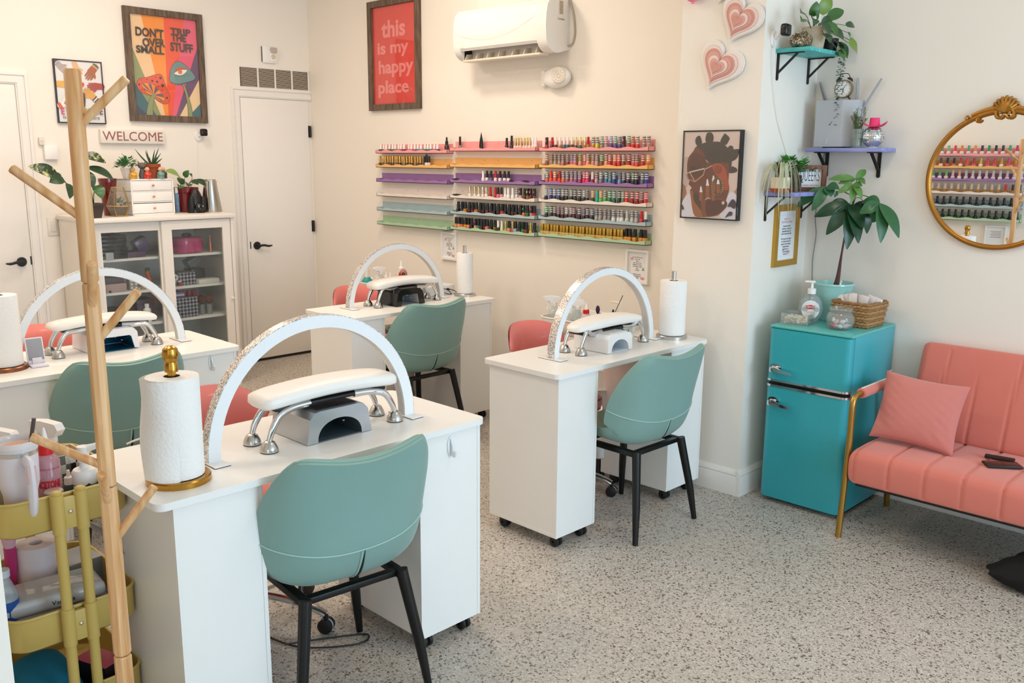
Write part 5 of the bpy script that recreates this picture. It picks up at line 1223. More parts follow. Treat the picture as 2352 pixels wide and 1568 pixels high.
obj('leaves', lf, mat('3d5a3c', .45, var=.2), t, angle=80)
def monk(label, x, y, robe, s=1.0):
    t = thing('monk_figurine', label, 'figurine', (x, y, ZT), 0, 'little monk figurines on the mini drawers')
    b = MB(); b.lathe([(0, 0), (.021, 0), (.0235, .006), (.022, .025), (.017, .042), (.009, .05), (0, .051)], 18, sy=1.08)
    b.tube(bez([(.004, -.016, .04), (.018, -.014, .028), (.021, .0, .024), (.018, .014, .028), (.004, .016, .04)], 4), .0062, 8); obj('robe', b, mat(robe, .3, coat=.3), t)
    h = MB(); h.sph((.001, 0, .062), (.0145, .0145, .0155), 18, 12); h.sph((.0155, 0, .061), (.0025, .0022, .0022), 8, 6)
    for q in (-1, 1): h.sph((.0, q*.0145, .061), (.003, .0025, .0045), 8, 6); h.sph((.0145, q*.0055, .0635), (.0012, .002, .0012), 6, 5, 1); h.sph((.016, q*.008, .003), (.006, .005, .0035), 8, 6)
    h.tube([(.0142, -.003, .0555), (.0148, 0, .0548), (.0142, .003, .0555)], .0007, 5, 1)
    obj('head', h, [mat('e2b592', .4), mat('4a2a20', .5)], t)
monk('yellow-robed little monk figurine on the mini drawers', -6.008, 2.522, 'd9a02a'); monk('red-robed little monk figurine on the mini drawers', -6.017, 2.622, 'd03a2c'); monk('teal-robed little monk figurine on the mini drawers', -6.030, 2.716, '6f9a92'); monk('brown-robed little monk figurine behind the teal one', -6.066, 2.752, '4a3228')
t = thing('cat_figurine', 'small grey animal figurine behind the red monk', 'figurine', (-6.05, 2.603, ZT)); b = MB(); b.lathe([(0, 0), (.021, 0), (.024, .02), (.018, .05), (.011, .065), (0, .066)], 16); obj('body', b, mat('5c5652', .6), t)
b = MB(); b.sph((.0, 0, .085), (.019, .027, .022), 16, 10)
for q in (-1, 1): b.tube([(0, q*.017, .095), (0, q*.026, .118)], [.008, .001], 6)
b.sph((.018, 0, .08), (.008, .011, .007), 10, 8); obj('head', b, mat('66605c', .6), t)
# right side of the top
t = thing('potted_plant', 'trailing pothos in a wide dark red pot behind the black dog ornament', 'plant', (-6.155, 2.945, TZ)); pot('pot', t, [(0, 0), (.062, 0), (.064, .005), (.082, .135), (.088, .138), (.090, .172), (.083, .172), (.08, .15), (0, .15)], mat('701019', .2, coat=.4), (.079, .155))
lf = MB(); st_ = MB()
for base, tip, wd, mi in (((.03, -.06, .255), (.05, -.165, .285), .062, 1), ((.02, -.035, .235), (.06, -.075, .24), .05, 1), ((.02, -.01, .245), (.05, .01, .29), .05, 0), ((.03, -.05, .185), (.09, -.085, .165), .06, 0), ((.05, .0, .20), (.10, -.03, .18), .06, 2), ((.03, .03, .215), (.08, .06, .19), .065, 2), ((.02, .07, .22), (.09, .13, .17), .065, 2), ((.01, .05, .235), (.03, .02, .265), .045, 2), ((.0, -.02, .19), (-.06, -.02, .24), .06, 2)):
    st_.tube(bez([(0, base[1]*.3, .15), (base[0]*.6, base[1]*.8, (.15+base[2])/2+.02), base], 5), .0018, 5); lf.leaf(base, tip, (.8, 0, .7), wd, .1, mi, 8, HEARTL)
obj('stems', st_, mat('6a7a48', .5), t); obj('leaves', lf, [GREEN, LGREEN, DGREEN], t, angle=80)
t = thing('dog_ornament', 'black hound ornament with hanging ears on the cabinet top', 'ornament', (-6.03, 2.955, TZ)); b = MB()
b.grid(lambda a, c: (lambda an, z: (.04*(1-z**3*.6)*cos(an), .056*(1-z**3.0*.62)*sin(an)*(1+.1*(1-z)), .158*z))(2*pi*a, c), 33, 12); b.sph((-.0, 0, .152), (.018, .024, .012), 14, 8); obj('body', b, mat('0f1011', .35), t)
b = MB(); b.sph((.040, .006, .038), (.022, .034, .034), 18, 12); b.sph((.058, .006, .026), (.012, .016, .012), 12, 8)
for q in (-1, 1): b.sph((.0595, .006+q*.015, .047), (.003, .0025, .0075), 8, 6, 1)
obj('head', b, [mat('0b0b0c', .3), mat('d8d8d0', .2)], t)
for q in (-1, 1): b = MB(); b.sph((.030, q*.042, .06), (.012, .018, .06), 12, 10); obj('ear', b, mat('101112', .4), t)
t = thing('steel_jug', 'brushed steel tapering jug at the right end of the cabinet top', 'jug', (-6.075, 3.092, TZ)); b = MB(); b.lathe([(0, 0), (.072, 0), (.073, .003), (.041, .222), (.0405, .226), (.036, .226), (.036, .21)], 40, cap=False); b.tube([(.0, .042, .205), (0, .052, .226)], [.008, .005], 8); obj('body', b, mat('bcb9b3', .28, 1.0, var=.03), t)
b = MB(); b.lathe([(0, .214), (.036, .214)], 24, cap=False); obj('mouth', b, BLACK, t); b = MB(); b.tube(bez([(.030, -.030, .212), (.040, -.044, .205), (.052, -.052, .10), (.062, -.055, .02)], 6), .007, 8, flat=.5); obj('handle', b, STEEL, t)
t = thing('spray_can', 'slim blue-patterned can between mini drawers and red pot', 'can', (-6.12, 2.862, TZ)); obj('can', MB().lathe([(0, 0), (.0155, 0), (.016, .002), (.016, .125), (.010, .135), (0, .135)], 18), mat('6f8fa8', .4, var=.7, scale=90), t); obj('cap', MB().lathe([(0, .135), (.012, .135), (.012, .172), (0, .173)], 14), WHITE_PL, t)
# ------------------------------------------------------------------ corner shelves between column and mirror
def plank(name, h): return wood(name, h, .5, (4, 22, 22), 2)
def bracket(parent, x, y, z, d, hgt, axis):
    """flat iron L bracket with strut; axis: unit vector out of the wall"""
    ax = Vector((axis[0], axis[1], 0)); sd = Vector((-ax.y, ax.x, 0)); w = .0085
    def bar(a, b, wd, th, up_):
        a, b = Vector(a), Vector(b); t_ = (b-a).normalized(); n = t_.cross(sd)
        m.add([a+sd*s*wd+n*q*th for s, q in ((-1, -1), (1, -1), (1, 1), (-1, 1))]+[b+sd*s*wd+n*q*th for s, q in ((-1, -1), (1, -1), (1, 1), (-1, 1))], [(0, 1, 2, 3), (7, 6, 5, 4), (0, 4, 5, 1), (1, 5, 6, 2), (2, 6, 7, 3), (3, 7, 4, 0)])
    m = MB(); o = Vector((x, y, z))
    bar(o+ax*.0025-Vector((0, 0, hgt-.008)), o+ax*.0025, w, .0023, 1)
    m.prism(ell(0, 0, w, w, 14), 0, .0046, M=Matrix.Translation(o-Vector((0, 0, hgt-.008))) @ (FACE['+X'] if axis[0] else FACE['-Y']).to_4x4())
    bar(o-Vector((0, 0, .0025)), o+ax*d-Vector((0, 0, .0025)), w, .0023, 1)
    bar(o+ax*.003-Vector((0, 0, hgt*.74)), o+ax*d*.76-Vector((0, 0, .004)), w*.85, .003, 1)
    return obj('bracket', m, BLACKMETAL, parent, flat=True)
def shelf(label, x0, y0, x1, y1, z, mt, brs, axis, d, hgt):
    t = thing('wall_shelf', label, 'wall shelf', (x0, y0, z), 0, 'small painted corner shelves')
    b = MB(); b.rbox(0, 0, 0, x1-x0, y1-y0, .0175, .0012); obj('board', b, mt, t)
    for p in brs: bracket(t, p[0]-x0, p[1]-y0, -.0002, d, hgt, axis)
    return t
TEAL_P = plank('3aa7a8', '63cbc8'); LAV = plank('8189c4', '9a9fd6')
shelf('turquoise shelf on black brackets, highest in the corner', XP+.0005, 3.835, XP+.165, 4.170, 2.073, TEAL_P, ((XP+.0005, 3.857), (XP+.0005, 4.149)), (1, 0), .125, .117)
shelf('lavender shelf holding the framed QUEERS sign, lowest in the corner', XP+.0005, 3.806, XP+.155, 4.195, 1.440, LAV, ((XP+.0005, 3.828), (XP+.0005, 4.174)), (1, 0), .125, .117)
shelf('lavender shelf under the grey router', -2.092, 4.085, -1.728, YC-.0005, 1.641, LAV, ((-2.056, YC-.0005), (-1.800, YC-.0005)), (0, -1), .125, .117)
# turquoise shelf: rock, pot with pothos, string plant
ZS = 2.0908
rnd = random.Random(4)
t = thing('pyrite_rock', 'lumpy glittering brown pyrite rock on the turquoise shelf', 'rock', (-2.055, 3.905, ZS))
def pyrite():
    m = bpy.data.materials.new('pyrite'); m.use_nodes = True; nt = m.node_tree; b = nt.nodes['Principled BSDF']
    tc = nt.nodes.new('ShaderNodeTexCoord'); v = nt.nodes.new('ShaderNodeTexVoronoi'); v.inputs['Scale'].default_value = 150; nt.links.new(tc.outputs['Object'], v.inputs['Vector'])
    sp = nt.nodes.new('ShaderNodeSeparateColor'); nt.links.new(v.outputs['Color'], sp.inputs[0]); r = nt.nodes.new('ShaderNodeValToRGB'); e = r.color_ramp.elements
    e[0].color = lin('4a3a2c'); e[1].color = lin('e6d8bc'); x = e.new(.55); x.color = lin('8f785c'); nt.links.new(sp.outputs[0], r.inputs[0]); nt.links.new(r.outputs[0], b.inputs['Base Color'])
    b.inputs['Metallic'].default_value = .5; b.inputs['Roughness'].default_value = .3
    bp = nt.nodes.new('ShaderNodeBump'); bp.inputs['Strength'].default_value = 1; bp.inputs['Distance'].default_value = .005; nt.links.new(sp.outputs[1], bp.inputs['Height']); nt.links.new(bp.outputs['Normal'], b.inputs['Normal'])
    return m
b = MB(); b.sph((0, 0, .033), (.042, .068, .034), 40, 24)
b.v = [(x*(1+.16*sin(60*y+3)*cos(70*z)+.1*sin(120*x+40*z)), y*(1+.12*sin(90*z+50*x)+.08*cos(130*y)), max(.0, z*(1+.14*sin(75*y)+.1*cos(95*x)))) for x, y, z in b.v]
obj('rock', b, pyrite(), t, angle=50)
t = thing('potted_plant', 'leafy pothos in a speckled cream pot on the turquoise shelf', 'plant', (-2.060, 4.030, ZS))
pot('pot', t, [(0, 0), (.040, 0), (.042, .004), (.056, .098), (.058, .103), (.053, .103), (.050, .085), (0, .085)], mat('d8c3a8', .75, var=.22, scale=130, bump=.2, bscale=150), (.05, .088))
lf = MB(); st_ = MB(); Q = lambda x, y, z: (x+2.060, y-4.030, z-ZS)
for c, tip, wd, mi in ((Q(-2.03, 3.84, 2.235), Q(-2.0, 3.775, 2.222), .045, 2), (Q(-2.02, 3.83, 2.205), Q(-1.99, 3.765, 2.185), .045, 0), (Q(-2.04, 3.95, 2.235), Q(-2.02, 3.955, 2.295), .06, 0), (Q(-2.03, 4.01, 2.25), Q(-2.0, 4.04, 2.33), .07, 1), (Q(-2.01, 4.05, 2.23), Q(-1.97, 4.12, 2.27), .06, 0),
                       (Q(-2.02, 3.93, 2.22), Q(-1.99, 3.89, 2.185), .05, 2), (Q(-2.0, 3.98, 2.20), Q(-1.97, 4.0, 2.15), .06, 2), (Q(-2.0, 4.03, 2.21), Q(-1.96, 4.05, 2.15), .06, 0), (Q(-1.99, 4.05, 2.18), Q(-1.95, 4.10, 2.14), .06, 2), (Q(-2.0, 4.0, 2.16), Q(-1.96, 3.99, 2.115), .055, 2),
                       (Q(-1.96, 4.13, 2.205), Q(-1.95, 4.20, 2.205), .04, 2), (Q(-1.955, 4.145, 2.175), Q(-1.955, 4.17, 2.15), .025, 0), (Q(-1.95, 4.15, 2.13), Q(-1.94, 4.225, 2.085), .075, 1), (Q(-1.97, 4.10, 2.12), Q(-1.95, 4.15, 2.06), .065, 2), (Q(-1.965, 4.085, 2.09), Q(-1.94, 4.10, 2.05), .06, 0), (Q(-1.96, 4.18, 2.145), Q(-1.95, 4.205, 2.15), .02, 1),
                       (Q(-2.03, 3.97, 2.20), Q(-2.01, 3.93, 2.25), .05, 0), (Q(-2.02, 4.02, 2.20), Q(-2.0, 4.07, 2.24), .05, 2)):
    st_.tube(bez([(.0+c[0]*.2, c[1]*.2, .088), (c[0]*.6, c[1]*.6, c[2]*.6+.05), c], 5), .0016, 5); lf.leaf(c, tip, (.8, -.3, .5), wd, .1, mi, 8, HEARTL)
obj('stems', st_, mat('5a7040', .5), t); obj('leaves', lf, [mat('3f6b33', .35, var=.2, scale=30), mat('6f8f35', .35, var=.2, scale=30), mat('2f5230', .35, var=.2, scale=30)], t, angle=80)
t = thing('hanging_plant', 'string plant in a small black pot, its strands hanging below the turquoise shelf', 'plant', (-2.025, 4.125, ZS)); pot('pot', t, [(0, 0), (.028, 0), (.036, .06), (.033, .06), (.03, .05), (0, .05)], BLACK)
lf = MB(); rnd = random.Random(9)
for s in range(13):
    a = -1.2+2.4*s/12; L = (.15, .26, .33, .20, .29, .36, .24, .31, .18, .27, .34, .22, .14)[s]
    p0 = Vector((.01+.012*cos(a), .02*sin(a), .052)); p1 = Vector((.052+.004*(s % 3), .026*sin(a), .035)); 
    P = bez([p0, p1, p1+Vector((.006, -.004*(s % 2), -.05)), p1+Vector((.004+.004*rnd.random(), -.022*(L/.35)+.010*rnd.random(), -L))], 6)
    for i, p in enumerate(P[4:]):
        for q in range(3):
            an = rnd.uniform(0, 6.28); d = Vector((cos(an), sin(an), -.35)); lf.leaf(p, p+d*.0125, (0, 0, 1), .0065, -.15, 0, 3)
obj('strands', lf, mat('2f5a38', .4, var=.3, scale=60), t, angle=80)
# middle lavender shelf: router, clock, glass, disco ball, hat
ZS = 1.6587
t = thing('router', 'grey tower router with angled antennas on the lavender shelf', 'router', (-2.0, 4.17, ZS+.006))
GREY = mat('b6b8bd', .55, var=.02)
b = MB(); b.prism([(-.070, -.05), (.055, -.05), (.062, -.048), (.112, .012), (.112, .064), (-.070, .064)], 0, .212); obj('body', b, GREY, t)
b = MB(); b.prism(ell(0.01, 0, .055, .045, 24), -.006, 0); obj('base', b, mat('23253a', .5), t)
b = MB(); b.add([(-.002, -.0505, .104), (.000, -.0505, .099), (.0035, -.0505, .097), (.0135, -.0505, .1145), (.012, -.0505, .1155), (.0025, -.0505, .101)], [(0, 1, 2, 5), (2, 3, 4, 5)]); obj('tick_mark', b, BLACK, t)
b = MB()
for z in (.018, .027, .036): b.cyl((-.006, -.0503, z), (-.006, -.0509, z), .0022, n=10)
obj('indicator', b, mat('e9edf2', .3), t)
for a, c_ in (((-.06, .06, .19), (-.112, .055, .305)), ((.075, .06, .195), (.072, .06, .315)), ((.108, .05, .17), (.188, .05, .305)), ((-.07, .066, .17), (-.118, .070, .300))):
    b = MB(); b.tube([a, c_], .0075, 6, flat=.5); obj('antenna', b, mat('a3a5ac', .5), t)
t = thing('alarm_clock', 'twin-bell alarm clock with white dial on top of the router', 'clock', (-1.962, 4.165, ZS+.2182), radians(8))
Rf = Matrix.Translation((0, 0, .050)) @ Matrix.Rotation(pi/2, 4, 'X'); CK = mat('4a3f38', .3, .8)
b = MB(); b.lathe([(0, -.015), (.036, -.015), (.041, -.008), (.042, .012), (.040, .018), (.036, .018), (.0355, .014)], 36, M=Rf, cap=False); obj('case', b, mat('8f857c', .25, .8), t)
b = MB(); b.lathe([(0, .0125), (.0365, .0125)], 32, 0, Rf, cap=False)
for k in range(12): b.box(-.0006, .0285, .0128, .0006, .033, .0132, 1, Rf @ Matrix.Rotation(2*pi*k/12, 4, 'Z'))
b.box(-.0012, -.003, .0134, .0012, .018, .0138, 1, Rf @ Matrix.Rotation(radians(178), 4, 'Z')); b.box(-.0008, -.003, .014, .0008, .026, .0144, 1, Rf @ Matrix.Rotation(radians(-38), 4, 'Z')); b.box(-.0003, -.006, .0146, .0003, .028, .0148, 1, Rf @ Matrix.Rotation(radians(-160), 4, 'Z')); obj('dial', b, [mat('f4f2ee', .5), BLACK], t)
for s in (-1, 1):
    b = MB(); b.lathe([(0, .012), (.009, .010), (.015, .003), (.016, 0), (0, 0)], 18, M=Matrix.Translation((s*.024, 0, .090)) @ Matrix.Rotation(s*.6, 4, 'Y')); obj('bell', b, CK, t)
    b = MB(); b.cyl((s*.022, 0, .016), (s*.033, 0, 0), .0045, .003, 8); obj('leg', b, CK, t)
b = MB(); b.tube(bez([(-.024, 0, .103), (-.014, 0, .118), (.014, 0, .118), (.024, 0, .103)], 6), .0018, 6); obj('handle', b, CK, t)
t = thing('glass_of_cuttings', 'drinking glass of water holding rosemary cuttings beside the router', 'glass', (-1.862, 4.125, ZS)); obj('glass', MB().lathe([(0, .001), (.0215, .001), (.026, .085), (.0245, .085), (.0205, .006), (0, .006)], 24, cap=False), glass('e6efea', .86), t); obj('water', MB().lathe([(0, .007), (.0200, .007), (.0220, .045), (0, .045)], 20), glass('a7b59a', .7), t)
lf = MB(); rnd = random.Random(2)
for s in range(13):
    a = rnd.uniform(0, 6.28); sp_ = rnd.uniform(.1, 1); top = Vector((.045*cos(a)*sp_, .03*sin(a)*sp_-.005, .12+.055*rnd.random()))
    P = bez([(.006*cos(a), .006*sin(a), .01), (.012*cos(a), .012*sin(a), .08), top], 8); lf.tube(P, .0008, 4)
    for p in P[6:]:
        for q in range(4): an = rnd.uniform(0, 6.28); lf.leaf(p, p+Vector((cos(an)*.012, sin(an)*.012, .012)), (0, 0, 1), .0028, 0, 0, 2)
obj('rosemary', lf, mat('6f7f4c', .6, var=.35, scale=40), t, angle=80)
t = thing('disco_ball', 'small mirrored disco ball at the right of the lavender shelf', 'disco ball', (-1.795, 4.14, ZS)); b = MB(); nb = 15
for i in range(1, nb):
    th0, th1 = pi*i/nb-.085, pi*i/nb+.085; n = max(5, int(30*sin(pi*i/nb)))
    for k in range(n):
        a0, a1 = 2*pi*(k+.06)/n, 2*pi*(k+.94)/n; r = .0485; j = random.Random(i*97+k).uniform(-.0012, .0012)
        b.add([(r*sin(q)*cos(a)+j*cos(a), r*sin(q)*sin(a)+j*sin(a), .050-r*cos(q)+j) for q, a in ((th0, a0), (th0, a1), (th1, a1), (th1, a0))], [(0, 3, 2, 1)])
obj('mirror_tiles', b, mat('f2f3f6', .04, 1.0), t, flat=True); obj('core', MB().sph((0, 0, .05), .0475, 28, 18), mat('9a9da2', .4), t); obj('foot', MB().lathe([(0, 0), (.024, 0), (.024, .003), (.012, .006), (0, .006)], 20), mat('d9dce2', .3), t)
t = thing('cowboy_hat', 'tiny hot pink cowboy hat sitting on the disco ball', 'hat', (-1.792, 4.138, ZS+.0975), radians(12)); HP = mat('f23a78', .6)
b = MB(); b.grid(lambda a, c: ((.022+.030*c)*cos(2*pi*a)*1.05, (.018+.022*c)*sin(2*pi*a), .001+.020*c*abs(cos(2*pi*a))**3-.006*c*abs(sin(2*pi*a))), 41, 6); obj('brim', b, HP, t, angle=80)
b = MB(); b.grid(lambda a, c: (lambda k: (.023*k*cos(2*pi*a), .0185*k*sin(2*pi*a), (.036*min(1, c*1.4)-(.006*max(0, c-.7)/.3*(1-abs(cos(2*pi*a)))))))([1.02, 1, .98, .96, .93, .88, .6, 0][min(7, int(c*7.01))]), 33, 8); obj('crown', b, HP, t, angle=80)
# low lavender shelf
ZS = 1.4577
t = thing('framed_sign', 'wood-framed sign reading QUEERS on the low lavender shelf', 'sign', (-2.053, 4.062, ZS), radians(42))
b = frame_mb(.150, .122, .020, .030); m2 = MB(); m2.join(b, Matrix.Translation((0, -.0, .061)) @ Matrix.Rotation(pi/2, 4, 'X')); obj('frame', m2, wood('5a3522', '8a5a3c', .6, (30, 30, 6)), t, flat=True)
b = MB(); b.box(-.062, -.012, .012, .062, -.009, .110); obj('panel', b, mat('eceef0', .6), t)
A = MB(); A.join(text_mb('QUEERS', .042, sx=.62, bold=-.0003), Matrix.Translation((0, -.0124, .070)) @ Matrix.Rotation(pi/2, 4, 'X') @ Matrix.Diagonal((1.0, 1.75, 1, 1))); A.join(text_mb('in queers we trust', .0115), Matrix.Translation((0, -.0124, .029)) @ Matrix.Rotation(pi/2, 4, 'X')); obj('lettering', A, mat('3c3f4a', .6), t)
t = thing('potted_plant', 'bright green leafy plant in a dark wood planter behind the air plant', 'plant', (-2.102, 3.975, ZS)); b = MB(); b.rbox(-.034, -.075, 0, .034, .05, .075, .002); b.rbox(-.034, -.075, .075, -.02, -.06, .135, .002); obj('planter', b, wood('3a2418', '5e3d28', .7, (30, 6, 30)), t)
lf = MB(); leafset(lf, (0, -.02, .075), 120, .06, .085, .036, 0, 21, up=.2); leafset(lf, (.0, .07, .08), 60, .06, .07, .034, 0, 22, up=.2); obj('leaves', lf, BGREEN, t, angle=80)
t = thing('air_plant', 'pale strappy air plant in a cream pot on a terracotta saucer', 'plant', (-2.055, 3.80, ZS)); pot('pot', t, [(0, .012), (.036, .012), (.042, .016), (.044, .068), (.041, .068), (.038, .05), (0, .05)], mat('e6d7bd', .6, var=.06)); pot('saucer', t, [(0, 0), (.040, 0), (.050, .018), (.047, .019), (0, .008)], mat('a3502c', .7))
lf = MB(); rnd = random.Random(15)
for k in range(34):
    a = rnd.uniform(-2.2, 2.2) if k % 4 else rnd.uniform(0, 6.28); r = rnd.uniform(.06, .125); hgt = rnd.uniform(.01, .055); dr = rnd.uniform(.07, .19)
    c = Vector((.012*cos(a), .02*sin(a)+.005, .06)); d = Vector((cos(a)*.55, sin(a), 0))
    if c.x+d.x*r < -.07: continue
    P = bez([c, c+d*r*.45+Vector((0, 0, hgt+.03)), c+d*r*.85+Vector((0, 0, hgt*.3)), c+d*(r*1.02)+Vector((0, 0, -dr*.55)), c+d*(r*.98)+Vector((.004, .01*sin(k), -dr))], 5)
    lf.tube(P, [.0045*(1-.9*i/(len(P)-1)) for i in range(len(P))], 6, flat=.3)
obj('leaves', lf, mat('b4ba9b', .6, var=.15, scale=30), t, angle=80)
b = MB(); b.rbox(-.02, -.018, 0, .02, .018, .028, .006); tag(obj('red_trinket', b, mat('9a1a20', .3), None, (-2.04, 4.165, ZS)), 'small red box at the right end of the low lavender shelf', 'box')
# gold framed rules
w, h, bw = .228, .294, .030
A = Art(.009); A.poly(rectp(-w/2+bw, -h/2+bw, w/2-bw, h/2-bw), 'eff1f3')
for z in (.098, -.098): A.line([(-.066, z), (.066, z)], .0006, 'b8bcc4')
for k, s_ in enumerate(('RESPECT IS', 'NON-NEGOTIABLE')): A.text(s_, 0, .078-.014*k, .0125, 'd8768c', sx=.95)
for k, s_ in enumerate(('Sisterhood Nail', 'Society is a safe and', 'respectful space for', 'both clients and staff.', '', 'We reserve the right', 'to refuse service to', 'anyone who displays', 'inappropriate,', 'aggressive, or', 'disrespectful', 'behavior.')):
    if s_: A.text(s_, 0, .045-.0122*k, .0112, '3a3c42', bold=.00012)
A.poly([(.030+.012*a, -.083+.012*b) for a, b in heart(1.0)], 'e8a0aa')
picture('framed_notice', 'gold-framed house rules notice on the column side under the lavender shelf', 'notice', '+X', (XP, 4.028, 1.2465), w, h, bw, .016, mat('c69a3f', .35, .7, var=.05), A, False)
b = MB(); b.tube(bez([(-2.072, YC-.004, 1.64), (-2.085, YC-.005, 1.45), (-2.094, YC-.005, 1.33), (-2.083, YC-.005, 1.24), (-2.092, YC-.005, 1.12), (-2.086, YC-.006, .98), (-2.10, YC-.006, .86), (-2.11, YC-.006, .60)], 6), .0022, 6); tag(obj('electric_cord', b, mat('7c7c80', .5)), 'grey cord wandering down the corner from the router shelf to behind the fridge', 'cord')

# ------------------------------------------------------------------ fridge
FR = mat('2fa6b2', .32, var=.015, coat=.25); fx0, fx1, fy0, fy1 = -2.052, -1.652, 3.772, 4.236
t = thing('retro_fridge', 'turquoise retro two-door mini fridge in the corner', 'fridge', (fx0, fy0, 0)); FW, FD = fx1-fx0, fy1-fy0
def slab(x0, y0, x1, y1, r, n=8, back=.003):
    return [(x1-back, y1), (x0+back, y1)]+[(x0+r-r*cos(pi/2*k/n), y0+r-r*sin(pi/2*k/n)) for k in range(n+1)]+[(x1-r+r*sin(pi/2*k/n), y0+r-r*cos(pi/2*k/n)) for k in range(n+1)]
b = MB(); b.rbox(.0, .040, .022, FW, FD, .846, .006); obj('cabinet', b, FR, t)
b = MB(); b.rbox(-.001, .012, .838, FW+.001, FD, .852, .005, 3); b.lathe([(0, 0), (.028, 0), (.028, .004), (.024, .006), (0, .006)], 24, c=(FW-.045, .045, .8518)); obj('top_panel', b, mat('5cb7b2', .35, var=.02), t)
for nm_, z0, z1 in (('freezer_door', .5915, .837), ('fridge_door', .024, .5735)):
    b = MB(); b.prism(slab(0, 0, FW, .038, .032), z0, z1); d = obj(nm_, b, FR, t)
    zt = (z0, z0+.008) if nm_ == 'freezer_door' else (z1-.008, z1)
    c = MB(); c.prism(slab(-.003, -.004, FW+.003, .039, .034), zt[0]-.001, zt[1]+.001); obj('chrome_trim', c, CHROME, d)
    hz = .652 if nm_ == 'freezer_door' else .493
    g = MB(); Mh = Matrix.Translation((.052, -.0005, hz)) @ Matrix.Rotation(pi/2, 4, 'X')
    g.prism(smooth([(-.022, -.014), (-.024, .016), (0, .024), (.022, .016), (.026, -.002), (.01, -.014)], 4), 0, .010, M=Mh); g.rbox(-.022, -.016, .010, .012, .010, .03, .005, 2, M=Mh)
    g.prism([(.0, -.012), (.0, .011), (.05, .002), (.090, -.001), (.096, -.005), (.090, -.012)], .020, .031, M=Mh @ Matrix.Rotation(-.05, 4, 'Z')); obj('handle', g, CHROME, d)
b = MB(); b.box(.004, .03, .5735, FW-.004, .039, .5915); obj('gasket', b, BLACK, t)
b = MB(); b.box(.02, .06, 0, FW-.02, FD-.03, .0225); obj('plinth', b, BLACK, t)
b = MB(); b.tube(bez([(FW+.001, .41, .62), (FW+.012, .42, .635), (FW+.014, .44, .63)], 4), .003, 6); obj('cable_clip', b, WHITE_PL, t)
FT = .8522
t = thing('money_tree', 'tall money tree in a pale aqua pot on the fridge', 'plant', (-1.915, 4.118, FT))
pot('pot', t, [(0, 0), (.058, 0), (.062, .004), (.082, .13), (.092, .17), (.096, .172), (.095, .18), (.088, .18), (.080, .16), (0, .15)], mat('9fd3cd', .2, var=.04, coat=.5), (.079, .152), 40)
K = lambda x, y, z: (x+1.915, y-4.118, z-FT)
b = MB(); P = bez([(.0, 0, .13), K(-1.895, 4.11, 1.05), K(-1.882, 4.105, 1.18), K(-1.862, 4.10, 1.33), K(-1.838, 4.10, 1.44), K(-1.834, 4.10, 1.50)], 6); b.tube(P, [.017*(1-.75*min(1, i/12)) if i < 12 else .0045 for i in range(len(P))], 10); obj('trunk', b, mat('5a3a34', .8, var=.25, scale=50, bump=.4, bscale=90), t)
lf = MB(); st_ = MB()
def palm(c, stem, tips, wd, mi=0, nrm=(.6, -.6, .5)):
    st_.tube(bez([stem, tuple((a+b2)/2+(.01 if i == 2 else 0) for i, (a, b2) in enumerate(zip(stem, c))), c], 5), .0022, 5)
    for tp in tips: lf.leaf(c, tp, nrm, wd*(1 if len(tp) < 4 else 1), .10, mi, 9, lambda q: sin(pi*min(1, q**.85*.96+.02))**.85)
top = K(-1.834, 4.10, 1.49)
palm(K(-1.838, 4.09, 1.520), top, [K(-1.945, 4.04, 1.515), K(-1.90, 4.05, 1.497), K(-1.775, 4.05, 1.497), K(-1.82, 4.15, 1.56)], .036, 1)
palm(K(-1.832, 4.06, 1.493), top, [K(-1.885, 4.02, 1.455), K(-1.82, 4.02, 1.41), K(-1.775, 4.03, 1.435), K(-1.79, 4.06, 1.49), K(-1.875, 4.05, 1.485)], .034, 1)
palm(K(-1.945, 4.03, 1.482), K(-1.845, 4.09, 1.44), [K(-2.065, 3.98, 1.385), K(-1.985, 3.98, 1.372), K(-1.915, 4.02, 1.438), K(-1.885, 4.03, 1.475)], .050, 0)
palm(K(-1.700, 4.05, 1.415), K(-1.838, 4.095, 1.45), [K(-1.66, 4.0, 1.245), K(-1.59, 4.02, 1.27), K(-1.765, 4.0, 1.37), K(-1.775, 4.05, 1.425), K(-1.715, 4.03, 1.33)], .058, 0)
palm(K(-1.845, 4.06, 1.405), K(-1.842, 4.1, 1.42), [K(-1.812, 4.0, 1.205), K(-1.915, 4.0, 1.265), K(-1.975, 3.99, 1.345), K(-1.765, 4.01, 1.235), K(-1.93, 4.02, 1.385), K(-1.80, 4.04, 1.33), K(-1.755, 4.02, 1.30)], .066, 2)
palm(K(-1.815, 4.14, 1.42), K(-1.842, 4.1, 1.43), [K(-1.745, 4.13, 1.34), K(-1.76, 4.12, 1.395), K(-1.865, 4.14, 1.34), K(-1.79, 4.15, 1.27)], .055, 2)
st_.tube(bez([K(-1.845, 4.09, 1.44), K(-1.885, 4.05, 1.465), K(-1.90, 4.04, 1.46)], 5), .0015, 5); lf.leaf(K(-1.90, 4.04, 1.465), K(-1.905, 4.03, 1.435), (1, -.5, .2), .022, .1, 0)
obj('stems', st_, mat('5f7a45', .5), t); obj('leaves', lf, [mat('2f6339', .33, var=.2, scale=20), mat('5f8a45', .35, var=.2, scale=20), mat('21472c', .3, var=.2, scale=20)], t, angle=80)
t = thing('hand_sanitizer', 'round clear pump bottle of hand sanitizer with red and white label on the fridge', 'pump bottle', (-1.958, 3.985, FT), radians(25))
b = MB(); b.lathe([(0, .0), (.030, 0), (.050, .03), (.058, .062), (.052, .095), (.032, .122), (.018, .130), (.018, .136), (0, .136)], 30, sy=.55); obj('bottle', b, glass('d3e0e2', .72), t)
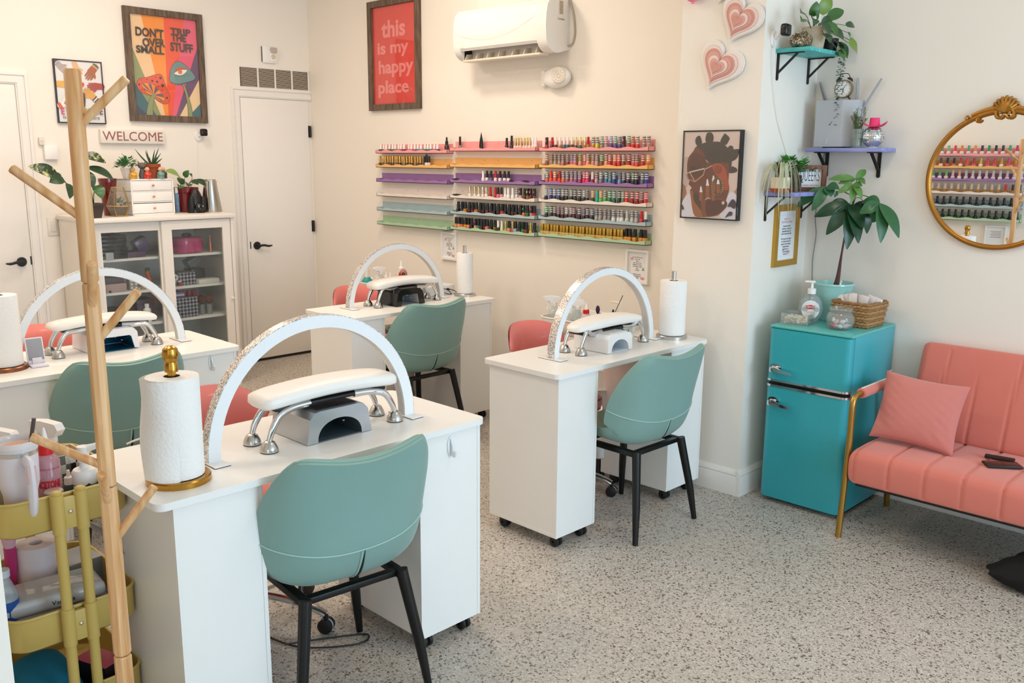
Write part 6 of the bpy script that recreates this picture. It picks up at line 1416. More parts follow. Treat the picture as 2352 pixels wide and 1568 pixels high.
b = MB(); b.lathe([(0, .134), (.019, .134), (.019, .158), (.006, .162), (.006, .186), (0, .186)], 20); b.rbox(-.034, -.010, .186, .014, .010, .196, .004); obj('pump', b, WHITE_PL, t)
b = MB(); n = 26; b.add([(.041*cos(2*pi*k/n), -.0335+.0115*cos(2*pi*k/n)**2, .062+.045*sin(2*pi*k/n)) for k in range(n)]+[(0, -.0338, .062)], [(k, (k+1) % n, n) for k in range(n)]); obj('label', b, mat('f1f1f2', .4), t)
b = MB(); b.box(-.021, -.0355, .069, .021, -.0345, .082, 0); b.box(-.008, -.0354, .066, .008, -.0344, .085, 0); b.join(text_mb('LABICOM', .0105, bold=.0002), Matrix.Translation((0, -.0357, .0755)) @ Matrix.Rotation(pi/2, 4, 'X'), 1)
b.join(text_mb('Hand Sanitizer', .0065), Matrix.Translation((0, -.0352, .052)) @ Matrix.Rotation(pi/2, 4, 'X'), 0); obj('label_print', b, [mat('c8202c', .4), mat('f4f2f2', .4)], t)
t = thing('clear_tray', 'clear square tray of pale crumbled wax pieces at the fridge front left', 'tray', (-1.978, 3.905, FT), radians(10)); b = MB()
for s in (((-.062, -.055), (.062, -.055)), ((.062, -.055), (.062, .055)), ((.062, .055), (-.062, .055)), ((-.062, .055), (-.062, -.055))):
    (ax_, ay_), (bx_, by_) = s; d = Vector((bx_-ax_, by_-ay_)).normalized()*.0015; b.prism([(ax_-d.x, ay_-d.y), (bx_+d.x, by_+d.y), (bx_+d.x-d.y, by_+d.y+d.x), (ax_-d.x-d.y, ay_-d.y+d.x)], 0, .05)
b.box(-.062, -.055, 0, .062, .055, .0015); obj('tray', b, glass('eef2f0', .85), t, flat=True)
lf = MB(); rnd = random.Random(8)
for k in range(150):
    x, y = rnd.uniform(-.054, .054), rnd.uniform(-.047, .030 if rnd.random() < .6 else .012); z = .006+rnd.random()*.026; s = rnd.uniform(.005, .009)
    lf.sph((0, 0, 0), (s, s*rnd.uniform(.6, 1), s*rnd.uniform(.5, .9)), 6, 4, rnd.choice((0, 0, 1)), Matrix.Translation((x, y, z)) @ Matrix.Rotation(rnd.uniform(0, 3), 4, 'X') @ Matrix.Rotation(rnd.uniform(0, 3), 4, 'Z'))
o = obj('wax_pieces', lf, [mat('efe3cc', .5, var=.1), mat('dfb98a', .5, var=.1)], None, (-1.978, 3.905, FT+.0005), (0, 0, radians(10)), flat=True); tag(o, 'pale and tan crumbled pieces filling the clear tray on the fridge', 'wax pieces', None, 'stuff')
t = thing('candy_jar', 'round glass candy jar at the fridge front edge', 'jar', (-1.772, 3.905, FT)); b = MB(); b.lathe([(0, .001), (.042, .001), (.056, .014), (.064, .042), (.058, .068), (.048, .080), (.052, .088), (.052, .099), (.049, .099), (.047, .086), (.045, .079), (.054, .066), (.060, .042), (.053, .017), (.04, .006), (0, .006)], 36, cap=False); obj('jar', b, glass('eaf2f0', .9), t)
rnd = random.Random(31)
for k, (x, y, z, c) in enumerate(((-.026, -.016, .017, 'd02a2a'), (-.034, .006, .018, 'd83438'), (-.008, -.028, .017, 'e87a86'), (.012, -.024, .017, 'f0e9ea'), (.028, -.008, .017, 'f2c0c8'), (.0, 0, .017, 'f4f0f0'), (.022, .018, .017, 'f0d0d4'), (-.014, .022, .017, 'c83a40'), (-.012, -.010, .034, 'efc6cc'), (.012, -.006, .034, 'f3eef0'), (.004, .016, .034, 'e05560'), (-.03, -.0, .036, 'e8e4e8'))):
    b = MB(); b.sph((0, 0, 0), (.0125, .0105, .0095), 10, 8); b.tube([(.011, 0, 0), (.018, 0, .001)], [.003, .006], 6); b.tube([(-.011, 0, 0), (-.018, 0, .001)], [.003, .006], 6)
    o = obj('wrapped_candy', b, mat(c, .3, var=.15, scale=90), None, (-1.772+x, 3.905+y, FT+z), (rnd.uniform(-.4, .4), rnd.uniform(-.4, .4), rnd.uniform(0, 3))); tag(o, 'wrapped sweet heaped with others in the round glass candy jar', 'candy', 'wrapped sweets in the candy jar')
# wicker basket
t = thing('wicker_basket', 'brown woven basket at the right of the fridge top', 'basket', (-1.762, 4.075, FT), radians(-3))
b = MB(); hw, hd = .088, .088
for i in range(9):
    z = .007+.0128*i; f2 = .86+.14*i/8
    path = []
    for k in range(64):
        q = k/64*4; s_ = int(q); e = q-s_; c = [(-1, -1), (1, -1), (1, 1), (-1, 1)]; a_, b_ = c[s_], c[(s_+1) % 4]; wob = .0035*(1 if (k+i) % 2 else -1)
        x, y = (a_[0]*(1-e)+b_[0]*e)*hw*f2, (a_[1]*(1-e)+b_[1]*e)*hd*f2; L = max(abs(x)/hw, abs(y)/hd); rr = sqrt(x*x+y*y); sc_ = 1+wob/ .09-.05*max(0, rr/(.11*f2)-.95)
        path.append((x*sc_, y*sc_, z+.0016*sin(k*1.7+i)))
    b.tube(path, .0078, 7, closed=True, mi=i % 2)
obj('weave', b, [mat('9a7146', .7, var=.3, scale=60, bump=.5, bscale=120), mat('b58c5c', .7, var=.3, scale=60, bump=.5, bscale=120)], t, angle=80); b = MB(); b.box(-.08, -.08, .002, .08, .08, .006); obj('bottom', b, mat('6f4f30', .8), t)
rnd = random.Random(3)
for k in range(9):
    b = MB(); b.rbox(-.019, -.0022, 0, .019, .0022, .105, .0015); b.box(-.0195, -.0026, .012, .0195, .0026, .04, 1)
    x, y = -.055+.0125*k, -.035+.018*(k % 3)
    o = obj('sachet', b, [mat('eae3e0', .4, var=.06), mat(['3f6a48', 'c8bcb4', '8a7a70'][k % 3], .5)], None, (-1.762+x, 4.075+y, FT+.035+.003*(k % 4)), (rnd.uniform(-.3, .1), -.42+.1*k, rnd.uniform(-.2, .2))); tag(o, 'printed paper sachet standing in the woven basket on the fridge', 'sachet', 'sachets in the woven basket')
t = thing('hair_bow', 'small dark red and green ornament on the woven basket rim', 'ornament', (-1.735, 4.11, FT+.108)); b = MB()
for s in (-1, 1): b.sph((s*.012, 0, .008), (.013, .008, .010), 12, 8, M=Matrix.Rotation(s*.4, 4, 'Y'))
obj('loops', b, mat('8a1428', .4), t); obj('knot', MB().rbox(-.006, -.006, -.004, .006, .006, .006, .002), mat('3f6a40', .5), t); obj('stalk', MB().cyl((0, 0, -.06), (0, 0, 0), .004, n=8), mat('6a2a30', .5), t)

# ------------------------------------------------------------------ sofa
PK = mat('d8796a', .85, var=.04, scale=6, sheen=.35, bump=.08, bscale=260); BR = mat('b08a45', .3, .9)
sx0, sx1 = -1.552, -.232
t = thing('pink_sofa', 'coral pink velvet sofa with gold tube arms under the mirror', 'sofa', (sx0, 3.60, 0)); SW = sx1-sx0
CH = .1445; OFF = -1.381-sx0
def groove(x):
    d = ((x-OFF+CH/2) % CH)-CH/2
    return math.exp(-(d/.006)**2)*.007+.006*(1-cos(2*pi*d/CH))*0-.0
def seat(a, c):
    x = a*SW; P = [(.50, .262), (.02, .258), (.004, .262), (0, .285), (-.003, .33), (0, .372), (.012, .393), (.04, .404), (.16, .408), (.30, .404), (.45, .398)]
    f_ = c*(len(P)-1); i = min(int(f_), len(P)-2); q = f_-i; y, z = P[i][0]*(1-q)+P[i+1][0]*q, P[i][1]*(1-q)+P[i+1][1]*q
    e = min(1, min(a, 1-a)*SW/.03); z = .33+(z-.33)*(.72+.28*e**.5); x0_ = x
    g = groove(x)*(1 if 2 <= f_ else 0)
    return (x, y+g*(1 if f_ < 6 else 0)+(1-e**.5)*.012, z-g*(1 if f_ >= 5 else 0))
b = MB(); b.grid(seat, 200, 32); n2 = 32
b.f.append(tuple(range(31, -1, -1))); b.m.append(0); b.f.append(tuple(199*32+j for j in range(32))); b.m.append(0); obj('seat_cushion', b, PK, t, angle=60)
def back(a, c):
    x = .058+a*(SW-.116); ang = 2*pi*c; ex = .35; cs, sn = cos(ang), sin(ang); u_ = .048*(abs(cs)**ex)*(1 if cs > 0 else -1); v_ = .212*(abs(sn)**ex)*(1 if sn > 0 else -1)
    e = min(1, min(a, 1-a)*(SW-.116)/.03)**.5; u_ *= .5+.5*e; v_ *= .92+.08*e
    s0 = v_+.212; front = cs < 0
    g = (math.exp(-((s0-.275)/.005)**2)*.006 + (groove(x)*.8 if s0 < .275 else math.exp(-(((x-.33) % .289-.1445)/.005)**2)*.004 if .28 < s0 < .40 else 0)) if front else 0
    return (x, .478+.30*s0+u_*.96+g, .385+s0*.965-u_*.28)
b = MB(); b.grid(back, 220, 61); b.f.append(tuple(j for j in range(60, -1, -1))); b.m.append(0); b.f.append(tuple(219*61+j for j in range(61))); b.m.append(0); obj('back_cushion', b, PK, t, angle=60)
for s, X in ((-1, -.020), (1, SW+.020)):
    b = MB(); P = bez([(X, .012, 0), (X, .030, .20), (X, .046, .42), (X, .046, .575)], 5)+bez([(X, .050, .600), (X, .068, .618), (X, .095, .622)], 5)+[(X, .40, .622)]+bez([(X, .43, .618), (X, .455, .600), (X, .465, .57), (X, .50, .2), (X, .52, 0)], 5); b.tube(P, .0135, 12); a = obj('arm_frame', b, BR, t)
    b = MB(); b.tube([(X, .125, .622), (X, .128, .622), (X, .385, .622), (X, .388, .622)], [.017, .0225, .0225, .017], 14); obj('arm_pad', b, PK, a); b = MB(); b.box(X-.004, .125, .6435, X+.004, .388, .6455); obj('arm_zip', b, mat('f0e6e2', .6), a)
b = MB(); b.box(.02, .05, .235, SW-.02, .50, .262); obj('under_frame', b, BLACK, t)
# cushion
t = thing('throw_pillow', 'square dusty pink pillow leaning at the left end of the sofa', 'pillow', (-1.372, 3.852, .555)); t.rotation_euler = (radians(-22), radians(3), radians(4))
def pil(a, c, s):
    u, v = -1+2*a, -1+2*c; k = .165*(1+.0*u); e = max(0, (1-u*u)*(1-v*v)); q = 1-.07*(1-abs(u)**3)*v*v-.0
    x = u*.172*(1-.075*(1-v*v)); z = v*.150*(1-.085*(1-u*u)); wr = .005*sin(16*u+9*v+3)*e**.5*max(0, -v+.2)*max(0, abs(u)-.2)+.0012*sin(24*(u*.7+v))*e**.5*(1 if abs(u) > .5 else .3)
    return (x, s*(.058*e**.42+.001)+wr*s, z)
b = MB(); b.grid(lambda a, c: pil(a, c, -1), 40, 40); b.grid(lambda a, c: pil(a, c, 1), 40, 40); obj('cover', b, mat('cf7d74', .9, var=.04, sheen=.3, bump=.06, bscale=300), t, angle=80)
t = thing('phone', 'dark phone lying on the sofa seat', 'phone', (-1.020, 3.822, .4095), radians(38)); b = MB(); b.rbox(-.068, -.034, 0, .068, .034, .010, .004, 3); obj('case', b, BLACK, t); b = MB(); b.rbox(-.064, -.031, .0095, .064, .031, .0108, .001); obj('screen', b, mat('2a1815', .15), t)
b = MB(); b.rbox(-.055, -.014, 0, .055, .014, .013, .004); tag(obj('remote_control', b, BLACK, None, (-1.055, 3.905, .4085), (0, 0, radians(10))), 'slim black remote lying behind the phone on the sofa', 'remote')
t = thing('black_bag', 'slouched black fabric bag on the floor by the sofa front', 'bag', (-.815, 3.665, 0)); b = MB(); b.sph((0, 0, .075), (.12, .115, .085), 28, 18)
b.v = [(x*(1+.12*sin(5*y*20+2))+(-.055*math.exp(-((z-.045)/.03)**2) if x < -.05 else 0), y*(1+.1*sin(22*x)), max(0, z*(1+.18*sin(18*x+11*y)))) for x, y, z in b.v]; obj('body', b, mat('0b0b0c', .85, bump=.4, bscale=50), t, angle=80)
b = MB(); b.tube(bez([(.02, -.03, .14), (.04, -.05, .20), (.10, .0, .21), (.11, .03, .14)], 6), .009, 8); obj('strap', b, BLACK, t)

# ------------------------------------------------------------------ mirror
t = thing('round_mirror', 'round gold-framed mirror with shell crest on the right wall', 'mirror', (-1.277, YC, 1.524), face='-Y'); t.rotation_euler = (t.rotation_euler[0], t.rotation_euler[1], radians(1.7))
GD = mat('b07a34', .32, .85, var=.12, scale=14)
def circ(r, z, n=90): return [(r*cos(2*pi*k/n), r*sin(2*pi*k/n), z) for k in range(n)]
b = MB(); b.tube(circ(.286, .016), .0112, 12, closed=True); obj('frame_ring', b, GD, t)
b = MB(); b.prism([p[:2] for p in circ(.283, 0)], .009, .012); obj('mirror_glass', b, mat('f4f5f5', .003, 1.0, var=0.0), t, flat=True)
b = MB(); b.prism([p[:2] for p in circ(.284, 0)], .0, .0085); obj('backing', b, mat('3a2f24', .8), t)
b = MB(); top_ = .292
for k in range(9):
    a = radians(-66+132*k/8); ln = .062*(1-.12*abs(k-4)/4); p0 = Vector((0, top_-.012, .026)); p1 = p0+Vector((sin(a)*ln, cos(a)*ln, -.006)); b.tube([p0, (p0+p1)/2+Vector((0, 0, .008)), p1], [.004, .0085, .0065], 8); b.sph(p1, (.0085, .0085, .008), 10, 8)
obj('shell_crest', b, GD, t)
b = MB()
for s in (-1, 1):
    b.tube(bez([(s*.004, top_-.022, .026), (s*.016, top_-.034, .028), (s*.030, top_-.030, .028), (s*.034, top_-.012, .028), (s*.022, top_-.004, .028), (s*.018, top_-.016, .028)], 5), .0068, 8)
    for r_, (a0, a1), w0 in ((.300, (86, 116), .015), (.288, (92, 122), .010)):
        P = [(s*-r_*cos(radians(a_)), r_*sin(radians(a_)), .022) for a_ in [a0+(a1-a0)*k/14 for k in range(15)]]; b.tube(P, [w0*(1-.55*k/14) for k in range(15)], 8, flat=.7)
    for a_, r_ in ((112, .272), (119, .300)):
        c = Vector((s*-r_*cos(radians(a_)), r_*sin(radians(a_)), .022)); b.tube([c+Vector((.013*(1-k/14)*cos(k*.62*s), .013*(1-k/14)*sin(k*.62*s), .002)) for k in range(13)], .0042, 7)
obj('scrolls', b, GD, t)
# ------------------------------------------------------------------ coat rack
PINE = wood('c98f55', 'edc493', .42, (26, 26, 1.6), 3)
RXp, RYp = -1.973, .720
t = thing('coat_rack', 'pale wooden tree coat rack standing at the front left', 'coat rack', (RXp, RYp, 0))
def rack_sec(z0, z1, r0, r1, n, tw=0.0):
    b = MB(); e = .0025
    b.lathe([(r0-e, z0), (r0, z0+.004), (r1, z1-.004), (r1-e, z1)], n, M=Matrix.Rotation(tw, 4, 'Z')); return b
for z0, z1, r0, r1, n in ((.06, .47, .0205, .0195, 8), (.472, .88, .0195, .0185, 8), (.882, 1.335, .0185, .0175, 10), (1.337, 1.772, .0178, .0165, 20)):
    obj('pole_section', rack_sec(z0, z1, r0, r1, n, .3), PINE, t, angle=24 if n < 12 else 40)
cr_, cu_, cf_ = rt, Vector((0, 0, 1)), Vector((fw.x, fw.y, 0)).normalized()
for z, s, u_, tow, L in ((1.655, 1, .95, .10, .125), (1.600, -.28, .75, .85, .13), (1.468, -1, .78, -.10, .152), (1.275, .42, 1.35, -.75, .11), (1.205, 1, 1.2, .2, .125), (.925, -1, .62, -.35, .145), (.835, .22, 1.2, -.8, .10), (.745, .8, 1.1, .3, .135), (.66, -.4, .9, .8, .12)):
    d = (cr_*s+cu_*u_+cf_*tow).normalized(); p0 = Vector((0, 0, z)); b = MB(); b.tube([p0-d*.002, p0+d*(L+.018)], [.0092, .0098], 12)
    b.tube([p0+d*(L+.018), p0+d*(L+.0205)], [.0098, .0085], 12)
    obj('peg', b, PINE, t)
for k in range(3):
    a = 2*pi*k/3+.5; b = MB(); c, s = cos(a), sin(a); b.tube([(.012*c, .012*s, .14), (.18*c, .18*s, .012)], [.014, .012], 8); b.tube([(.18*c, .18*s, .012), (.19*c, .19*s, 0)], [.012, .010], 8); obj('leg', b, PINE, t)

# ------------------------------------------------------------------ rolling carts
def cart(label, x0, y0, w, d, tiers, colour, posts_x=True, th=.095, posts=True, zrim=None):
    """three-tier trolley; w along x, d along y; posts in the middle of both x ends (or y ends)"""
    t = thing('rolling_cart', label, 'cart', (x0+w/2, y0+d/2, 0)); M_ = mat(colour, .45, var=.02)
    for z in tiers:
        b = MB(); o = rrect(-w/2, -d/2, w/2, d/2, .055, 7); i = rrect(-w/2+.0025, -d/2+.0025, w/2-.0025, d/2-.0025, .053, 7); lo = rrect(-w/2+.012, -d/2+.012, w/2-.012, d/2-.012, .05, 7); n = len(o)
        vs = [(x, y, z-th) for x, y in lo]+[(x, y, z-th+.012) for x, y in o]+[(x, y, z) for x, y in o]+[(x, y, z) for x, y in i]+[(x, y, z-th+.008) for x, y in i]
        b.add(vs, [tuple(range(n-1, -1, -1))]+[(r*n+k, r*n+(k+1) % n, (r+1)*n+(k+1) % n, (r+1)*n+k) for r in range(4) for k in range(n)]+[tuple(4*n+k for k in range(n))])
        tr = obj('tray', b, M_, t, angle=50)
        r = MB(); r.tube([(x, y, z) for x, y in rrect(-w/2-.001, -d/2-.001, w/2+.001, d/2+.001, .056, 7)], .0042, 8, closed=True); obj('rim', r, M_, tr)
        for s in (-1, 1):
            g = MB()
            if posts_x:
                X = s*(w/2+.014); g.rbox(X-.010, -.028, z-th+.004, X+.004, .028, z-.006, .003)
                for q in (-1, 1): g.cyl((X, q*.029, z-th-.002), (X, q*.029, z+.006), .0165, n=16)
                sc = MB(); sc.sph((s*(w/2+.019), 0, z-.045), (.003, .0055, .0055), 12, 8)
            else:
                Yy = s*(d/2+.014); g.rbox(-.028, Yy-.008, z-th+.004, .028, Yy+.008, z-.006, .003)
                for q in (-1, 1): g.cyl((q*.029, Yy, z-th-.002), (q*.029, Yy, z+.006), .0165, n=16)
                sc = MB(); sc.sph((0, s*(d/2+.021), z-.045), (.0055, .003, .0055), 12, 8)
            k = obj('post_clamp', g, M_, t); obj('bolt', sc, CHROME, k)
    for s in (-1, 1):
        for q in (-1, 1):
            g = MB(); px, py = (s*(w/2+.014), q*.029) if posts_x else (q*.029, s*(d/2+.014))
            g.cyl((px, py, .055), (px, py, max(tiers)+.012), .0135, n=16); g.sph((px, py, max(tiers)+.010), (.0135, .0135, .007), 14, 8); obj('post', g, M_, t)
    for sx in (-1, 1):
        for sy in (-1, 1):
            g = MB(); X, Y = sx*(w/2-.05), sy*(d/2-.05)
            g.lathe([(0, -.01), (.024, -.01), (.028, -.006), (.028, .006), (.024, .01), (0, .01)], 18, M=Matrix.Translation((X, Y, .0282)) @ Matrix.Rotation(pi/2, 4, 'X')); g.box(X-.012, Y-.016, .035, X+.012, Y+.016, min(tiers)-th+.002); obj('caster', g, BLACK, t)
    return t
cart('mustard gold three-tier rolling cart behind the coat rack', -2.775, .588, .425, .330, (.198, .440, .752), 'c8ab5c', True)
cart('white rolling cart of bottles behind the right desk', -3.15, 3.37, .45, .33, (.20, .48, .800), 'f0ede8', True, .08)
cart('white rolling cart of bottles behind the back desk', -4.865, 3.455, .43, .33, (.20, .48, .800), 'f0ede8', True, .08)

# bottles and pots in the carts
def spray(label, x, y, z, r, h, liquid, rz, lq=.3, sticker=None):
    t = thing('spray_bottle', label, 'spray bottle', (x, y, z), rz, 'clear spray bottles with white triggers')
    b = MB(); b.lathe([(0, .0005), (r*.93, .0005), (r, .006), (r, h*.45), (r*.82, h*.60), (r*.42, h*.72), (r*.38, h*.80), (0, h*.80)], 26, cap=False); obj('bottle', b, glass('e8efee', .86), t)
    b = MB(); b.lathe([(0, .002), (r*.94, .002), (r*.95, h*lq), (0, h*lq)], 24); obj('liquid', b, glass(liquid, .35), t)
    s = r/.042; b = MB(); b.lathe([(0, h*.79), (.0155*s, h*.79), (.016*s, h*.88), (.012*s, h*.90), (0, h*.90)], 20)
    z1 = h*.90; b.prism([(-.026*s, z1), (.018*s, z1-.002), (.024*s, z1+.006*s), (.058*s, z1+.016*s), (.060*s, z1+.034*s), (.02*s, z1+.038*s), (-.030*s, z1+.034*s), (-.040*s, z1+.018*s)], -.0125*s, .0125*s, M=Matrix(((1, 0, 0, 0), (0, 0, 1, 0), (0, 1, 0, 0), (0, 0, 0, 1))))
    b.rbox(.056*s, -.009*s, z1+.017*s, .068*s, .009*s, z1+.033*s, .003); head = obj('trigger_head', b, WHITE_PL, t, angle=30)
    b = MB(); b.tube(bez([(.034*s, 0, z1+.016*s), (.040*s, 0, z1-.008*s), (.036*s, 0, z1-.026*s), (.044*s, 0, z1-.044*s)], 5), .0055*s, 8, flat=1.4); obj('trigger', b, WHITE_PL, head)
    if sticker:
        b = MB(); n = 9; R = r+.0008; aa = [radians(sticker[1]-24+48*k/8) for k in range(n)]; b.add([(R*cos(a), R*sin(a), h*.19) for a in aa]+[(R*cos(a), R*sin(a), h*.33) for a in aa], [(k, k+1, n+k+1, n+k) for k in range(n-1)])
        am = radians(sticker[1]); b.join(text_mb(sticker[0], h*.075), Matrix(((-sin(am), 0, cos(am), (R+.0006)*cos(am)), (cos(am), 0, sin(am), (R+.0006)*sin(am)), (0, 1, 0, h*.26), (0, 0, 0, 1))), 1); obj('sticker', b, [mat('f2f2f0', .5), BLACK], t)
    return t
def squeeze(label, x, y, z, r, h, cap, body='d9a9b2', txt=None, rz=0, clear=.35):
    t = thing('squeeze_bottle', label, 'bottle', (x, y, z), rz, 'squeeze bottles with pointed tips')
    b = MB(); b.lathe([(0, 0), (r, 0), (r+.001, .005), (r+.001, h*.60), (r*.8, h*.66), (r*.5, h*.70), (0, h*.70)], 26); obj('bottle', b, glass(body, clear), t)
    b = MB(); b.lathe([(0, h*.69), (r*.62, h*.69), (r*.62, h*.80), (r*.5, h*.815), (0, h*.815)], 22); c = obj('cap', b, mat(cap, .35), t)
    b = MB(); b.lathe([(0, h*.81), (r*.34, h*.81), (r*.24, h*.88), (r*.10, h*.985), (0, h)], 16); obj('nozzle', b, WHITE_PL, c)
    if txt:
        b = MB(); R = r+.0016; tm = text_mb(txt[0], txt[1], bold=.0008)
        X = max(abs(v[0]) for v in tm.v)
        b.add([(R*cos(p[0]/R), R*sin(p[0]/R), h*.36+p[1]*1.9) for p in tm.v], tm.f)
        tm = text_mb(txt[2], .0065); b.add([(R*cos(p[0]/R), R*sin(p[0]/R), h*.54+p[1]) for p in tm.v], tm.f); obj('label_print', b, mat('c81a2a', .5), t, flat=True)
    return t
Z1 = .6652
t = thing('tumbler', 'big pale lilac handled tumbler with a straw in the gold cart', 'tumbler', (-2.425, .668, Z1), radians(0))
LIL = mat('e4dde4', .4, var=.02)
b = MB(); b.lathe([(0, 0), (.034, 0), (.0365, .005), (.040, .09), (.0475, .12), (.0495, .195), (0, .195)], 36); obj('body', b, LIL, t)
b = MB(); b.lathe([(.0490, .195), (.0502, .195), (.0502, .206), (.0490, .206)], 36, cap=False); obj('steel_band', b, STEEL, t)
b = MB(); b.lathe([(.0495, .206), (.0515, .207), (.052, .228), (.0495, .231), (.0475, .228), (.047, .216), (0, .214)], 36, cap=False); obj('lid', b, [glass('f3eff0', .25)], t)
b = MB(); b.lathe([(0, .2155), (.044, .2155)], 30, cap=False); obj('drink', b, mat('d9a184', .4), t)
b = MB(); b.cyl((.012, .028, .20), (.018, .044, .282), .0052, n=10); obj('straw', b, glass('5b4a4c', .3), t)
b = MB(); b.tube(bez([(.046, .004, .186), (.066, .005, .188), (.078, .006, .175), (.078, .006, .10), (.066, .005, .055), (.042, .004, .05)], 6), .0115, 10, flat=1.25); obj('handle', b, LIL, t); b = MB(); b.rbox(.086, -.006, .135, .0905, .017, .182, .006); obj('grip', b, mat('d9b3ae', .5), t)
spray('clear spray bottle with ALCOHOL sticker in the gold cart', -2.625, .815, Z1, .045, .185, '8fa886', radians(-158), .24, ('ALCOHOL', 140))
spray('clear spray bottle behind the lilac tumbler in the gold cart', -2.63, .700, Z1, .044, .185, 'aab4ba', radians(-150), .3)
squeeze('pink acetone squeeze bottle with red cap in the gold cart', -2.475, .752, Z1, .031, .235, 'd4161c', 'dba6b2', ('ACETONE', .0135, 'PROFESSIONAL USE ONLY'), radians(-15), .45)
t = thing('checker_box', 'open wooden box with black and white checks in the gold cart', 'box', (-2.655, .825, Z1), radians(2)); b = MB()
for x0, y0, x1, y1 in ((-.05, -.07, .05, -.065), (-.05, .065, .05, .07), (-.05, -.065, -.045, .065), (.045, -.065, .05, .065)): b.box(x0, y0, 0, x1, y1, .105)
b.box(-.05, -.07, 0, .05, .07, .004); o = obj('box', b, mat('e3c9a4', .6), t, flat=True)
b = MB()
for i in range(5):
    for j in range(4):
        b.add([(.0504, -.07+.028*i, .026*j), (.0504, -.07+.028*(i+1), .026*j), (.0504, -.07+.028*(i+1), .026*(j+1)), (.0504, -.07+.028*i, .026*(j+1))], [(0, 1, 2, 3)], (i+j) % 2)
for i in range(4):
    for j in range(4):
        b.add([(-.05+.025*i, .0704, .026*j), (-.05+.025*(i+1), .0704, .026*j), (-.05+.025*(i+1), .0704, .026*(j+1)), (-.05+.025*i, .0704, .026*(j+1))], [(0, 1, 2, 3)], (i+j) % 2)
obj('checks', b, [mat('f0eeea', .6), mat('141414', .5)], o, flat=True)
t = thing('silver_lid_jar', 'small glass jar with silver screw lid in the gold cart', 'jar', (-2.41, .742, Z1)); b = MB(); b.lathe([(0, 0), (.024, 0), (.0255, .004), (.0255, .058), (.020, .066), (0, .066)], 24); obj('jar', b, glass('cfc4c6', .6), t); b = MB(); b.lathe([(0, .064), (.023, .064), (.0235, .078), (.021, .081), (0, .082)], 26); obj('lid', b, mat('c9bfb2', .35, .7), t); b = MB(); b.sph((.0, 0, .022), (.018, .018, .018), 12, 8); obj('filling', b, mat('b7727e', .6), t)
t = thing('foam_pump', 'white foam pump bottle of aqua soap in the gold cart', 'pump bottle', (-2.455, .838, Z1), radians(60)); b = MB(); b.lathe([(0, 0), (.029, 0), (.031, .004), (.031, .070), (0, .070)], 28); obj('bottle', b, glass('9fd2cd', .3), t)
b = MB(); b.lathe([(0, .068), (.0325, .068), (.033, .098), (.028, .105), (.0115, .109), (.0115, .125), (.0155, .127), (.0155, .168), (0, .170)], 26); b.tube([(0, 0, .158), (.030, 0, .166), (.056, 0, .176)], [.0125, .0085, .0065], 12); obj('pump', b, WHITE_PL, t)
t = thing('dropper_bottle', 'tiny white-tipped dropper bottle between acetone and pump bottle', 'bottle', (-2.535, .822, Z1)); obj('bottle', MB().lathe([(0, 0), (.0135, 0), (.014, .003), (.014, .038), (.008, .046), (0, .046)], 18), glass('5a6a72', .4), t); obj('cap', MB().lathe([(0, .044), (.0125, .044), (.0115, .064), (.006, .068), (.004, .084), (0, .085)], 16), WHITE_PL, t)
t = thing('purple_jar', 'short purple glass pot beside the foam pump bottle', 'jar', (-2.515, .790, Z1)); obj('pot', MB().lathe([(0, 0), (.022, 0), (.023, .003), (.023, .030), (.021, .030), (.02, .005), (0, .005)], 22, cap=False), glass('6a5a98', .35), t)
b = MB(); b.tube([(0, 0, .012), (.0, -.028, .032), (0, -.055, .07)], [.020, .0155, .005], 12); tag(obj('dryer_nozzle', b, BLACK, None, (-2.425, .905-.018, Z1)), 'black conical nozzle leaning by the foam pump bottle', 'nozzle')
b = MB(); b.lathe([(0, 0), (.04, 0), (.04, .012), (0, .012)], 28); tag(obj('orange_coaster', b, mat('d9a878', .7), None, (-2.52, .872, Z1-.001+.001)), 'round tan coaster lying in the gold cart corner', 'coaster')
# second tier
Z2 = .3532
t = thing('nail_tip_case', 'clear lidded case of wooden sticks on the gold cart second tier', 'case', (-2.49, .735, Z2), radians(-3)); b = MB(); b.rbox(-.075, -.125, 0, .075, .125, .06, .006); obj('case', b, glass('e6dcd4', .5), t); b = MB()
for k in range(18): b.rbox(-.066+.0074*k, -.115, .004, -.060+.0074*k, .115-.008*(k % 3), .042, .001)
obj('sticks', b, wood('a97f62', 'cfa98a', .6, (40, 3, 40)), t, flat=True)
t = thing('compartment_case', 'frosted compartment case lying on top of the wooden sticks case', 'case', (-2.485, .728, Z2+.0605), radians(-6)); b = MB(); b.rbox(-.072, -.130, 0, .072, .130, .042, .014, 3); c_ = obj('case', b, glass('dcdad9', .25), t)
b = MB()
for k in range(5): b.box(-.066, -.104+.05*k, .003, .066, -.103+.05*k, .038)
b.box(-.0005, -.12, .003, .0005, .12, .038); obj('dividers', b, mat('cfcac6', .4), t)
b = MB(); b.join(text_mb('Vanessa', .018), Matrix(((0, 0, 1, .0735), (1, 0, 0, .02), (0, 1, 0, .021), (0, 0, 0, 1)))); obj('lettering', b, BLACK, t)
t = thing('tissue_roll', 'wrapped pink and white toilet roll on the gold cart second tier', 'paper roll', (-2.665, .760, Z2)); b = MB(); b.lathe([(.018, .16), (.052, .16), (.056, .154), (.056, .06), (.05, .055), (.018, .055), (.018, .16)], 32, cap=False); obj('roll', b, mat('e9dde2', .6, var=.10, scale=30), t); b = MB(); b.lathe([(0, .0), (.050, 0), (.050, .055), (0, .055)], 24); obj('packet', b, mat('c9b6c2', .6), t)
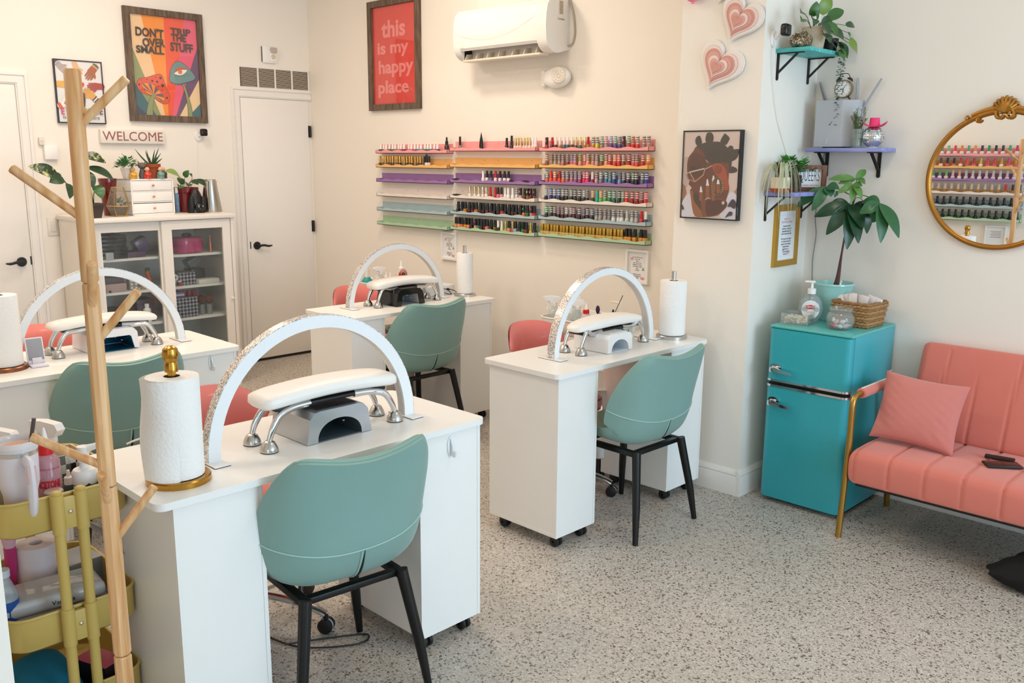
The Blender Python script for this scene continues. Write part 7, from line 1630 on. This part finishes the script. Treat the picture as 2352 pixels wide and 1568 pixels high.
t = thing('water_bottle', 'clear plastic bottle with blue label at the left of the second tier', 'bottle', (-2.455, .585+.03, Z2)); b = MB(); b.lathe([(0, 0), (.028, 0), (.030, .005), (.030, .13), (.014, .17), (.014, .18), (0, .18)], 24); obj('bottle', b, glass('d3dde2', .6), t); b = MB(); b.lathe([(.0304, .06), (.0306, .06), (.0306, .115), (.0304, .115)], 24, cap=False); obj('label', b, mat('1f4f9a', .4), t); b = MB(); b.lathe([(0, .178), (.016, .178), (.016, .197), (0, .198)], 18); obj('cap', b, mat('c9cdd4', .4), t)
t = thing('pink_brush', 'pink-handled dusting brush standing behind the compartment case', 'brush', (-2.66, .69, Z2)); b = MB(); b.lathe([(0, .0), (.012, 0), (.012, .09), (.016, .12), (.016, .17), (0, .17)], 16); obj('handle', b, mat('c83a78', .25), t); b = MB(); b.lathe([(0, .17), (.015, .17), (.02, .2), (.012, .225), (0, .23)], 16); obj('bristles', b, mat('e9b7c6', .8), t)
b = MB(); b.rbox(-.06, -.06, 0, .06, .06, .09, .004); tag(obj('small_device', b, mat('8f9296', .4), None, (-2.66, .855, Z2), (0, 0, .1)), 'grey plastic device at the right of the second tier', 'device')
b = MB(); b.rbox(-.05, -.025, 0, .05, .025, .05, .003); tag(obj('black_case', b, BLACK, None, (-2.43, .878, Z2), (0, 0, 0)), 'small black case at the front right of the second tier', 'case')
b = MB(); P = bez([(-2.70, .80, .56), (-2.64, .85, .57), (-2.55, .90, .545), (-2.44, .925, .505), (-2.36, .955, .46)], 8); b.tube(P, .0085, 10); tag(obj('vacuum_hose', b, mat('a8a7a6', .5), None), 'thin grey ribbed hose slung behind the gold cart posts', 'hose')
# third tier
t = thing('teal_cloth', 'folded teal cloth on the bottom tier of the gold cart', 'cloth', (-2.50, .700, .1112)); b = MB(); b.grid(lambda a, c: (-.11+.22*a, -.10+.19*c, .10+.03*sin(3*a+1)*sin(3*c)-.09*max(0, abs(2*c-1)**6)-.09*max(0, abs(2*a-1)**6)), 26, 26); b.box(-.10, -.09, 0, .10, .08, .02); obj('cloth', b, mat('0f6f8a', .9, var=.08, bump=.2, bscale=200), t, angle=80)
t = thing('pink_product_box', 'pink and black product box on the bottom tier of the gold cart', 'box', (-2.47, .838, .1112), radians(20)); b = MB(); b.box(-.06, -.035, 0, .06, .035, .09, 1); b.box(-.0602, -.0352, .09, .0602, .0352, .092, 0); obj('box', b, [mat('d8506a', .5), mat('2a2226', .4)], t, flat=True)
b = MB(); b.tube(bez([(-2.40, .79, .13), (-2.37, .84, .16), (-2.40, .89, .15), (-2.45, .90, .17), (-2.42, .86, .18), (-2.38, .88, .13)], 6), .004, 8); tag(obj('power_cable', b, BLACK), 'coiled black cable on the bottom tier of the gold cart', 'cable')

# carts behind the desks
ZB = .7252
for k, (x, y, lq, c, lab) in enumerate(((-3.085, 3.43, .32, 'b3bcba', 'clear spray bottle at the left end of the cart behind the right desk'), (-3.005, 3.50, .3, 'b8c0be', 'clear spray bottle second on the cart behind the right desk'), (-2.925, 3.43, .42, '2f9a80', 'spray bottle of green liquid on the cart behind the right desk'))): spray(lab, x, y, ZB, .037, .165, c, radians(-150), lq)
squeeze('red-capped squeeze bottle on the cart behind the right desk', -2.868, 3.425, ZB, .026, .17, 'd4161c', 'ead6d6', None, 0, .3)
for k, (x, y, hh, c, tip) in enumerate(((-2.83, 3.47, .155, '3a1f48', 'big purple-tipped'), (-2.80, 3.45, .125, '4a3a34', 'short brown'), (-2.775, 3.48, .120, '2a2426', 'slim black'), (-2.745, 3.46, .150, '1c1a1c', 'leaning black'))):
    t = thing('makeup_brush', f'{tip} brush in the cart behind the right desk', 'brush', (x, y, ZB), 0, 'brushes in the cart behind the right desk'); b = MB(); d = .02 if k == 3 else 0; b.tube([(0, 0, 0), (d, 0, hh*.8)], [.003, .004], 8); obj('handle', b, mat('221a1e', .4), t); b = MB(); b.sph((d, 0, hh*.88), (.012 if k == 0 else .006, .008, hh*.14), 12, 8); obj('bristles', b, mat(c, .8), t)
t = thing('cream_pump', 'cream pump bottle on the cart behind the right desk', 'pump bottle', (-2.735, 3.52, ZB), radians(180)); b = MB(); b.lathe([(0, 0), (.026, 0), (.027, .10), (.012, .115), (.012, .15), (0, .15)], 22); obj('bottle', b, mat('efe3cf', .4), t); b = MB(); b.cyl((0, 0, .15), (0, 0, .175), .010, n=14); b.rbox(-.012, -.009, .172, .05, .009, .182, .003); obj('pump', b, mat('efe3cf', .4), t)
for x, y, z, hh, r, c, tip, lab in ((-4.80, 3.50, ZB, .10, .036, '1f9a9a', 'efeae4', 'teal-labelled squat bottle on the cart behind the back desk'),):
    t = thing('teal_bottle', lab, 'bottle', (x, y, z)); obj('bottle', MB().lathe([(0, 0), (r, 0), (r, .085), (r*.5, .11), (0, .11)], 22), mat(c, .3), t); obj('cap', MB().lathe([(0, .11), (.016, .11), (.014, .16), (0, .162)], 16), mat(tip, .3), t)
spray('clear spray bottle on the cart behind the back desk', -4.665, 3.51, ZB, .034, .175, 'c9c29a', radians(-100), .38)
squeeze('small white squeeze bottle on the cart behind the back desk', -4.595, 3.50, ZB, .020, .165, 'f0e9e4', 'efe6e2', None, 0, .1); squeeze('second small white squeeze bottle on the cart behind the back desk', -4.54, 3.49, ZB, .020, .165, 'f0e9e4', 'efe6e2', None, 0, .1); squeeze('tall clear squeeze bottle with red print on the cart behind the back desk', -4.53, 3.57, ZB, .030, .235, 'f0e9e4', 'efdcd8', ('LIMIT', .013, 'USE ONLY'), radians(-45), .3)
t = thing('powder_brush', 'fluffy dusty pink powder brush on the cart behind the back desk', 'brush', (-4.46, 3.53, ZB)); obj('handle', MB().cyl((0, 0, 0), (0, 0, .12), .006, n=10), mat('d98a78', .4), t); obj('bristles', MB().sph((0, 0, .155), (.026, .026, .036), 16, 10), mat('b07a74', .9, bump=.4, bscale=150), t)
t = thing('scissors', 'orange and black handled scissors on the cart behind the back desk', 'scissors', (-4.435, 3.50, ZB))
for s in (-1, 1): b = MB(); b.tube([(.013*cos(2*pi*k/16)+s*.016, 0, .150+.022*sin(2*pi*k/16)) for k in range(16)], .004, 7, closed=True); b.tube([(s*.012, 0, .13), (-s*.004, 0, .02)], .003, 6); obj('blade_handle', b, mat('e05a3a' if s < 0 else '141414', .4), t)
t = thing('electric_file', 'white electric nail file machine with plugs at the back of the back desk', 'machine', (-4.300, 3.615, TOP)); b = MB(); b.rbox(-.05, -.165, 0, .05, .165, .062, .008); obj('body', b, WHITE_PL, t)
for y, z in ((.045, .045), (.045, .02), (.10, .035)): b = MB(); b.box(.0495, y-.008, z-.007, .0505, y+.008, z+.007); b.tube(bez([(.05, y, z), (.075, y+.005, z), (.085, y+.03, z-.01), (.07, y+.07, .004)], 5), [.006]*4+[.0025]*12, 7); obj('plug', b, BLACK, t)
t = thing('aqua_bottle', 'turquoise bottle standing behind the arch lamp on the right desk', 'bottle', (-2.655, 3.455, TOP)); obj('bottle', MB().lathe([(0, 0), (.028, 0), (.030, .004), (.030, .055), (.018, .068), (0, .068)], 22), mat('1f93ad', .2), t); obj('cap', MB().lathe([(0, .066), (.018, .066), (.017, .086), (0, .087)], 18), mat('2f5a68', .3), t)
b = MB(); b.tube([(-2.70, 3.36, .757), (-2.66, 3.45, .955)], .0018, 6); tag(obj('thin_wand', b, mat('3a2a24', .5)), 'thin dark stick leaning beside the turquoise bottle', 'stick')
t = thing('trash_bin', 'cream swing bin lined with a dark bag under the back desk', 'bin', (-4.56, 3.62, 0)); b = MB(); b.lathe([(0, .0), (.10, 0), (.125, .50), (.130, .51), (.122, .51), (.11, .46), (0, .45)], 30, cap=False); obj('bin', b, mat('d9cfc2', .5), t); b = MB(); b.lathe([(.118, .512), (.131, .512), (.132, .49), (.130, .47)], 30, 0, cap=False); b.sph((0, 0, .47), (.10, .10, .03), 18, 8); obj('liner', b, mat('3b3c38', .35, bump=.5, bscale=40), t)
b = MB(); b.tube(bez([(-2.46, 1.42, .010), (-2.40, 1.55, .006), (-2.33, 1.66, .005), (-2.30, 1.60, .005), (-2.42, 1.45, .006), (-2.62, 1.40, .006)], 8), .003, 6); tag(obj('floor_cable', b, BLACK), 'thin black cable looping on the floor under the nearest desk', 'cable')
b = MB(); b.tube(bez([(-2.62, 1.02, TOP+.003), (-2.60, 1.06, TOP+.016), (-2.575, 1.12, TOP+.004), (-2.615, 1.18, TOP-.05)], 6), .003, 6); tag(obj('lamp_cable', b, mat('e9e2da', .5)), 'white lamp cable at the back edge of the nearest desk', 'cable')

# ------------------------------------------------------------------ what the round mirror shows: racks and notices on the near wall
build_rack('mirror-side', -2.775, -1.975, [1.644, 1.545, 1.446, 1.340, 1.235, 1.131], '+Y', YF)
cols = [('e8d8d4', ['3a8a5a', 'c83a5a', '4a9a6a', '3a3038', '2a2a30', '2f8a5a', '24303a', 'e0905a', '5aa07a', 'e0804a', 'd0484a', '7ab08a', '4a9a70', 'c08a88', '6a8a78']), ('d8607a', ['d8a040', 'c8902a', 'd83a6a', 'c89a3a', 'd0404a', 'd83a70', 'd8a84a', 'b83038', 'e04a5a', 'c83a38', '2a2024', '24201f', '6a3a28', 'd8c0b8', '3a3a34']), ('e0ccc8', ['c8b8b0']*9+['e0a080', 'd0b8a8', '6ab06a', '5aa05a', '4a9a58', '6a9a78']), ('a8741c', ['2a2424', '2a2424', 'd02028']+['c8b8a0']*11+['d8a020']), ('16181a', ['141414']*15), ('16181a', ['141414']*14)]
ms = []; m = MB()
def mi_(h):
    k = mat(h, .25)
    if k not in ms: ms.append(k)
    return ms.index(k)
for (bc_, caps), z in zip(cols, [1.644, 1.545, 1.446, 1.340, 1.235, 1.131]):
    for k, c in enumerate(caps):
        x = -2.005-.0505*k; Mx = Matrix.Translation((x, YF+.034, z+.0036)); m.lathe([(0, 0), (.0165, 0), (.017, .03), (.008, .038), (0, .038)], 12, mi_(bc_ if k % 3 else 'e9dcd8' if bc_ not in ('16181a', 'a8741c') else bc_), Mx); m.lathe([(0, .038), (.0105, .038), (.0095, .082), (0, .083)], 12, mi_(c), Mx)
o = obj('mirror_side_bottles', m, ms); tag(o, 'rows of polish bottles seen only reflected in the round mirror', 'nail polish', None, 'stuff')
def license_frame(label, y, z, w, h):
    bw = .022; A = Art(.006); A.poly(rectp(-w/2+bw, -h/2+bw, w/2-bw, h/2-bw), 'e6ebef')
    for k in range(7): A.line([(-w*.28, h*.28-k*h*.085), (w*.28-(k % 3)*.012, h*.28-k*h*.085)], .0032, '8fa3b4')
    picture('framed_certificate', label, 'certificate', '+X', (XF, y, z), w, h, bw, .016, mat('c69a3f', .35, .7, var=.05), A, False)
license_frame('upper gold-framed certificate reflected in the round mirror', .22, 1.60, .26, .36); license_frame('lower gold-framed certificate reflected in the round mirror', .25, 1.26, .20, .24)
w, h, bw = .70, .62, .012; A = Art(.010); A.poly(rectp(-w/2+bw, -h/2+bw, w/2-bw, h/2-bw), 'e4e9ed'); picture('white_board', 'white board with dark edge reflected at the right of the round mirror', 'board', '+X', (XF, -.38, 1.45), w, h, bw, .02, mat('1c2030', .4), A, False)
w, h, bw = .158, .192, .010; A = Art(.005); A.poly(rectp(-w/2+bw, -h/2+bw, w/2-bw, h/2-bw), 'efeeee')
for k in range(5): A.line([(-.04, .05-k*.012), (.04-.01*(k % 2), .05-k*.012)], .003, '55555a')
picture('framed_notice', 'white notice under the racks, seen only in the round mirror', 'notice', '+Y', (-2.15, YF, 1.00), w, h, bw, .016, WHITE_PL, A, False)
